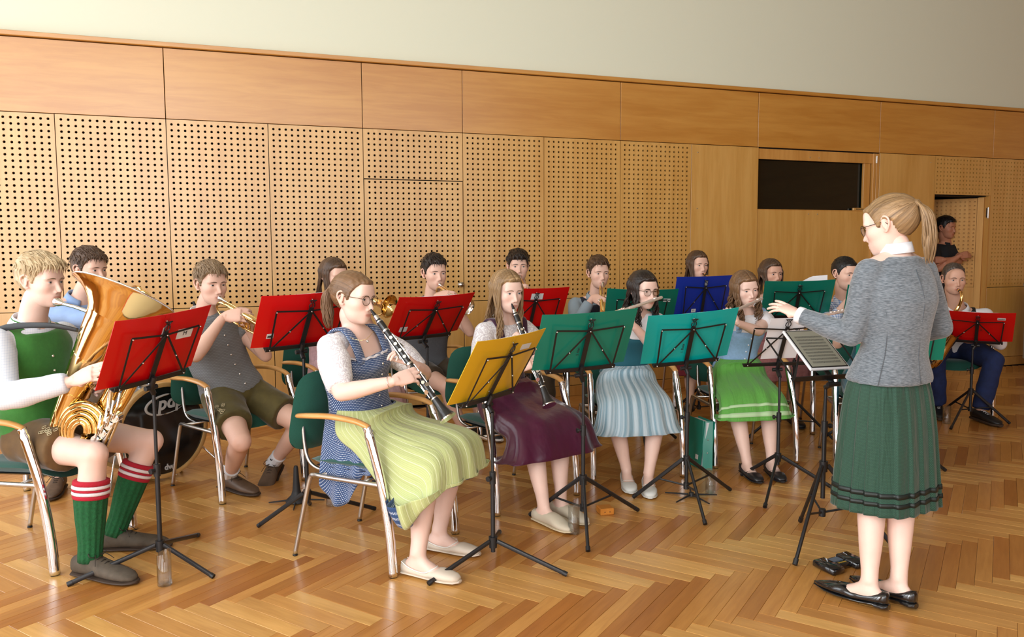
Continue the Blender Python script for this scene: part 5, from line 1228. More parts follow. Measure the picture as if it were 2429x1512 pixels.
def trumpet(mouth, d, up, label, mt=BRASS, wide=1.0, name='flugelhorn', bellr=.075, L=.44, bm=None):
    """rotary trumpet / flugelhorn: leadpipe, long bow, three rotary valves with levers, bell"""
    d = Vector(d).normalized(); u = Vector(up); u = (u - d * u.dot(d)).normalized(); s = d.cross(u); a = Vector(mouth); root = thing(name, label, 'trumpet', a + d * .2); q = iparts(root); bm = bm or mt
    X = lambda x, y, z: a + d * x + s * y + u * z
    q('mouthpiece', SILVER, lambda m: m.lathe([(.0, .004), (.008, .0), (.0135, -.001), (.0138, .006), (.0115, .014), (.007, .024), (.0048, .04), (.0055, .075)], 16, basis(s, u, d, X(0, 0, 0))))
    q('leadpipe', mt, lambda m: m.tube([X(.06, 0, 0), X(.23, 0, 0)], [.0058, .0062], 10))
    w = .036 * wide
    q('bow', mt, lambda m: m.tube(catmull([X(.23, 0, 0), X(.33, 0, 0), X(.37, .004, -.02), X(.38, .006, -.045), X(.37, .008, -.072), X(.33, .010, -.09), X(.2, .012, -.092), X(.06, .014, -.092), X(.02, .016, -.080), X(.005, .018, -.05), X(.02, .02, -.018), X(.06, .022, -.004), X(.12, .022, -.002)], 6), [.0062] * 6 + [.008, .010], 10))
    q('bell', bm, lambda m: m.lathe([(.010 * wide, 0), (.0125 * wide, .08), (.016 * wide, .16), (.021 * wide, .22), (.030 * wide, .275), (bellr * .62, .305), (bellr * .86, .322), (bellr, .33), (bellr * 1.005, .3325), (bellr * .97, .332), (bellr * .6, .302), (.026 * wide, .27), (.012, .2)], 28, basis(s, u, d, X(L - .335, .022, -.004))))
    for i in range(3):
        c = X(.165 + i * .034, .006, -.046)
        q('valve', mt, lambda m: (m.tube([c - s * .018, c + s * .018], .0155, 16), m.tube([c + s * .018, c + s * .023], .012, 16), m.tube([c - s * .023, c - s * .018], .0165, 16)))
        q('valve_slide', mt, lambda m: m.tube(catmull([c - u * .012 - s * .004, c - u * .05 - d * .004 - s * .006, c - u * .064 + d * .006 - s * .008, c - u * .05 + d * .018 - s * .01, c - u * .012 + d * .012 - s * .006], 5), .0052, 8))
        q('lever', SILVER, lambda m: (m.tube([c + s * .022 + u * .004, c + s * .034 + u * .022, c + s * .036 - d * .02 + u * .044], [.0025, .003, .003], 6), m.sphere(c + s * .036 - d * .024 + u * .047, (.011, .007, .004), 10, 6, 0, basis(d, s, u).to_3x3())))
    q('lever_axle', SILVER, lambda m: m.tube([X(.15, .036, -.03), X(.25, .036, -.03)], .003, 8)); q('brace', mt, lambda m: (m.tube([X(.11, 0, 0), X(.11, .014, -.09)], .003, 6), m.tube([X(.29, .002, 0), X(.29, .012, -.09)], .003, 6)))
    return root
def tuba(label):
    """upright tuba in the lap: wide bell leaning over, conical body, bottom bow, coils, rotary valves and mouthpipe"""
    root = thing('tuba', label, 'tuba', PF(190, 1120)); q = iparts(root)
    Yb = 3.50
    base, top = P(148, 1000, 3.52), P(304, 640, 3.44); ax = (top - base).normalized(); L = (top - base).length
    sidev = Vector((0, -1, 0)); sidev = (sidev - ax * sidev.dot(ax)).normalized(); w = ax.cross(sidev)          # sidev: towards the camera, w: across
    if w.x < 0: w = -w
    A = lambda x, y, z: base + w * x + sidev * y + ax * z
    # bell: body cone rising into the flared bell that opens up and to the right
    vr = ray(304, 640).normalized(); tilt = (ax + w * .06); tilt = (tilt - vr * tilt.dot(vr)).normalized(); tilt = tilt * math.cos(.20) + vr * math.sin(.20); be = [A(0, 0, .0), A(.0, 0, .15), A(.002, 0, .32), A(.010, 0, .46), A(.022, 0, .56)]
    e1 = be[-1]; RB_ = .175
    prof = [(.050, 0), (.062, .15), (.076, .32), (.094, .46), (.112, .56)]
    pts, T, X = frames(catmull(be, 4)); R = []
    rr = np.interp(np.linspace(0, 4, len(pts)), range(5), [q_[0] for q_ in prof])
    n = 40
    bx = tilt.cross(sidev).normalized(); 
    def ring(c, t, r): 
        x = t.cross(sidev).normalized(); y = t.cross(x); return [c + x * (r * math.cos(2 * pi * j / n)) + y * (r * math.sin(2 * pi * j / n)) for j in range(n)]
    for p_, t_, r_ in zip(pts, T, rr): R.append(ring(p_, t_, r_))
    tl = T[-1]
    for k, (dz, r_) in enumerate(((.03, .124), (.055, .140), (.075, .158), (.09, .178), (.100, .198), (.106, .214), (.108, .2225), (.106, .2245), (.103, .221), (.096, .207), (.084, .186), (.066, .162), (.04, .136), (.0, .108), (-.1, .088), (-.25, .068))):
        tt = tl.lerp(tilt, min(1, max(0, dz) / .1)).normalized(); R.append(ring(e1 + tl * dz * .5 + tt * dz * .5, tt, r_))
    q('bell', BRASS, lambda m: m.rings(R, True, True)); 
    rim = R[pts.__len__() + 6]; q('bell_rim', SILVER, lambda m: m.tube(rim + [rim[0]], .0042, 8))
    # bottom bow and outer branch
    q('bottom_bow', BRASS, lambda m: m.tube(catmull([A(0, 0, .06), A(.0, 0, .0), A(.012, .0, -.07), A(.055, .0, -.115), A(.11, .0, -.10), A(.135, .0, -.045), A(.14, 0, .05), A(.145, 0, .20)], 6), [.051, .050, .048, .046, .043, .040, .036, .032], 20))
    q('outer_branch', BRASS, lambda m: m.tube(catmull([A(.145, 0, .18), A(.150, 0, .30), A(.165, 0, .40), A(.19, .0, .44), A(.215, 0, .40), A(.215, 0, .28), A(.20, .01, .1), A(.19, .03, -.02), A(.16, .04, -.06)], 6), [.032, .030, .028, .026, .025, .024, .022, .020, .019], 16))
    q('bow_guard', SILVER, lambda m: m.tube(catmull([A(-.048, 0, .01), A(-.036, .0, -.07), A(.02, .0, -.15), A(.07, .0, -.162), A(.13, .0, -.14), A(.175, .0, -.05)], 6), [.008] * 6, 8))
    # coils in front
    for i, (r1, r2, y, cz, rad) in enumerate(((.085, .105, .055, .04, .0125), (.065, .085, .062, .035, .0115), (.045, .066, .068, .03, .0105), (.098, .12, .05, .045, .014), (.028, .05, .07, .03, .010))):
        q('coil', BRASS, lambda m: m.tube([A(.115 + r1 * math.cos(t) * (1 if abs(t) < 9 else 1), y + .004 * math.sin(t), cz + r2 * math.sin(t)) for t in np.linspace(.3, 2 * pi - .1, 34)], rad, 10))
    for i in range(4):
        c = A(.20 + .012 * i, .055, .04 + .045 * i)
        q('rotary_valve', SILVER, lambda m: (m.tube([c - sidev * .012, c + sidev * .03], .021, 16), m.tube([c + sidev * .03, c + sidev * .036], .016, 16)))
        q('valve_slide', SILVER if i % 2 else BRASS, lambda m: m.tube(catmull([c - w * .01, c - w * .03 - ax * .12, c - w * .03 - ax * .16, c + w * .0 - ax * .17, c + w * .01 - ax * .15, c + w * .008 - ax * .02], 5), .0085, 8))
        q('lever', SILVER, lambda m: m.tube(catmull([c + sidev * .035, c + sidev * .045 + ax * .05, c + sidev * .03 + ax * .12 - w * .02], 4), [.004, .004, .006], 6))
    q('tuning_slide', SILVER, lambda m: m.tube(catmull([A(.17, .07, -.03), A(.205, .075, .12), A(.21, .075, .16), A(.225, .075, .17), A(.24, .075, .155), A(.225, .075, -.06), A(.21, .075, -.075), A(.195, .075, -.06)], 5), .0075, 10))
    # mouthpipe and mouthpiece
    mp = P(133, 716, 3.50); j1 = P(188, 732, 3.46); j2 = P(262, 762, 3.40); j3 = P(300, 800, 3.38)
    md = (j1 - mp).normalized()
    q('mouthpiece', SILVER, lambda m: m.lathe([(.0, .006), (.012, .001), (.0185, -.001), (.0195, .006), (.0175, .018), (.011, .034), (.007, .05), (.0075, .08)], 18, aim(mp, md)))
    q('mouthpipe', SILVER, lambda m: m.tube(catmull([mp + md * .07, j1, j2, j3, A(.16, .05, .28), A(.19, .055, .18)], 6), [.0072, .008, .0095, .0105, .011, .012], 12))
    for z in (.16, .34): q('band', BRASS, lambda m: m.tube([A(0, 0, z), A(.004, 0, z + .012)], np.interp(z, [0, .15, .32, .46], [.05, .062, .076, .094]) + .0015, 32))
    return root, A
def saxophone(mouth, d, label, lean=.0):
    d = Vector(d); d.z = 0; d.normalize(); a = Vector(mouth); root = thing('saxophone', label, 'saxophone', a + Vector((0, 0, -.5))); q = iparts(root); s = d.cross(Vector((0, 0, 1)))
    X = lambda f, y, z: a + d * f + s * (y - lean * max(0, -z - .13)) + Vector((0, 0, z))
    q('mouthpiece', BLACKP, lambda m: m.tube([X(-.012, 0, .004), X(.02, 0, -.004), X(.055, .002, -.014)], [.006, .0115, .0125], 12)); q('ligature', BRASS, lambda m: m.tube([X(.025, 0, -.005), X(.042, 0, -.010)], .0135, 12))
    q('neck', BRASS, lambda m: m.tube(catmull([X(.05, .002, -.013), X(.085, .004, -.028), X(.105, .006, -.06), X(.098, .01, -.105), X(.08, .012, -.14)], 5), [.009, .011, .012, .013, .0135], 12))
    q('body_tube', BRASS, lambda m: m.tube(catmull([X(.082, .012, -.13), X(.06, .03, -.30), X(.03, .05, -.52), X(.04, .05, -.60), X(.085, .04, -.63), X(.13, .03, -.59), X(.16, .02, -.46), X(.20, .02, -.36), X(.215, .02, -.335)], 6), [.0145, .019, .027, .032, .035, .037, .043, .056, .066], 18, False))
    for i in range(9): q('key_cup', BRASS, lambda m: m.tube([X(.095 - i * .006, .028 + .0022 * i, -.17 - i * .036), X(.108 - i * .006, .030 + .002 * i, -.172 - i * .036)], .010 + .001 * i, 12))
    q('key_rod', BRASS, lambda m: m.tube([X(.092, .040, -.16), X(.045, .075, -.50)], .003, 6)); q('octave_key', BRASS, lambda m: m.tube(catmull([X(.07, 0, -.006), X(.115, .004, -.03), X(.122, .014, -.09)], 4), .0025, 6))
    return root
# ================================================================== the players
def grip(pt, d, nrm, back=.085, palm=.022, k=1.0):
    """wrist for a hand whose curled fingers close around pt"""
    d = Vector(d).normalized(); n = Vector(nrm); n = (n - d * n.dot(d)).normalized(); return Vector(pt) - d * back * k + n * palm * k
SKIN_A, SKIN_B, SKIN_C, SKIN_D = srgb(236, 200, 184), srgb(228, 186, 166), srgb(216, 168, 144), srgb(190, 130, 102)
WCOT = mat('white_cotton', srgb(232, 232, 236), .85, noise=(40, .03), bump=(90, .25), bdist=.003)
LACE = pattern('white_lace', srgb(240, 238, 240), srgb(206, 198, 202), .85, 'lace', (60, 60, 60), .09, 'Object', bump=.4)
def mouth_of(head, look, up=(0, 0, 1), hs=1.0):
    y = Vector(look).normalized(); x = y.cross(Vector(up)).normalized(); z = x.cross(y); return Vector(head) + (y * .096 - z * .070) * hs
def brass_hands(a, d, up, f, tiltR=0.0):
    """right hand over the rotary levers, left hand around the valves"""
    d = Vector(d).normalized(); u = Vector(up); u = (u - d * u.dot(d)).normalized(); s = d.cross(u)          # s: player's right
    c = a + d * .195 - u * .045; R = grip(c + s * .032 + u * .03, d * .65 + u * .30 - s * .35, s * .8 + u * .45, .088, .016); Lw = grip(c - s * .018 - u * .006, d * .55 + u * .55 + s * .30, -s * .9 + d * .1, .082, .022)
    z = Vector((0, 0, 1))
    return {'R': dict(wrist=R, dir=d * .65 + u * .30 - s * .35, normal=s * .7 + u * .6, curl=(28, 48, 30), thumb_dir=u * .5 - s * .4 + d * .2, pole=s * .75 - z * 1.2 - d * .2), 'L': dict(wrist=Lw, dir=d * .55 + u * .55 + s * .30, normal=-s * .9 + d * .15, curl=(48, 62, 34), thumb_dir=u - d * .3, pole=-s * .75 - z * 1.2 - d * .2)}
def flute_hands(lip, t, f):
    t = Vector(t).normalized(); z = Vector((0, 0, 1)); a = lip + t * .22; b = lip + t * .43
    return {'L': dict(wrist=a + f * .035 - z * .075 - t * .01, dir=z * .72 - f * .10 + t * .55, normal=f * .9 + t * .2 - z * .1, curl=(45, 60, 35), thumb_dir=-t * .3 - f, pole=-z + f * .6 - t * .4),
            'R': dict(wrist=b - f * .055 - z * .070 + t * .02, dir=z * .62 + f * .55 - t * .25, normal=-f * .55 + z * .75 + t * .2, curl=(38, 50, 30), thumb_dir=-t, pole=-z + t * .9 - f * .1)}
def straps(p, mt, t=.80, w=.026, inf=.018, spread=.60):
    for s in 'LR':
        rg_ = torso_rings(p, t, t, inf, 24)[0]; c0 = p.neck.lerp(p.sh[s], spread); fr = rg_[4] if s == 'L' else rg_[8]; bk = rg_[20] if s == 'L' else rg_[16]; ax = (p.neck - p.pelvis).normalized()
        m = MB(); m.tube(catmull([fr - ax * .02, fr + ax * .05 + (c0 - fr) * .25, c0 + p.sf * .045 + ax * .046, c0 + ax * .058, c0 - p.sf * .055 + ax * .03, bk], 6), w, 14, sy=.30, xref=p.sl); m.build('shoulder_strap', mt, p.root)
def frill(p, t, inf=.016, dip=.03):
    rg_ = torso_rings(p, t, t, inf, 48)[0]; ax = (p.neck - p.pelvis).normalized(); m = MB(); pts = []
    for j in range(2, 23): u = (j - 2) / 20; pts.append(rg_[j] + ax * (dip * (abs(u * 2 - 1) ** 2.2 * 1.6 - .2) + .003 * (-1) ** j))
    m.tube(catmull(pts, 2), .007, 8, sy=.5); m.build('neckline_frill', LACE, p.root)
def seat_at(org, f, back=.05, z=.545):
    a = math.radians(f); return Vector((org[0], org[1], 0)) - Vector((math.cos(a), math.sin(a), 0)) * back + Vector((0, 0, z))
# ------------------------------------------------------------------ 1 tuba player
VESTG = mat('green_loden', srgb(58, 122, 48), .9, noise=(60, .08), bump=(250, .2), sheen=.4)
SHIRTC = pattern('white_check_shirt', srgb(226, 230, 238), srgb(188, 200, 220), .8, 'check', (95, 95, 95), .14, 'Object')
LEDER = mat('brown_deerskin', srgb(98, 72, 38), .8, noise=(14, .25), bump=(30, .25), sheen=.3); LEDERG = mat('olive_deerskin', srgb(84, 74, 34), .8, noise=(14, .25), bump=(30, .25), sheen=.3); LEDERD = mat('dark_deerskin', srgb(64, 52, 36), .8, noise=(14, .3), bump=(30, .25), sheen=.3)
SUEDE = mat('taupe_suede', srgb(84, 74, 62), .85, noise=(30, .2)); BRLEA = mat('brown_leather', srgb(92, 72, 56), .55, noise=(20, .2), bump=(60, .2))
SOCKG = mat('green_wool', srgb(22, 84, 44), .95, noise=(90, .2), bump=(160, .6), bdist=.004); SOCKR = mat('red_wool', srgb(176, 28, 48), .95, bump=(180, .5)); SOCKW = mat('white_wool', srgb(232, 220, 222), .95, bump=(180, .5))
def embroidery(p, s, mt, seed=1):
    rg = random.Random(seed); a, b = p.hip[s], p.knee[s]; d = (b - a).normalized(); out = p.l * (1 if s == 'L' else -1); n = (Vector((0, 0, 1)) * .7 + out * .55); n = (n - d * n.dot(d)).normalized(); o = d.cross(n); m = MB()
    for i in range(9):
        c = a.lerp(b, .40 + .022 * i) + n * .103 * p.S + o * rg.uniform(-.02, .02); m.tube(catmull([c, c + d * .012 + o * .010, c + d * .022, c + d * .014 - o * .010, c + d * .004], 4), .0016, 5)
    m.build('embroidery', mt, p.root)
def tuba_boy():
    f = -7; org = (-2.28, 3.72); pel = seat_at(org, f, -.04, .56); neck = P(72, 778, 3.68); head = P(96, 667, 3.62); look = Vector((.97, -.22, -.06))
    tb, A = tuba('big brass tuba on the lap of the player in the green vest'); rw = P(172, 905, 3.36)
    hands = {'R': dict(wrist=rw, dir=P(246, 872, 3.34) - rw, normal=(-.1, -.75, .6), curl=[(14, 22, 14), (20, 30, 18), (26, 34, 20), (30, 36, 20)], thumb_dir=(0, .4, 1), pole=(-.6, -.9, -1.0), tout=30), 'L': dict(wrist=A(-.02, -.10, .20), dir=A(.06, -.07, .24) - A(-.02, -.10, .20), normal=(.0, .9, .2), curl=(40, 40, 25), pole=(-.2, 1, -1))}
    ra, la = PF(214, 1322, .09), PF(272, 1262, .09)
    legs = {'R': (P(235, 1070, 3.40), ra, PF(283, 1352) - PF(200, 1338)), 'L': (P(395, 1000, 3.82), la, PF(400, 1258) - PF(250, 1266))}
    p = make_person('person in a green vest and leather shorts seated playing the tuba', 'm', 1.08, pel, f, neck, head, look, hands, legs, shoulder_yaw=-14, skin=SKIN_A, headscale=1.0)
    build_body(p, eye=(.10, .16, .20), brow=MATS['hair_ash']); hair(p, 'short', 'hair_blond', seed=3, fringe=.012, lift=-.004)
    shirt(p, SHIRTC, 1, .93, .014); vest(p, VESTG); collar(p, VESTG, r=.074, h=.028, name='vest_collar', open_=1.1, tilt=-.9); collar(p, SHIRTC); shorts(p, LEDER, .60); embroidery(p, 'R', mat('pale_thread', srgb(190, 176, 140), .8))
    m = MB(); st = torso_rings(p, .92, 1.0, .026, 24, .08); m.tube(catmull([p.sh['R'] - p.sf * .11 - Vector((0, 0, .04)), p.sh['R'] + Vector((0, 0, .064)) + p.sl * .02, P(110, 772, 3.44), P(186, 784, 3.46)], 6), [.017, .015, .012, .008], 8, sy=.2, xref=(0, 0, 1)); m.build('carrying_strap', BLACKP, p.root)
    buttons(p, SILVER, 4, .35, .75, .022, .007, -.02)
    for s in 'RL': sock(p, s, SOCKG, .26, .010, 'knitted_sock', [(.24, .285, SOCKR, .006), (.285, .32, SOCKW, .007), (.32, .345, SOCKR, .006), (.345, .38, SOCKW, .007), (.38, .42, SOCKR, .006)]); shoe(p, s, 'brogue', SUEDE)
    chair(org[0], org[1], f, 'green armchair under the tuba player, cut by the left picture edge')
tuba_boy()
# ------------------------------------------------------------------ 2 boy behind the tuba
BLUESH = mat('pale_blue_shirt', srgb(140, 166, 206), .85, noise=(20, .05), bump=(80, .2))
def horn(c, d, label):
    d = Vector(d).normalized(); root = thing('tenor_horn', label, 'horn', c); q = iparts(root); z = Vector((0, 0, 1)); s = d.cross(z).normalized()
    X = lambda a, b, h: c + d * a + s * b + z * h
    for i, (r1, r2, off, rad) in enumerate(((.10, .14, 0, .016), (.082, .12, .02, .014), (.064, .10, .035, .012))): q('coil', BRASS, lambda m: m.tube([X(r1 * math.cos(t), off, r2 * math.sin(t)) for t in np.linspace(0, 2 * pi * .93, 30)], rad, 10))
    q('bell', BRASS, lambda m: m.lathe([(.018, 0), (.024, .1), (.036, .22), (.06, .30), (.09, .34), (.12, .36), (.122, .362), (.115, .357), (.05, .28), (.02, .1)], 24, aim(X(-.03, .06, -.02), -z * .7 - d * .3)))
    q('mouthpipe', BRASS, lambda m: m.tube(catmull([X(.10, .0, .02), X(-.02, .0, .16), X(-.16, -.02, .16), X(-.25, -.02, .13)], 5), [.010, .007], 10))
    for i in range(3): q('valve', SILVER, lambda m: m.tube([X(.02 + .03 * i, -.02, .02), X(.02 + .03 * i, .04, .02)], .015, 12))
    return root
def boy2():
    f = -72; org = (-2.74, 5.02); pel = seat_at(org, f); neck = P(188, 716, 4.90); head = P(212, 640, 4.86); look = Vector((.92, -.38, -.05)); c = P(340, 750, 4.62)
    hands = {'R': dict(wrist=P(308, 752, 4.60), dir=(.5, -.1, .75), normal=(-.2, -.9, .2), curl=(50, 60, 35)), 'L': dict(wrist=P(318, 765, 4.70), dir=(.3, -.35, .85), normal=(.1, .8, .3), curl=(55, 65, 40))}
    p = make_person('person in a pale blue shirt half hidden behind the bell of the tuba', 'm', 1.0, pel, f, neck, head, look, hands, shoulder_yaw=-40, skin=SKIN_B, headscale=1.05)
    build_body(p, brow=MATS['hair_brown']); hair(p, 'short', 'hair_brown', seed=6); shirt(p, BLUESH, 1, .95, .014); collar(p, BLUESH); shorts(p, LEDERD); [shoe(p, s, 'brogue', BRLEA) for s in 'LR']
    horn(c, (.8, -.5, 0), 'brass horn held behind the tuba bell'); chair(*org, f, 'green armchair of the player in pale blue behind the tuba')
boy2()
# ------------------------------------------------------------------ 3 flugelhorn boy
VESTGR = pattern('grey_vest', srgb(112, 114, 116), srgb(142, 145, 148), .9, 'dots', (110, 110, 110), .26, 'Object', bump=.3)
def boy3():
    f = -36; org = (-1.71, 4.79); pel = seat_at(org, f, -.02, .55); neck = P(484, 752, 4.74); head = P(500, 674, 4.68); look = Vector((.74, -.66, -.06)); mo = mouth_of(head, look, hs=1.05); d = Vector((.86, -.36, -.40)); up = Vector((.2, -.35, 1))
    hands = brass_hands(mo, d, up, f); hands['R']['pole'] = (-.7, -.5, -.9); hands['L']['pole'] = (.6, .2, -1)
    ra, la = PF(545, 1128, .09), PF(648, 1098, .10)
    legs = {'R': (P(560, 960, 4.40), ra, PF(618, 1172) - PF(530, 1150)), 'L': (P(725, 950, 4.62), la, Vector((-.05, -1, -.35)))}
    p = make_person('person in a grey vest and olive leather shorts playing a golden flugelhorn', 'm', 1.07, pel, f, neck, head, look, hands, legs, skin=SKIN_B, headscale=1.05)
    build_body(p, eye=(.06, .05, .04), brow=MATS['hair_brown'], gaze=(.001, 0)); hair(p, 'short', 'hair_ash', seed=9, fringe=.006)
    shirt(p, VESTGR, .42, 0, .016, 'shirt_sleeves'); vest(p, VESTGR); collar(p, WCOT); buttons(p, SILVER, 6, .12, .72, .022, .0065); shorts(p, LEDERG, .66); embroidery(p, 'R', MATS['pale_thread'], 2); embroidery(p, 'L', MATS['pale_thread'], 3)
    for s in 'RL':
        sock(p, s, WCOT, .80, .006, 'ankle_sock'); shoe(p, s, 'brogue', BRLEA)
        c = p.knee[s].lerp(p.ank[s], .88); n = (Vector((-.35, -1, .1))).normalized(); x = n.cross(Vector((0, 0, 1))).normalized() * -1; m = MB(); m.tube(catmull([c + n * .046 - x * .014 + Vector((0, 0, .004)), c + n * .047 - x * .006 - Vector((0, 0, .005)), c + n * .045 + x * .018 + Vector((0, 0, .007))], 5), [.0028, .0034, .0005], 6); m.build('sock_mark', INK, p.root)
    trumpet(mo, d, up, 'golden flugelhorn played beside the barcode folder', BRASS, 1.1); chair(*org, f, 'green armchair under the flugelhorn player in olive leather shorts')
boy3()
# ------------------------------------------------------------------ 4 girl behind the clarinettist
PINK = mat('pink_linen', srgb(206, 170, 176), .85, noise=(60, .12), bump=(120, .2))
def girl4():
    f = -40; org = (-1.22, 5.42); pel = seat_at(org, f); neck = P(782, 732, 5.30); head = P(792, 655, 5.24); look = Vector((.72, -.66, -.12)); mo = mouth_of(head, look); d = Vector((.80, -.50, -.22)); up = Vector((0, 0, 1))
    p = make_person('person in pink seated behind the clarinettist in blue', 'f', .98, pel, f, neck, head, look, brass_hands(mo, d, up, f), skin=SKIN_B, far=True)
    build_body(p, brow=MATS['hair_brown']); hair(p, 'long', 'hair_brown', .30, seed=2); shirt(p, WCOT, .5, 0, .012, 'blouse', t0=.3, t1=.95, puff=.012)
    garment(p, 'bodice', PINK, lambda mb: mb.rings(torso_rings(p, .1, .82, .016, 20, .05))); straps(p, PINK); skirt(p, 'skirt', PINK, seated_skirt_stations(p, .34, .24), folds=14); [shoe(p, s, 'flat', BLACKP) for s in 'LR']
    trumpet(mo, d, up, 'trumpet whose bell shows beside the face of the clarinettist in blue', BRASS, 1.0, 'trumpet'); chair(*org, f, 'green armchair of the player in pink')
girl4()
# ------------------------------------------------------------------ 5 clarinettist in blue
BLUEDOT = pattern('blue_dotted_cotton', srgb(40, 70, 116), srgb(206, 214, 228), .8, 'dots', (135, 135, 1), .24, 'UV')
BLUEDOTO = pattern('blue_dotted_bodice', srgb(38, 66, 110), srgb(206, 214, 228), .8, 'dots', (130, 130, 130), .24, 'Object')
GAPRON = pattern('green_striped_apron', srgb(188, 196, 136), srgb(216, 221, 180), .75, 'stripes', (38, 1, 1), .12, 'UV', third=(srgb(174, 184, 114), 5.0, .2))
def clar1():
    f = -23.8; org = Vector((-.67, 3.74, 0)); pel = seat_at(org, f, .04); neck = P(842, 790, 3.70); head = P(838, 706, 3.66)
    mouth, bell = P(884, 741, 3.58), P(1063, 992, 3.38); rh = mouth.lerp(bell, .63); rw = P(934, 905, 3.35)
    hands = {'R': dict(wrist=rw, dir=(rh - rw) + Vector((.02, -.01, .03)), normal=(-.2, -.9, .45), curl=[(6, 30, 22), (10, 32, 24), (14, 34, 26), (20, 36, 26)], thumb_dir=(0, .3, 1), tout=25, pole=(-.9, -.35, -.6), spread=5),
             'L': dict(wrist=P(985, 868, 3.60), dir=Vector((-.50, -.35, .62)), normal=(.75, .45, .5), curl=(34, 46, 28), thumb_dir=(.2, 1, .3), pole=(.9, .4, -.8))}
    ra, la = PF(990, 1322, .085), PF(1040, 1266, .085)
    legs = {'R': (P(1050, 1050, 3.50), ra, Vector((.86, -.42, 0))), 'L': (P(1095, 1030, 3.75), la, Vector((.93, -.36, 0)))}
    p = make_person('person in a blue dotted dirndl and striped green apron playing clarinet', 'f', .99, pel, f, neck, head, Vector((.90, -.42, -.10)), hands, legs, shoulder_yaw=-30, up=(.1, 0, 1), skin=SKIN_A, bw=1.14, face=dict(fat=.003), headscale=1.05)
    build_body(p, eye=(.10, .14, .16), brow=MATS['hair_light_brown'])
    hair(p, 'pony', 'hair_light_brown', gather=(0, -.100, .028), tail=.19, seed=4, lift=.002, nlock=90); glasses(p)
    shirt(p, LACE, .92, 0, .012, 'blouse', t0=.3, t1=.79, puff=.012, amp=.003, scoop=True); frill(p, .805)
    garment(p, 'bodice', BLUEDOTO, lambda mb: mb.rings(torso_rings(p, .1, .80, .017, 24, .04)), amp=.0015); straps(p, BLUEDOTO, .80, .030)
    st = seated_skirt_stations(p, .40, .25, spread=.04); st2 = seated_skirt_stations(p, .385, .25, spread=.04)
    def drape(v, t):
        # the near side of the skirt falls over the edge of the seat
        k = max(0, math.cos(min(abs(t - pi - .22), 1.57))) ** 3; r = min(1, max(0, (v - .25) / .35)); r = r * r * (3 - 2 * r); e = 1 - .75 * max(0, (v - .72) / .28)
        return Vector((0, 0, -1)) * (.20 * k * r * e) - p.l * (.035 * k * r)
    skirt(p, 'skirt', BLUEDOT, st2, n=90, folds=11, amp=.022, seed=5, gather=.006, drop=drape)
    skirt(p, 'apron', GAPRON, st, 72, -.25, pi + .20, .011, folds=11, amp=.022, seed=5, closed=False, gather=.006, drop=drape)
    # the wide back of the skirt hanging over the near side of the seat
    z = Vector((0, 0, 1)); m = MB(); R = []; UV = []; a0, a1 = P(772, 985, 3.60), P(884, 1022, 3.50)
    for i in range(21):
        v = i / 20; row = []
        for j in range(31):
            u = j / 30; b0 = a0.lerp(a1, u); bot = .36 - .13 * math.sin(pi * min(1, u * 1.25 + .02)) ** .8 + .06 * u; zz = b0.z * (1 - v) + bot * v; o_ = -p.l * (.012 * math.sin(u * 19 + v * 2) * v + .015 * math.sin(pi * v * .7)) - p.f * (.03 * v * (1 - u))
            row.append(Vector((b0.x, b0.y, zz)) + o_); UV.append((u * .30, v * .30))
        R.append(row)
    m.rings(R, False, False, 0, UV, closed=False); o = m.build('skirt_drape', BLUEDOT, p.root); md = o.modifiers.new('thickness', 'SOLIDIFY'); md.thickness = .003
    buttons(p, SILVER, 5, .3, .72, .020, .006); shoe(p, 'R', 'flat', mat('beige_suede', srgb(214, 200, 182), .8)); shoe(p, 'L', 'flat', MATS['beige_suede'])
    nkp = lambda x, y: P(x, y, 3.60); m = MB(); m.tube(catmull([P(812, 786, 3.62), P(838, 804, 3.55), P(866, 806, 3.545), P(886, 786, 3.58)], 8), .0011, 5); m.build('necklace', GOLDK, p.root); m = MB(); m.sphere(P(872, 810, 3.54), .006, 8, 6); m.build('pendant', SILVER, p.root)
    w_ = p.wri['R']; fa = (w_ - p.elb['R']).normalized(); m = MB(); m.tube([w_ - fa * .022 + aim(Vector(), fa).to_3x3() @ Vector((.030 * math.cos(t), .027 * math.sin(t), 0)) for t in np.linspace(0, 2 * pi, 25)], .0014, 5); m.build('bracelet', SILVER, p.root)
    clarinet(mouth, bell, Vector((-.2, -.8, .6)), 'clarinet of the player in the blue dotted dirndl'); chair(-.67, 3.74, f, 'green armchair under the player in the blue dotted dirndl')
clar1()
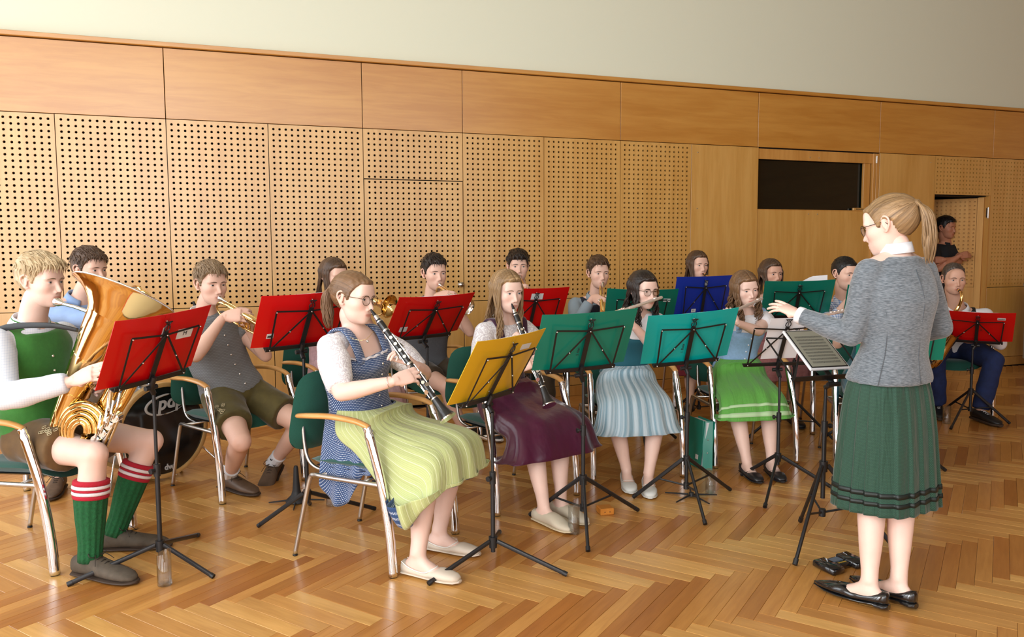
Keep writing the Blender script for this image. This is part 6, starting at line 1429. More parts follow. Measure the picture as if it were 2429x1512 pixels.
# ------------------------------------------------------------------ 6 trumpeter with rolled sleeves
VESTG2 = mat('slate_vest', srgb(96, 100, 106), .9, noise=(80, .08), bump=(200, .2))
def boy6():
    f = -58; org = (-.64, 5.90); pel = seat_at(org, f); neck = P(1022, 722, 5.78); head = P(1030, 648, 5.72); look = Vector((.46, -.88, -.04)); mo = mouth_of(head, look, hs=1.06); d = Vector((.52, -.78, -.30)); up = Vector((0, 0, 1))
    legs = {'R': (P(1050, 865, 5.45), PF(1103, 1030, .09), (.4, -.9, 0)), 'L': (P(1140, 860, 5.6), PF(1140, 1012, .09), (.7, -.7, 0))}
    p = make_person('person in a slate vest and dark leather shorts playing a silver-belled trumpet', 'm', 1.0, pel, f, neck, head, look, brass_hands(mo, d, up, f), legs, skin=SKIN_B, headscale=1.06, far=True)
    build_body(p, brow=MATS['hair_dark']); hair(p, 'short', 'hair_dark', seed=12); shirt(p, WCOT, .62, 0, .015, 'shirt_sleeves'); vest(p, VESTG2); collar(p, VESTG2, h=.03, name='vest_collar', open_=.9); shorts(p, LEDERD, .64); embroidery(p, 'R', MATS['pale_thread'], 4)
    SNK = mat('black_sneaker', (.015, .015, .016), .7)
    for s in 'RL':
        sock(p, s, BLACKP, .84, .006); shoe(p, s, 'sneaker', SNK, mat('white_rubber', srgb(226, 224, 218), .6))
    c = p.knee['L'].lerp(p.ank['L'], .93); n = Vector((-.25, -1, 0)).normalized(); x = Vector((0, 0, 1)).cross(-n).normalized() * -1; lettering('lettering', 'CAT', .03, basis(n.cross(Vector((0, 0, 1))) * -1, Vector((0, 0, 1)), n, c + n * .05), mat('yellow_thread', srgb(200, 170, 40), .8), p.root)
    trumpet(mo, d, up, 'trumpet with a silver bell in front of the knobbed door', GOLDK, 1.0, 'trumpet', .06, bm=SILVER); chair(*org, f, 'green armchair of the trumpeter in the slate vest')
boy6()
# ------------------------------------------------------------------ 7 clarinettist in purple
PURP = mat('purple_satin', srgb(72, 20, 48), .32, noise=(5, .15), sheen=.12, coat=.15, bump=(9, .5, (1, 1, .5)), bdist=.02); PURPB = mat('plum_velvet', srgb(62, 26, 52), .85, sheen=.5)
def clar2():
    f = -52; org = (-.03, 4.565); pel = seat_at(org, f, .04); neck = P(1198, 764, 4.60); head = P(1202, 692, 4.545); look = Vector((.52, -.84, -.10)); mouth, bell = P(1216, 727, 4.44), P(1303, 962, 4.13)
    hands = {'L': dict(wrist=P(1262, 822, 4.42), dir=(-.42, -.30, .70), normal=(.75, .2, .4), curl=(38, 50, 30), thumb_dir=(0, 1, 0), pole=(.9, .1, -1)), 'R': dict(wrist=P(1225, 875, 4.26), dir=P(1270, 868, 4.24) - P(1225, 875, 4.26) + Vector((0, 0, .03)), normal=(-.2, -.9, .4), curl=(28, 40, 24), thumb_dir=(0, 0, 1), pole=(-.9, -.2, -.8))}
    ra, la = PF(1290, 1205, .085), PF(1330, 1188, .085)
    legs = {'R': (P(1300, 985, 4.15), ra, PF(1348, 1238) - PF(1280, 1212)), 'L': (P(1355, 965, 4.35), la, PF(1372, 1210) - PF(1320, 1190))}
    p = make_person('person in a plum satin dirndl with lace blouse playing clarinet', 'f', .98, pel, f, neck, head, look, hands, legs, skin=SKIN_A, headscale=1.04)
    build_body(p, eye=(.10, .16, .20), brow=MATS['hair_light_brown']); hair(p, 'long', 'hair_honey', .42, seed=8, wave=.010, nlock=130)
    shirt(p, LACE, .9, 0, .012, 'blouse', t0=.3, t1=.97, puff=.008); garment(p, 'bodice', PURPB, lambda mb: mb.rings(torso_rings(p, .1, .74, .016, 24, .04)), amp=.0015); straps(p, PURPB, .76, .022, .016, .7)
    skirt(p, 'skirt', PURP, seated_skirt_stations(p, .33, .27, spread=.05), folds=9, amp=.018, seed=9, gather=.004); [shoe(p, s, 'espadrille', mat('sand_suede', srgb(206, 194, 172), .85)) for s in 'LR']
    for sg in (-1, 1): m = MB(); m.sphere(p.HM @ Vector((sg * .077, .0, -.045)), (.004, .004, .010), 8, 6); m.build('earring', GOLDK, p.root)
    clarinet(mouth, bell, Vector((.1, -.9, .4)), 'clarinet of the player in plum satin, its bell below the green folder'); chair(*org, f, 'green armchair under the player in plum satin')
clar2()
# ------------------------------------------------------------------ 8 / 9 boys in the back row
NAVYV = mat('dark_navy_vest', srgb(34, 38, 50), .9, noise=(60, .1)); GREYSH = mat('grey_blue_shirt', srgb(142, 158, 170), .85, bump=(80, .2))
def boy8():
    f = -78; org = (.10, 6.55); pel = seat_at(org, f); neck = P(1236, 704, 6.45); head = P(1229, 632, 6.40); look = Vector((.10, -1, -.02)); mo = mouth_of(head, look, hs=1.06); d = Vector((.20, -.90, -.38)); up = Vector((0, -.2, 1))
    p = make_person('person looking over the red folder right behind the player in plum satin', 'm', 1.0, pel, f, neck, head, look, brass_hands(mo, d, up, f), skin=SKIN_B, headscale=1.06, far=True)
    build_body(p, brow=MATS['hair_dark']); hair(p, 'short', 'hair_dark', seed=15, fringe=.01, lift=-.012); shirt(p, WCOT, 1, .9, .014); vest(p, VESTG2); collar(p, WCOT); trousers(p, LEDERD); [shoe(p, s, 'brogue', BRLEA) for s in 'LR']
    trumpet(mo, d, up, 'brass horn half hidden behind the player in plum satin', BRASS, 1.1); chair(*org, f, 'green armchair standing behind the player in plum satin')
def boy9():
    f = -86; org = (.72, 6.60); pel = seat_at(org, f); neck = P(1413, 710, 6.50); head = P(1419, 648, 6.44); look = Vector((.26, -.96, -.04)); mo = mouth_of(head, look, hs=1.06); d = Vector((-.02, -.80, -.62)); up = Vector((0, -.55, .8))
    p = make_person('person in a navy vest and grey-blue shirt blowing a flugelhorn', 'm', 1.0, pel, f, neck, head, look, brass_hands(mo, d, up, f), skin=SKIN_B, headscale=1.06, far=True)
    build_body(p, brow=MATS['hair_brown']); hair(p, 'short', 'hair_brown', seed=16, fringe=.008, lift=.004); shirt(p, GREYSH, 1, .8, .014); vest(p, NAVYV); collar(p, GREYSH); trousers(p, LEDERD); [shoe(p, s, 'brogue', BRLEA) for s in 'LR']
    trumpet(mo, d, up, 'golden flugelhorn left of the dark green folder', BRASS, 1.1); chair(*org, f, 'green armchair of the player in the navy vest')
boy8(); boy9()
# ------------------------------------------------------------------ 10 flautist with glasses
BLST = pattern('pale_blue_stripes', srgb(112, 152, 170), srgb(186, 206, 216), .7, 'bands', (42, 1, 1), 0, 'UV', third=(srgb(204, 216, 226), 9.0, .12)); TEALB = mat('teal_velvet', srgb(26, 92, 108), .8, sheen=.4); WFLAT = mat('white_leather', srgb(218, 220, 216), .5)
TIGHTS = srgb(206, 160, 134)
def flu1():
    f = -80; org = (.738, 5.116); pel = seat_at(org, f, .04); neck = P(1513, 748, 5.10); head = P(1526, 688, 5.05); look = Vector((.42, -.90, -.10)); mo = mouth_of(head, look, hs=1.02); tip, foot = P(1569, 706, 4.93), P(1392, 766, 4.72); t = (foot - tip).normalized()
    lip = tip + t * (mo - tip).dot(t); fv = Vector((.17, -.98, 0)); hd = flute_hands(lip, t, fv); hd['L']['wrist'] = P(1500, 770, 4.82); hd['L']['pole'] = (.2, -.6, -1)
    legs = {'R': (P(1450, 960, 4.72), PF(1487, 1118, .085), (-.02, -1, 0)), 'L': (P(1570, 960, 4.76), PF(1538, 1128, .085), (-.12, -1, 0))}
    p = make_person('person in a pale blue striped skirt and teal bodice playing the flute', 'f', .98, pel, f, neck, head, look, hd, legs, skin=SKIN_A, headscale=1.03)
    build_body(p, eye=(.08, .07, .05), brow=MATS['hair_dark']); hair(p, 'long', 'hair_dark', .27, seed=11, wave=.012, nlock=120); glasses(p)
    shirt(p, WCOT, .45, 0, .014, 'blouse', t0=.3, t1=.95, puff=.016); garment(p, 'bodice', TEALB, lambda mb: mb.rings(torso_rings(p, .1, .72, .016, 24, .04)), amp=.0015); straps(p, TEALB, .74, .022, .016, .68)
    skirt(p, 'skirt', BLST, seated_skirt_stations(p, .33, .225, spread=.035), folds=15, amp=.014, seed=12, gather=.006); [shoe(p, s, 'flat', WFLAT) for s in 'LR']
    flute(lip, tip, foot, 'flute of the player in the pale blue skirt'); chair(*org, f, 'green armchair under the flautist in pale blue')
flu1()
# ------------------------------------------------------------------ 11 girl at the blue folder
def girl11():
    f = -86; org = (1.70, 7.16); pel = seat_at(org, f); neck = P(1650, 690, 7.06); head = P(1655, 629, 7.00); look = Vector((.28, -.95, -.04)); mo = mouth_of(head, look, hs=1.03)
    hd = {'R': dict(wrist=mo + Vector((-.10, -.08, -.32)), dir=(.5, -.3, .5), normal=(-.7, -.5, .3), curl=(40, 50, 30)), 'L': dict(wrist=mo + Vector((.10, -.08, -.22)), dir=(-.5, -.3, .5), normal=(.7, -.5, .3), curl=(40, 50, 30))}
    legs = {'R': (P(1665, 880, 6.5), PF(1640, 992, .09), (-.3, -1, 0)), 'L': (P(1705, 880, 6.5), PF(1700, 992, .09), (0, -1, 0))}
    p = make_person('person in a white blouse playing behind the blue folder', 'f', .98, pel, f, neck, head, look, hd, legs, skin=SKIN_B, headscale=1.05, far=True)
    build_body(p, brow=MATS['hair_dark']); hair(p, 'long', 'hair_brown', .34, seed=21, lift=.004); shirt(p, WCOT, .6, 0, .014, 'blouse', t0=.2, t1=.97, puff=.012); skirt(p, 'skirt', mat('wine_red_wool', srgb(110, 22, 40), .85), seated_skirt_stations(p, .42, .22), folds=12); [shoe(p, s, 'flat', BLACKP) for s in 'LR']
    saxophone(mo, look, 'saxophone behind the blue folder'); chair(*org, f, 'green armchair behind the blue folder')
girl11()
# ------------------------------------------------------------------ 12 flautist in the green apron
APG = pattern('bright_green_cotton', srgb(92, 166, 66), srgb(118, 186, 92), .75, 'dots', (160, 160, 1), .2, 'UV'); SKYB = mat('sky_blue_linen', srgb(146, 184, 222), .85, noise=(60, .08), bump=(120, .25)); WTRIM = mat('pale_green_trim', srgb(188, 222, 172), .8)
def flu2():
    f = -79; org = (1.56, 5.414); pel = seat_at(org, f, .04); neck = P(1771, 741, 5.38); head = P(1767, 686, 5.33); look = Vector((.20, -.97, -.12)); up = (-.10, 0, 1); mo = mouth_of(head, look, up, hs=1.02); tip, foot = P(1807, 709, 5.20), P(1664, 772, 4.98); t = (foot - tip).normalized(); lip = tip + t * (mo - tip).dot(t); hd = flute_hands(lip, t, Vector((.19, -.98, 0)))
    hd['L']['pole'] = (.8, -.5, -1); legs = {'R': (P(1740, 920, 5.02), PF(1772, 1098, .085), (.1, -1, 0)), 'L': (P(1835, 920, 5.05), PF(1830, 1096, .085), (.02, -1, 0))}
    p = make_person('person in a bright green apron and sky blue bodice playing the flute', 'f', .95, pel, f, neck, head, look, hd, legs, up=up, skin=SKIN_A, headscale=1.02)
    build_body(p, eye=(.10, .14, .16), brow=MATS['hair_light_brown']); hair(p, 'long', 'hair_light_brown', .26, seed=14, wave=.020, nlock=130)
    shirt(p, WCOT, .48, 0, .014, 'blouse', t0=.3, t1=.96, puff=.018, flare=.008); garment(p, 'bodice', SKYB, lambda mb: mb.rings(torso_rings(p, .1, .76, .016, 24, .04)), amp=.0015); straps(p, SKYB, .78, .022, .016, .68); buttons(p, WCOT, 4, .35, .68, .019, .006)
    st = seated_skirt_stations(p, .36, .215, spread=.03); skirt(p, 'apron_skirt', APG, st, folds=13, amp=.014, seed=16, gather=.006)
    for a in (.735, .80): skirt(p, 'apron_trim', WTRIM, st, folds=13, amp=.014, seed=16, gather=.006, v0=a - .017, v1=a + .017, off=.0035)
    PUMP = mat('black_pump', (.012, .012, .014), .35); [shoe(p, s, 'flat', PUMP, PUMP) for s in 'LR']
    flute(lip, tip, foot, 'flute of the player in the green apron'); chair(*org, f, 'green armchair under the flautist in the green apron')
flu2()
# ------------------------------------------------------------------ 13, 14 behind the green folders, 15 flautist hidden by the conductor
CHECKB = pattern('blue_check_shirt', srgb(222, 228, 240), srgb(92, 128, 188), .8, 'check', (70, 70, 70), .42, 'Object'); PINKD = mat('dusty_pink', srgb(170, 112, 112), .85, noise=(50, .15))
def girl13():
    f = -90; org = (2.20, 6.72); pel = seat_at(org, f); neck = P(1826, 706, 6.62); head = P(1829, 650, 6.56); look = Vector((.25, -.95, -.02)); mo = mouth_of(head, look); d = Vector((.14, -.90, -.40)); up = Vector((0, -.2, 1))
    p = make_person('person looking over the green folder in front of the beech door', 'f', .97, pel, f, neck, head, look, brass_hands(mo, d, up, f), skin=SKIN_C, headscale=1.04, far=True)
    build_body(p, eye=(.06, .05, .05), brow=MATS['hair_dark']); hair(p, 'long', 'hair_brown', .30, seed=23); shirt(p, WCOT, .5, 0, .013, 'blouse', t0=.3, t1=.95); garment(p, 'bodice', PINKD, lambda mb: mb.rings(torso_rings(p, .1, .8, .016, 20, .05))); skirt(p, 'skirt', PINKD, seated_skirt_stations(p, .38, .24), folds=12); [shoe(p, s, 'flat', BLACKP) for s in 'LR']
    trumpet(mo, d, up, 'trumpet behind the green folder near the beech door', SILVER, 1.0, 'trumpet'); chair(*org, f, 'green armchair of the player in front of the beech door')
def boy14():
    f = -98; org = (2.66, 6.28); pel = seat_at(org, f); neck = P(2001, 718, 6.16); head = P(2004, 649, 6.10); look = Vector((.30, -.94, -.12)); mo = mouth_of(head, look, hs=1.06); d = Vector((.16, -.92, -.36)); up = Vector((0, -.2, 1))
    p = make_person('person in a blue checked shirt beside the sleeve of the conductor', 'm', 1.0, pel, f, neck, head, look, brass_hands(mo, d, up, f), skin=SKIN_B, headscale=1.06, far=True)
    build_body(p, brow=MATS['hair_black']); hair(p, 'crop', 'hair_black', seed=25); shirt(p, CHECKB, 1, .5, .014); collar(p, CHECKB); trousers(p, LEDERD); [shoe(p, s, 'brogue', BRLEA) for s in 'LR']
    trumpet(mo, d, up, 'brass horn beside the grey sleeve of the conductor', GOLDK, 1.1); chair(*org, f, 'green armchair of the player in the checked shirt')
def flu3():
    f = -98; org = (2.44, 5.30); pel = seat_at(org, f); neck = P(2092, 752, 5.24); head = P(2096, 682, 5.18); look = Vector((-.02, -1, -.08)); mo = mouth_of(head, look); tip, foot = P(2140, 712, 5.08), P(1954, 748, 4.95); t = (foot - tip).normalized(); lip = tip + t * (mo - tip).dot(t); hd = flute_hands(lip, t, Vector((-.1, -1, 0))); hd['R']['wrist'] = P(2003, 770, 4.95)
    p = make_person('flautist hidden behind the conductor, only fingers and forearm showing', 'f', .97, pel, f, neck, head, look, hd, skin=SKIN_B, far=True)
    build_body(p, brow=MATS['hair_brown']); hair(p, 'long', 'hair_brown', .26, seed=27); shirt(p, WCOT, .45, 0, .013, 'blouse', t0=.3, t1=.95); garment(p, 'bodice', TEALB, lambda mb: mb.rings(torso_rings(p, .1, .8, .016, 20, .05))); skirt(p, 'skirt', TEALB, seated_skirt_stations(p, .38, .24), folds=12); [shoe(p, s, 'flat', BLACKP) for s in 'LR']
    flute(lip, tip, foot, 'flute poking out left of the conductor'); chair(*org, f, 'green armchair hidden behind the conductor')
girl13(); boy14(); flu3()
# ------------------------------------------------------------------ 16 saxophonist, 17 man in the doorway
JEANS = mat('dark_jeans', srgb(22, 38, 82), .85, noise=(18, .25), bump=(300, .2))
def sax_man():
    f = -114; org = (3.90, 6.95); pel = seat_at(org, f, .03, .56); neck = P(2272, 738, 6.78); head = P(2262, 662, 6.72); look = Vector((-.16, -.98, -.08)); hs = 1.10; mo = mouth_of(head, look, hs=hs)
    hd = {'R': dict(wrist=mo + Vector((-.05, -.12, -.40)), dir=(.4, -.5, .3), normal=(-.8, -.4, .2), curl=(40, 50, 30), pole=(-1, .2, -.6)), 'L': dict(wrist=mo + Vector((.08, -.12, -.26)), dir=(-.5, -.5, .3), normal=(.8, -.4, .2), curl=(40, 50, 30), pole=(1, .1, -.7))}
    legs = {'R': (P(2215, 850, 6.5), PF(2225, 962, .09), (-.4, -.9, 0)), 'L': (P(2350, 845, 6.55), PF(2325, 975, .09), (.1, -1, 0))}
    p = make_person('person in a white shirt and dark jeans playing the saxophone', 'm', 1.06, pel, f, neck, head, look, hd, legs, skin=SKIN_C, headscale=hs, bw=1.1, far=True, face=dict(fat=.004))
    build_body(p, brow=MATS['hair_grey']); hair(p, 'crop', 'hair_grey', seed=30, lift=.030); shirt(p, WCOT, 1, .9, .016); collar(p, WCOT); trousers(p, JEANS); [shoe(p, s, 'sneaker', BLACKP) for s in 'LR']
    sh = p.sh['L']; c0 = p.neck.lerp(sh, .55); m = MB(); m.tube(catmull([mo + Vector((.0, .0, -.20)), c0 + p.sf * .11 + Vector((0, 0, -.04)), c0 + Vector((0, 0, .055)), c0 - p.sf * .10], 6), .022, 10, sy=.25, xref=p.sl); m.build('neck_strap', BLACKP, p.root)
    saxophone(mo, look, 'golden saxophone of the player in white shirt and jeans', -.34); chair(*org, f, 'green armchair of the saxophonist')
def door_man():
    f = -75; c = W(8.03, -.42, 0); head = P(2243, 541, c.y); k = c.y
    head = Vector((c.x, c.y, 0)) + Vector((0, 0, P(2243, 541, c.y).z)); head.x = P(2243, 541, c.y).x; neck = P(2246, 581, c.y + .05); pel = Vector((neck.x - .01, neck.y + .02, .98))
    hd = {'R': dict(wrist=P(2276, 607, c.y - .24), dir=(1, .1, .15), normal=(0, -1, .3), curl=(20, 30, 20), pole=(-1, -.3, -1)), 'L': dict(wrist=P(2240, 616, c.y - .27), dir=(-1, .1, -.05), normal=(0, -1, .2), curl=(40, 40, 30), pole=(1, -.3, -1))}
    legs = {s: (pel + Vector((sg * -.1, -.2, -.45)), Vector((pel.x + sg * -.10, pel.y + .02, .09)), (0, -1, 0)) for s, sg in (('L', -1), ('R', 1))}
    p = make_person('person in a black polo shirt with crossed arms in the dark doorway', 'm', 1.10, pel, f, neck, head, Vector((.55, -.83, -.05)), hd, legs, skin=SKIN_D, sit=False, headscale=1.10, bw=1.12, far=True)
    build_body(p, brow=MATS['hair_black']); hair(p, 'short', 'hair_black', seed=33, nlock=60)
    POLO = mat('black_polo', (.010, .010, .012), .85); shirt(p, POLO, .55, 0, .016, 'polo_shirt'); collar(p, POLO); trousers(p, mat('black_trousers', (.012, .012, .014), .85)); [shoe(p, s, 'brogue', BLACKP) for s in 'LR']
    rr = torso_rings(p, .74, .74, .022, 24)[0][4]; lettering('lettering', 'TBz', .035, basis(p.sl, Vector((0, 0, 1)), p.sf, rr + p.sf * .012), PAPER, p.root)
sax_man(); door_man()
# ------------------------------------------------------------------ the conductor
KNIT = pattern('grey_knit', srgb(78, 86, 93), srgb(124, 132, 139), .9, 'heather', (60, 60, 420), 0, 'Object', .4)
DIRG = pattern('green_woven_skirt', srgb(20, 56, 41), srgb(44, 88, 67), .75, 'dots', (210, 210, 1), .28, 'UV')
def conductor():
    f = 118; pel = Vector((1.555, 3.235, .855)); neck = P(2128, 614, 3.20); head = P(2112, 533, 3.215)
    el = P(2003, 808, 3.20); wr = P(1896, 748, 3.33)
    hands = {'L': dict(wrist=wr, dir=P(1842, 722, 3.42) - wr, normal=(-.1, -.35, .95), curl=[(4, 8, 5), (10, 12, 8), (16, 14, 8), (22, 16, 8)], thumb_dir=(.4, .9, .1), spread=7, tout=38, tcurl=(8, 6), tdown=12, pole=el - (P(2045, 655, 3.16) + wr) / 2),
             'R': dict(wrist=P(2110, 800, 3.48), dir=Vector((-.75, .5, .3)), normal=(.2, .3, .9), curl=(40, 50, 30), pole=(.9, -.4, -.8))}
    la, ra = PF(2062, 1388, .085), PF(2132, 1383, .085)
    legs = {'L': (P(2070, 1200, 3.3), la, Vector((-.64, .77, 0))), 'R': (P(2150, 1200, 3.3), ra, Vector((-.45, .9, 0)))}
    p = make_person('conductor standing in a grey cardigan and pleated dark green skirt, arm raised', 'f', .96, pel, f, neck, head, Vector((-.68, .70, -.22)), hands, legs, shoulder_yaw=112, skin=SKIN_A, sit=False, bw=1.0, headscale=1.05)
    build_body(p, brow=MATS['hair_honey'])
    hair(p, 'pony', 'hair_honey', gather=(0, -.094, .050), tail=.235, seed=7, nlock=110); glasses(p, mat('dark_spectacles', srgb(50, 34, 24), .3))
    base = [(t, w, d) for t, w, d in SEC_F if t > .2]; p.sec = [(-.30, .176, .132), (-.1, .182, .136), (.08, .172, .130), (.18, .150, .112)] + base
    def fill(mb):
        mb.rings(torso_rings(p, .06, 1.02, .018, 24, .04))
        for s in 'LR': mb.tube([p.neck - Vector((0, 0, .02)), p.sh[s]], [.048, .050], 10); sleeve(mb, p, s, 1, .010, .97)
    garment(p, 'cardigan', KNIT, fill, amp=.003, freq=20, seed=2, vox=.0095)
    for a_, b_ in ((18, 0), (14, 0), (22, 0)):
        m = MB(); m.tube([torso_rings(p, t, t, .0185, 24)[0][a_] for t in np.linspace(.08, .93 if a_ == 18 else .62, 14)], .0016, 5); m.build('seam', mat('knit_seam', srgb(84, 90, 96), .9), p.root)
    q0, q1 = [torso_rings(p, .17, .17, .0195, 48)[0][k_] for k_ in (25, 28)]; m = MB(); m.tube(catmull([q0, q0.lerp(q1, .5) - Vector((0, 0, .006)), q1 - Vector((0, 0, .002))], 5), .0035, 6); m.build('pocket_piping', WCOT, p.root)
    p.sec = SEC_F; collar(p, WCOT, h=.036, name='blouse_collar', lift=.008, tilt=-.5)
    m = MB(); w_ = p.wri['L']; fa = (w_ - p.elb['L']).normalized(); m.tube([w_ - fa * .016, w_ + fa * .008], [.0375, .036], 18); m.build('blouse_cuff', WCOT, p.root)
    z = Vector((0, 0, 1)); c = Vector((p.pelvis.x, p.pelvis.y, 0))
    st = [(c + z * .94, .130, .100, p.f), (c + z * .86, .172, .128, p.f), (c + z * .72, .190, .150, p.f), (c + z * .54, .203, .165, p.f), (c + z * .365, .215, .178, p.f)]
    skirt(p, 'skirt', DIRG, st, n=300, folds=20, amp=.015, seed=4, gather=0.0, pleat=True)
    for a_ in (.875, .925): skirt(p, 'skirt_ribbon', mat('black_ribbon', (.008, .014, .012), .5), st, n=300, folds=20, amp=.015, seed=4, gather=0.0, pleat=True, v0=a_ - .026, v1=a_ + .002, off=.0035)
    PAT = mat('patent_leather', (.008, .008, .009), .06, coat=1.0); shoe(p, 'L', 'pump', PAT, PAT); shoe(p, 'R', 'pump', PAT, PAT)
conductor()
# ================================================================== drum, glasses of water and other small things
def bass_drum():
    c = P(390, 1030, 4.86); c.z = .318; a = math.radians(-36); n = Vector((math.cos(a), math.sin(a), 0)); R_ = .285
    root = thing('bass_drum', 'black-headed bass drum with wooden hoops behind the tuba player', 'drum', (c.x, c.y, 0)); q = iparts(root); M = aim(c, n)
    HOOP = wood('maple_hoop', srgb(206, 160, 96), srgb(226, 184, 120), 4, (3, 3, 3), .3, coat=.5); SHELL = mat('silver_wrap', srgb(150, 156, 160), .3, .5, noise=(40, .15)); HEAD = mat('glossy_black_head', (.008, .008, .009), .12, coat=.6)
    q('shell', SHELL, lambda m: m.lathe([(R_ - .006, -.42), (R_ - .006, -.01)], 56, M))
    q('front_hoop', HOOP, lambda m: m.lathe([(R_ + .014, -.045), (R_ + .016, .004), (R_ + .004, .010), (R_ - .010, .006), (R_ - .010, -.045), (R_ + .014, -.045)], 64, M)); q('rear_hoop', HOOP, lambda m: m.lathe([(R_ + .014, -.43), (R_ + .016, -.385), (R_ - .006, -.385), (R_ - .006, -.43), (R_ + .014, -.43)], 56, M))
    q('front_head', HEAD, lambda m: m.lathe([(.0, .002), (.12, .002), (.24, .0), (R_ - .008, -.004)], 56, M)); q('rear_head', PAPER, lambda m: m.lathe([(.0, -.42), (R_ - .008, -.418)], 40, M))
    for i in range(8):
        t = 2 * pi * (i + .3) / 8; d = M.to_3x3() @ Vector((math.cos(t), math.sin(t), 0)); q('claw_hook', CHROME, lambda m: (m.box((0, 0, 0), (.016, .022, .045), basis(n.cross(d), d, n, c + d * (R_ + .022) - n * .02), bev=.003), m.tube([c + d * (R_ + .024) - n * .03, c + d * (R_ + .022) - n * .14], .0035, 6))); q('lug', CHROME, lambda m: m.box((0, 0, 0), (.018, .022, .06), basis(n.cross(d), d, n, c + d * (R_ + .005) - n * .17), bev=.004))
    z = Vector((0, 0, 1)); s = z.cross(n).normalized()
    for sg in (-1, 1): q('spur', CHROME, lambda m: m.tube([c + s * sg * (R_ - .02) - n * .1 - z * .12, Vector((c.x, c.y, .006)) + s * sg * (R_ + .10) + n * .05], .007, 8))
    X = lambda a_, b_: c + s * a_ + z * b_ + n * .0045
    LOGO = mat('logo_silver', srgb(206, 208, 210), .4)
    lettering('drum_logo', 'pdp', .115, basis(s, z, n, X(.045, .175)) @ Matrix.Rotation(math.radians(5), 4, 'Z'), LOGO, root, .25, .004)
    m = MB(); m.tube([X(.02 + .135 * math.cos(t), .165 + .060 * math.sin(t) + .014 * math.cos(t)) for t in np.linspace(.9, 2 * pi + .15, 40)], [.002, .008, .010, .006, .002, .001], 6, sy=.2, xref=s); m.build('logo_oval', LOGO, root)
    lettering('maker_mark', 'dw', .05, basis(s, z, n, X(.02, -.235)), LOGO, root, 0, .002)
    # cymbal on its stand behind
    cc = P(468, 738, 5.35); r2 = thing('cymbal', 'bronze cymbal on a stand behind the flugelhorn player in grey vest', 'cymbal', (cc.x, cc.y, 0)); q = iparts(r2); nn = Vector((-.35, -.10, 1)).normalized()
    q('cymbal_disc', mat('bronze', (.55, .36, .14), .3, 1.0), lambda m: m.lathe([(.0, .03), (.03, .028), (.05, .012), (.12, .006), (.215, -.006), (.215, -.008), (.12, .004), (.0, .02)], 48, aim(cc, nn))); q('wing_nut', BLACKP, lambda m: m.tube([cc + nn * .03, cc + nn * .07], [.012, .008], 8))
    q('stand_tube', CHROME, lambda m: m.tube([(cc.x, cc.y, .25), cc + nn * .02], [.011, .007], 10))
    for i in range(3): t = 2 * pi * i / 3 + .4; q('leg', CHROME, lambda m: m.tube([(cc.x, cc.y, .45), (cc.x + .28 * math.cos(t), cc.y + .28 * math.sin(t), .01)], .007, 8)); q('rubber_foot', BLACKP, lambda m: m.sphere((cc.x + .28 * math.cos(t), cc.y + .28 * math.sin(t), .012), .012, 8, 6))
bass_drum()
GL = thin_glass('clear_glass', (.97, .98, .98), .10); WA = thin_glass('water', (.95, .97, .98), .14)
def glass(px, py, fill, label, slant=0.0, r=.030, h=.145):
    b = PF(px, py); root = thing('water_glass', label, 'glass', b, 0, 'tumblers of water on the floor'); q = iparts(root); n = 28
    def rim(z): return [Vector((b.x + r * math.cos(t), b.y + r * math.sin(t), z)) for t in [2 * pi * j / n for j in range(n)]]
    def ring(rr, z, sl=0.0): return [Vector((b.x + rr * math.cos(t), b.y + rr * math.sin(t), z + sl * math.cos(t - .3))) for t in [2 * pi * j / n for j in range(n)]]
    m = MB(); m.rings([ring(r * .96, .001), ring(r, .004), ring(r, h, slant), ring(r - .0018, h, slant), ring(r - .002, .014), ring(.002, .013)], True, True); m.build('tumbler', GL, root)
    if fill: m = MB(); m.rings([ring(r - .0024, .0145), ring(r - .0024, .0145 + fill)], True, True); m.build('water', WA, root, auto=40)
glass(391, 1388, .060, 'half-full tumbler with slanted rim at the feet of the tuba stand', .010); glass(1361, 1266, .062, 'tumbler beside the espadrilles and the green-folder stand'); glass(1685, 1172, .035, 'tumbler behind the legs of the turquoise-folder stand'); glass(2245, 1005, .05, 'tumbler under the red folder of the saxophonist'); glass(786, 1200, .03, 'tumbler half hidden by the blue dotted skirt')
# wooden block
b = PF(1437, 1222); a = math.radians(12); Mb = Matrix.Translation(b + Vector((0, .03, 0))) @ Matrix.Rotation(a, 4, 'Z')
t = thing('wooden_block', 'small orange wooden endpin block on the parquet', 'block', b); m = MB(); m.box((0, 0, .018), (.078, .078, .036), Mb, bev=.004); m.build('block_body', wood('block_wood', srgb(196, 120, 40), srgb(216, 146, 62), 6, (3, 1, 3), .4), t, smooth=False)
for dx in (-.014, .014): m = MB(); m.tube([Mb @ Vector((dx, -.0385, .018)), Mb @ Vector((dx, -.0400, .018))], .003, 8); m.build('drilled_hole', BLACKP, t)
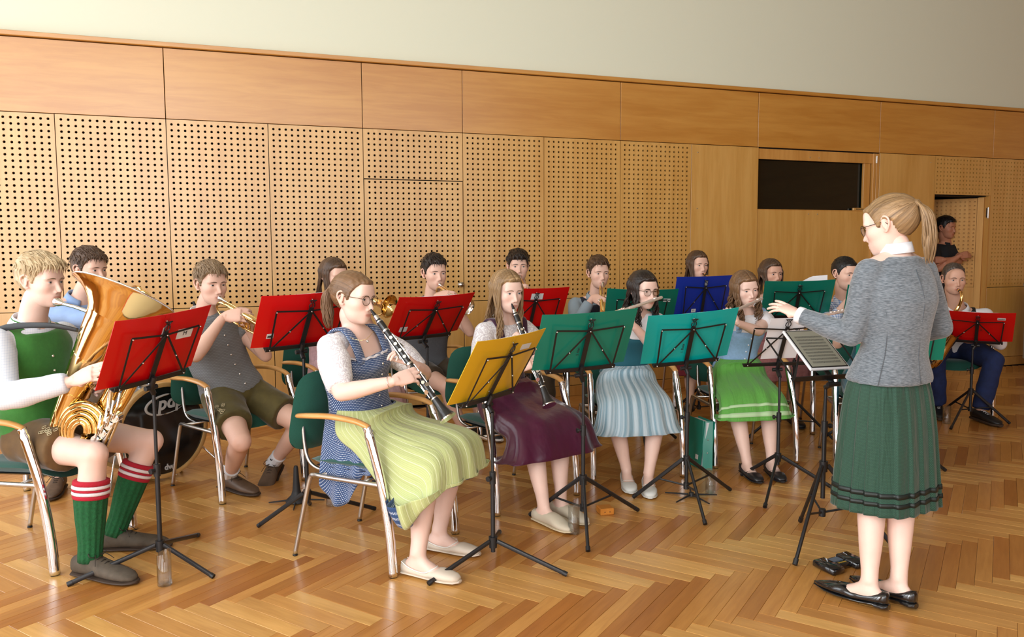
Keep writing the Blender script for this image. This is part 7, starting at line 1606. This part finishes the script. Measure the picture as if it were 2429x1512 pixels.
# instrument stand with a rubber cone (two of them)
def cone_stand(px, py, label, tall=True, k=1.0):
    b = PF(px, py); root = thing('clarinet_stand', label, 'instrument stand', b); q = iparts(root); RB_ = mat('matt_black_rubber', (.014, .014, .015), .6)
    if tall: q('peg', RB_, lambda m: m.lathe([(.0, .215), (.010, .212), (.013, .20), (.018, .12), (.022, .075), (.024, .065)], 18, Matrix.Translation(b))); q('base_cone', RB_, lambda m: m.lathe([(.024, .066), (.03, .045), (.05, .025), (.062, .014), (.062, .008), (.0, .008)], 22, Matrix.Translation(b)))
    else: q('hub', RB_, lambda m: m.lathe([(.0, .03), (.014, .028), (.018, .008), (.0, .006)], 16, Matrix.Translation(b)))
    for i in range(4 if tall else 5):
        t = 2 * pi * i / (4 if tall else 5) + .15; d = Vector((math.cos(t), math.sin(t), 0)); q('folding_leg', RB_, lambda m: m.tube([b + d * .02 + Vector((0, 0, .016)), b + d * .155 * k + Vector((0, 0, .006))], [.006, .0035], 8))
cone_stand(704, 1192, 'black cone-shaped clarinet stand left of the blue dotted skirt'); cone_stand(1640, 1180, 'small flat folding instrument stand under the turquoise-folder stand', False, 1.0)
# green lever binder leaning against a chair leg
def binder():
    b = PF(1662, 1108); root = thing('ring_binder', 'green ring binder standing on the floor against a chair leg', 'binder', b); cm = mat('binder_green', srgb(0, 128, 108), .4, coat=.3); z = Vector((.06, .12, 1)).normalized()
    c0 = PF(1645, 1070); c0 = b + Vector((-.03, .05, 0)); h = .315; e1 = Vector((-.22, .18, 0)) * 1.0; e2 = Vector((.10, -.04, 0))
    A0 = PF(1664, 1116); A0.z = .003
    for nm, e in (('cover', Vector((-.060, .20, 0))), ('binder_spine', Vector((.062, -.015, 0)))):
        m = MB(); x = e.normalized(); n_ = x.cross(z).normalized(); m.box((0, 0, 0), (e.length, .003, h), basis(x, n_, n_.cross(x) * -1 if (n_.cross(x) * -1).z > 0 else n_.cross(x), A0 + e / 2 + z * h / 2)); m.build(nm, cm, root, smooth=False)
    e = Vector((-.060, .20, 0)); o = Vector((.062, -.015, 0)); x = e.normalized(); n_ = x.cross(z).normalized(); u = n_.cross(x); u = u if u.z > 0 else -u
    m = MB(); m.box((0, 0, 0), (e.length, .003, h), basis(x, n_, u, A0 + o + e / 2 + z * h / 2)); m.build('cover', cm, root, smooth=False)
    m = MB(); m.box((0, 0, 0), (e.length * .88, .035, h * .94), basis(x, n_, u, A0 + o * .55 + e / 2 + z * h * .5)); m.build('paper_stack', PAPER, root, smooth=False)
    ox = o.normalized(); on = ox.cross(z).normalized(); on = on if on.y < 0 else -on
    for k in (.35, .62): m = MB(); m.sphere(A0 + o * .5 + z * h * k + on * .003, .005, 8, 6); m.build('rivet', STEEL, root)
    xn = x.cross(z).normalized(); xn = xn if xn.y < 0 else -xn; m = MB(); m.box((0, 0, 0), (.035, .001, .03), basis(x, xn, u, A0 + e * .30 + z * h * .22 + xn * .003)); m.build('sticker', STICK, root, smooth=False)
binder()
# black foot switch beside the shoes of the conductor
def foot_switch():
    b = PF(1992, 1346); root = thing('foot_switch', 'glossy black page-turning pedal beside the black pumps', 'pedal', b); q = iparts(root); M = Matrix.Translation(b) @ Matrix.Rotation(math.radians(28), 4, 'Z'); PB = mat('piano_black', (.008, .008, .009), .1, coat=.8)
    for dx, dy in ((-.075, -.0), (.075, .0)):
        q('pedal', PB, lambda m: m.box((dx, dy, .018), (.075, .12, .030), M @ Matrix.Rotation(.06, 4, 'X'), bev=.006))
    q('pedal_body', PB, lambda m: m.box((0, .012, .014), (.085, .085, .024), M, bev=.004)); q('display', mat('grey_display', srgb(96, 108, 124), .25), lambda m: m.box((0, .025, .027), (.062, .036, .002), M)); lettering('lettering', 'DONNER', .012, M @ Matrix.Translation((0, -.012, .0275)), mat('gold_print', srgb(190, 150, 50), .5), root)
foot_switch()
# wheeled cabinet at the right edge
def cabinet():
    c = W(8.83, .55, 0); root = thing('wheeled_cabinet', 'grey-brown wheeled cabinet at the right picture edge', 'cabinet', c); q = iparts(root); M = Matrix.Translation(c) @ Matrix.Rotation(YAW, 4, 'Z') @ Matrix.Translation((.42, .0, 0)); G = wood('grey_laminate', srgb(128, 112, 94), srgb(146, 128, 108), 3, (6, 6, 1), .5)
    q('cabinet_body', G, lambda m: m.box((0, 0, .56), (.78, .46, .86), M)); q('cabinet_top', G, lambda m: m.box((0, 0, 1.005), (.82, .50, .03), M))
    for sx in (-1, 1): q('cabinet_door', G, lambda m: m.box((sx * .193, -.236, .56), (.376, .018, .83), M, bev=.002))
    for sx in (-1, 1):
        for sy in (-1, 1): q('caster', BLACKP, lambda m: (m.tube([M @ Vector((sx * .33 - .012, sy * .18, .035)), M @ Vector((sx * .33 + .012, sy * .18, .035))], .034, 16))); q('caster_fork', STEEL, lambda m: m.box((sx * .33, sy * .18, .09), (.045, .05, .07), M, bev=.004))
cabinet()
# red bottle and a folded rule on the window sill of the wide door
rb = W(6.13, -.12, 1.866); t = thing('red_bottle', 'red spray bottle behind the dark door window', 'bottle', rb); M = Matrix.Translation(rb); REDP = mat('red_plastic', srgb(190, 20, 30), .4)
m = MB(); m.lathe([(.0, 0), (.030, 0), (.031, .05), (.022, .08), (.013, .105), (.010, .12)], 18, M); m.build('bottle_body', REDP, t); m = MB(); m.lathe([(.010, .12), (.008, .135), (.004, .15), (.0, .152)], 12, M); m.build('nozzle', mat('pale_plastic', srgb(220, 210, 205), .4), t); m = MB(); m.tube(catmull([rb + TV * .05 + Vector((0, 0, .05)), rb + TV * .06 + Vector((0, 0, .085)), rb + TV * .085 + Vector((0, 0, .09)), rb + TV * .1 + Vector((0, 0, .06))], 5), .003, 6); m.build('wire_loop', STEEL, t)
wl = thing('wooden_bar', 'pale wooden slotted bar lying on the sill of the door window', 'bar', W(6.68, -.03, 1.866)); m = MB(); slab(m, 6.58, 6.79, -.045, -.016, 1.8665, 1.896, 0, .003); m.build('bar_body', BEECH, wl, smooth=False)
for i in range(14): m = MB(); slab(m, 6.613 + i * .010, 6.618 + i * .010, -.0165, -.0150, 1.874, 1.889); m.build('slot', BLACKP, wl, smooth=False)
# open pages sticking up behind the green folder
pg = thing('open_pages', 'white pages standing behind the green folder near the beech door', 'sheet music', P(1930, 668, 6.05)); m = MB(); R = []
a, b2 = P(1893, 690, 6.02), P(1962, 684, 6.04); hz = Vector((.02, .05, .10))
for i in range(9): t = i / 8; R.append([a.lerp(b2, t) + Vector((0, .004, 0)), a.lerp(b2, t) + hz * (.55 + .45 * min(1, t * 2.2)) + Vector((0, .004, 0)), a.lerp(b2, t) + hz * (.55 + .45 * min(1, t * 2.2)), a.lerp(b2, t)])
m.rings(R); m.build('page', PAPER, pg, smooth=False)
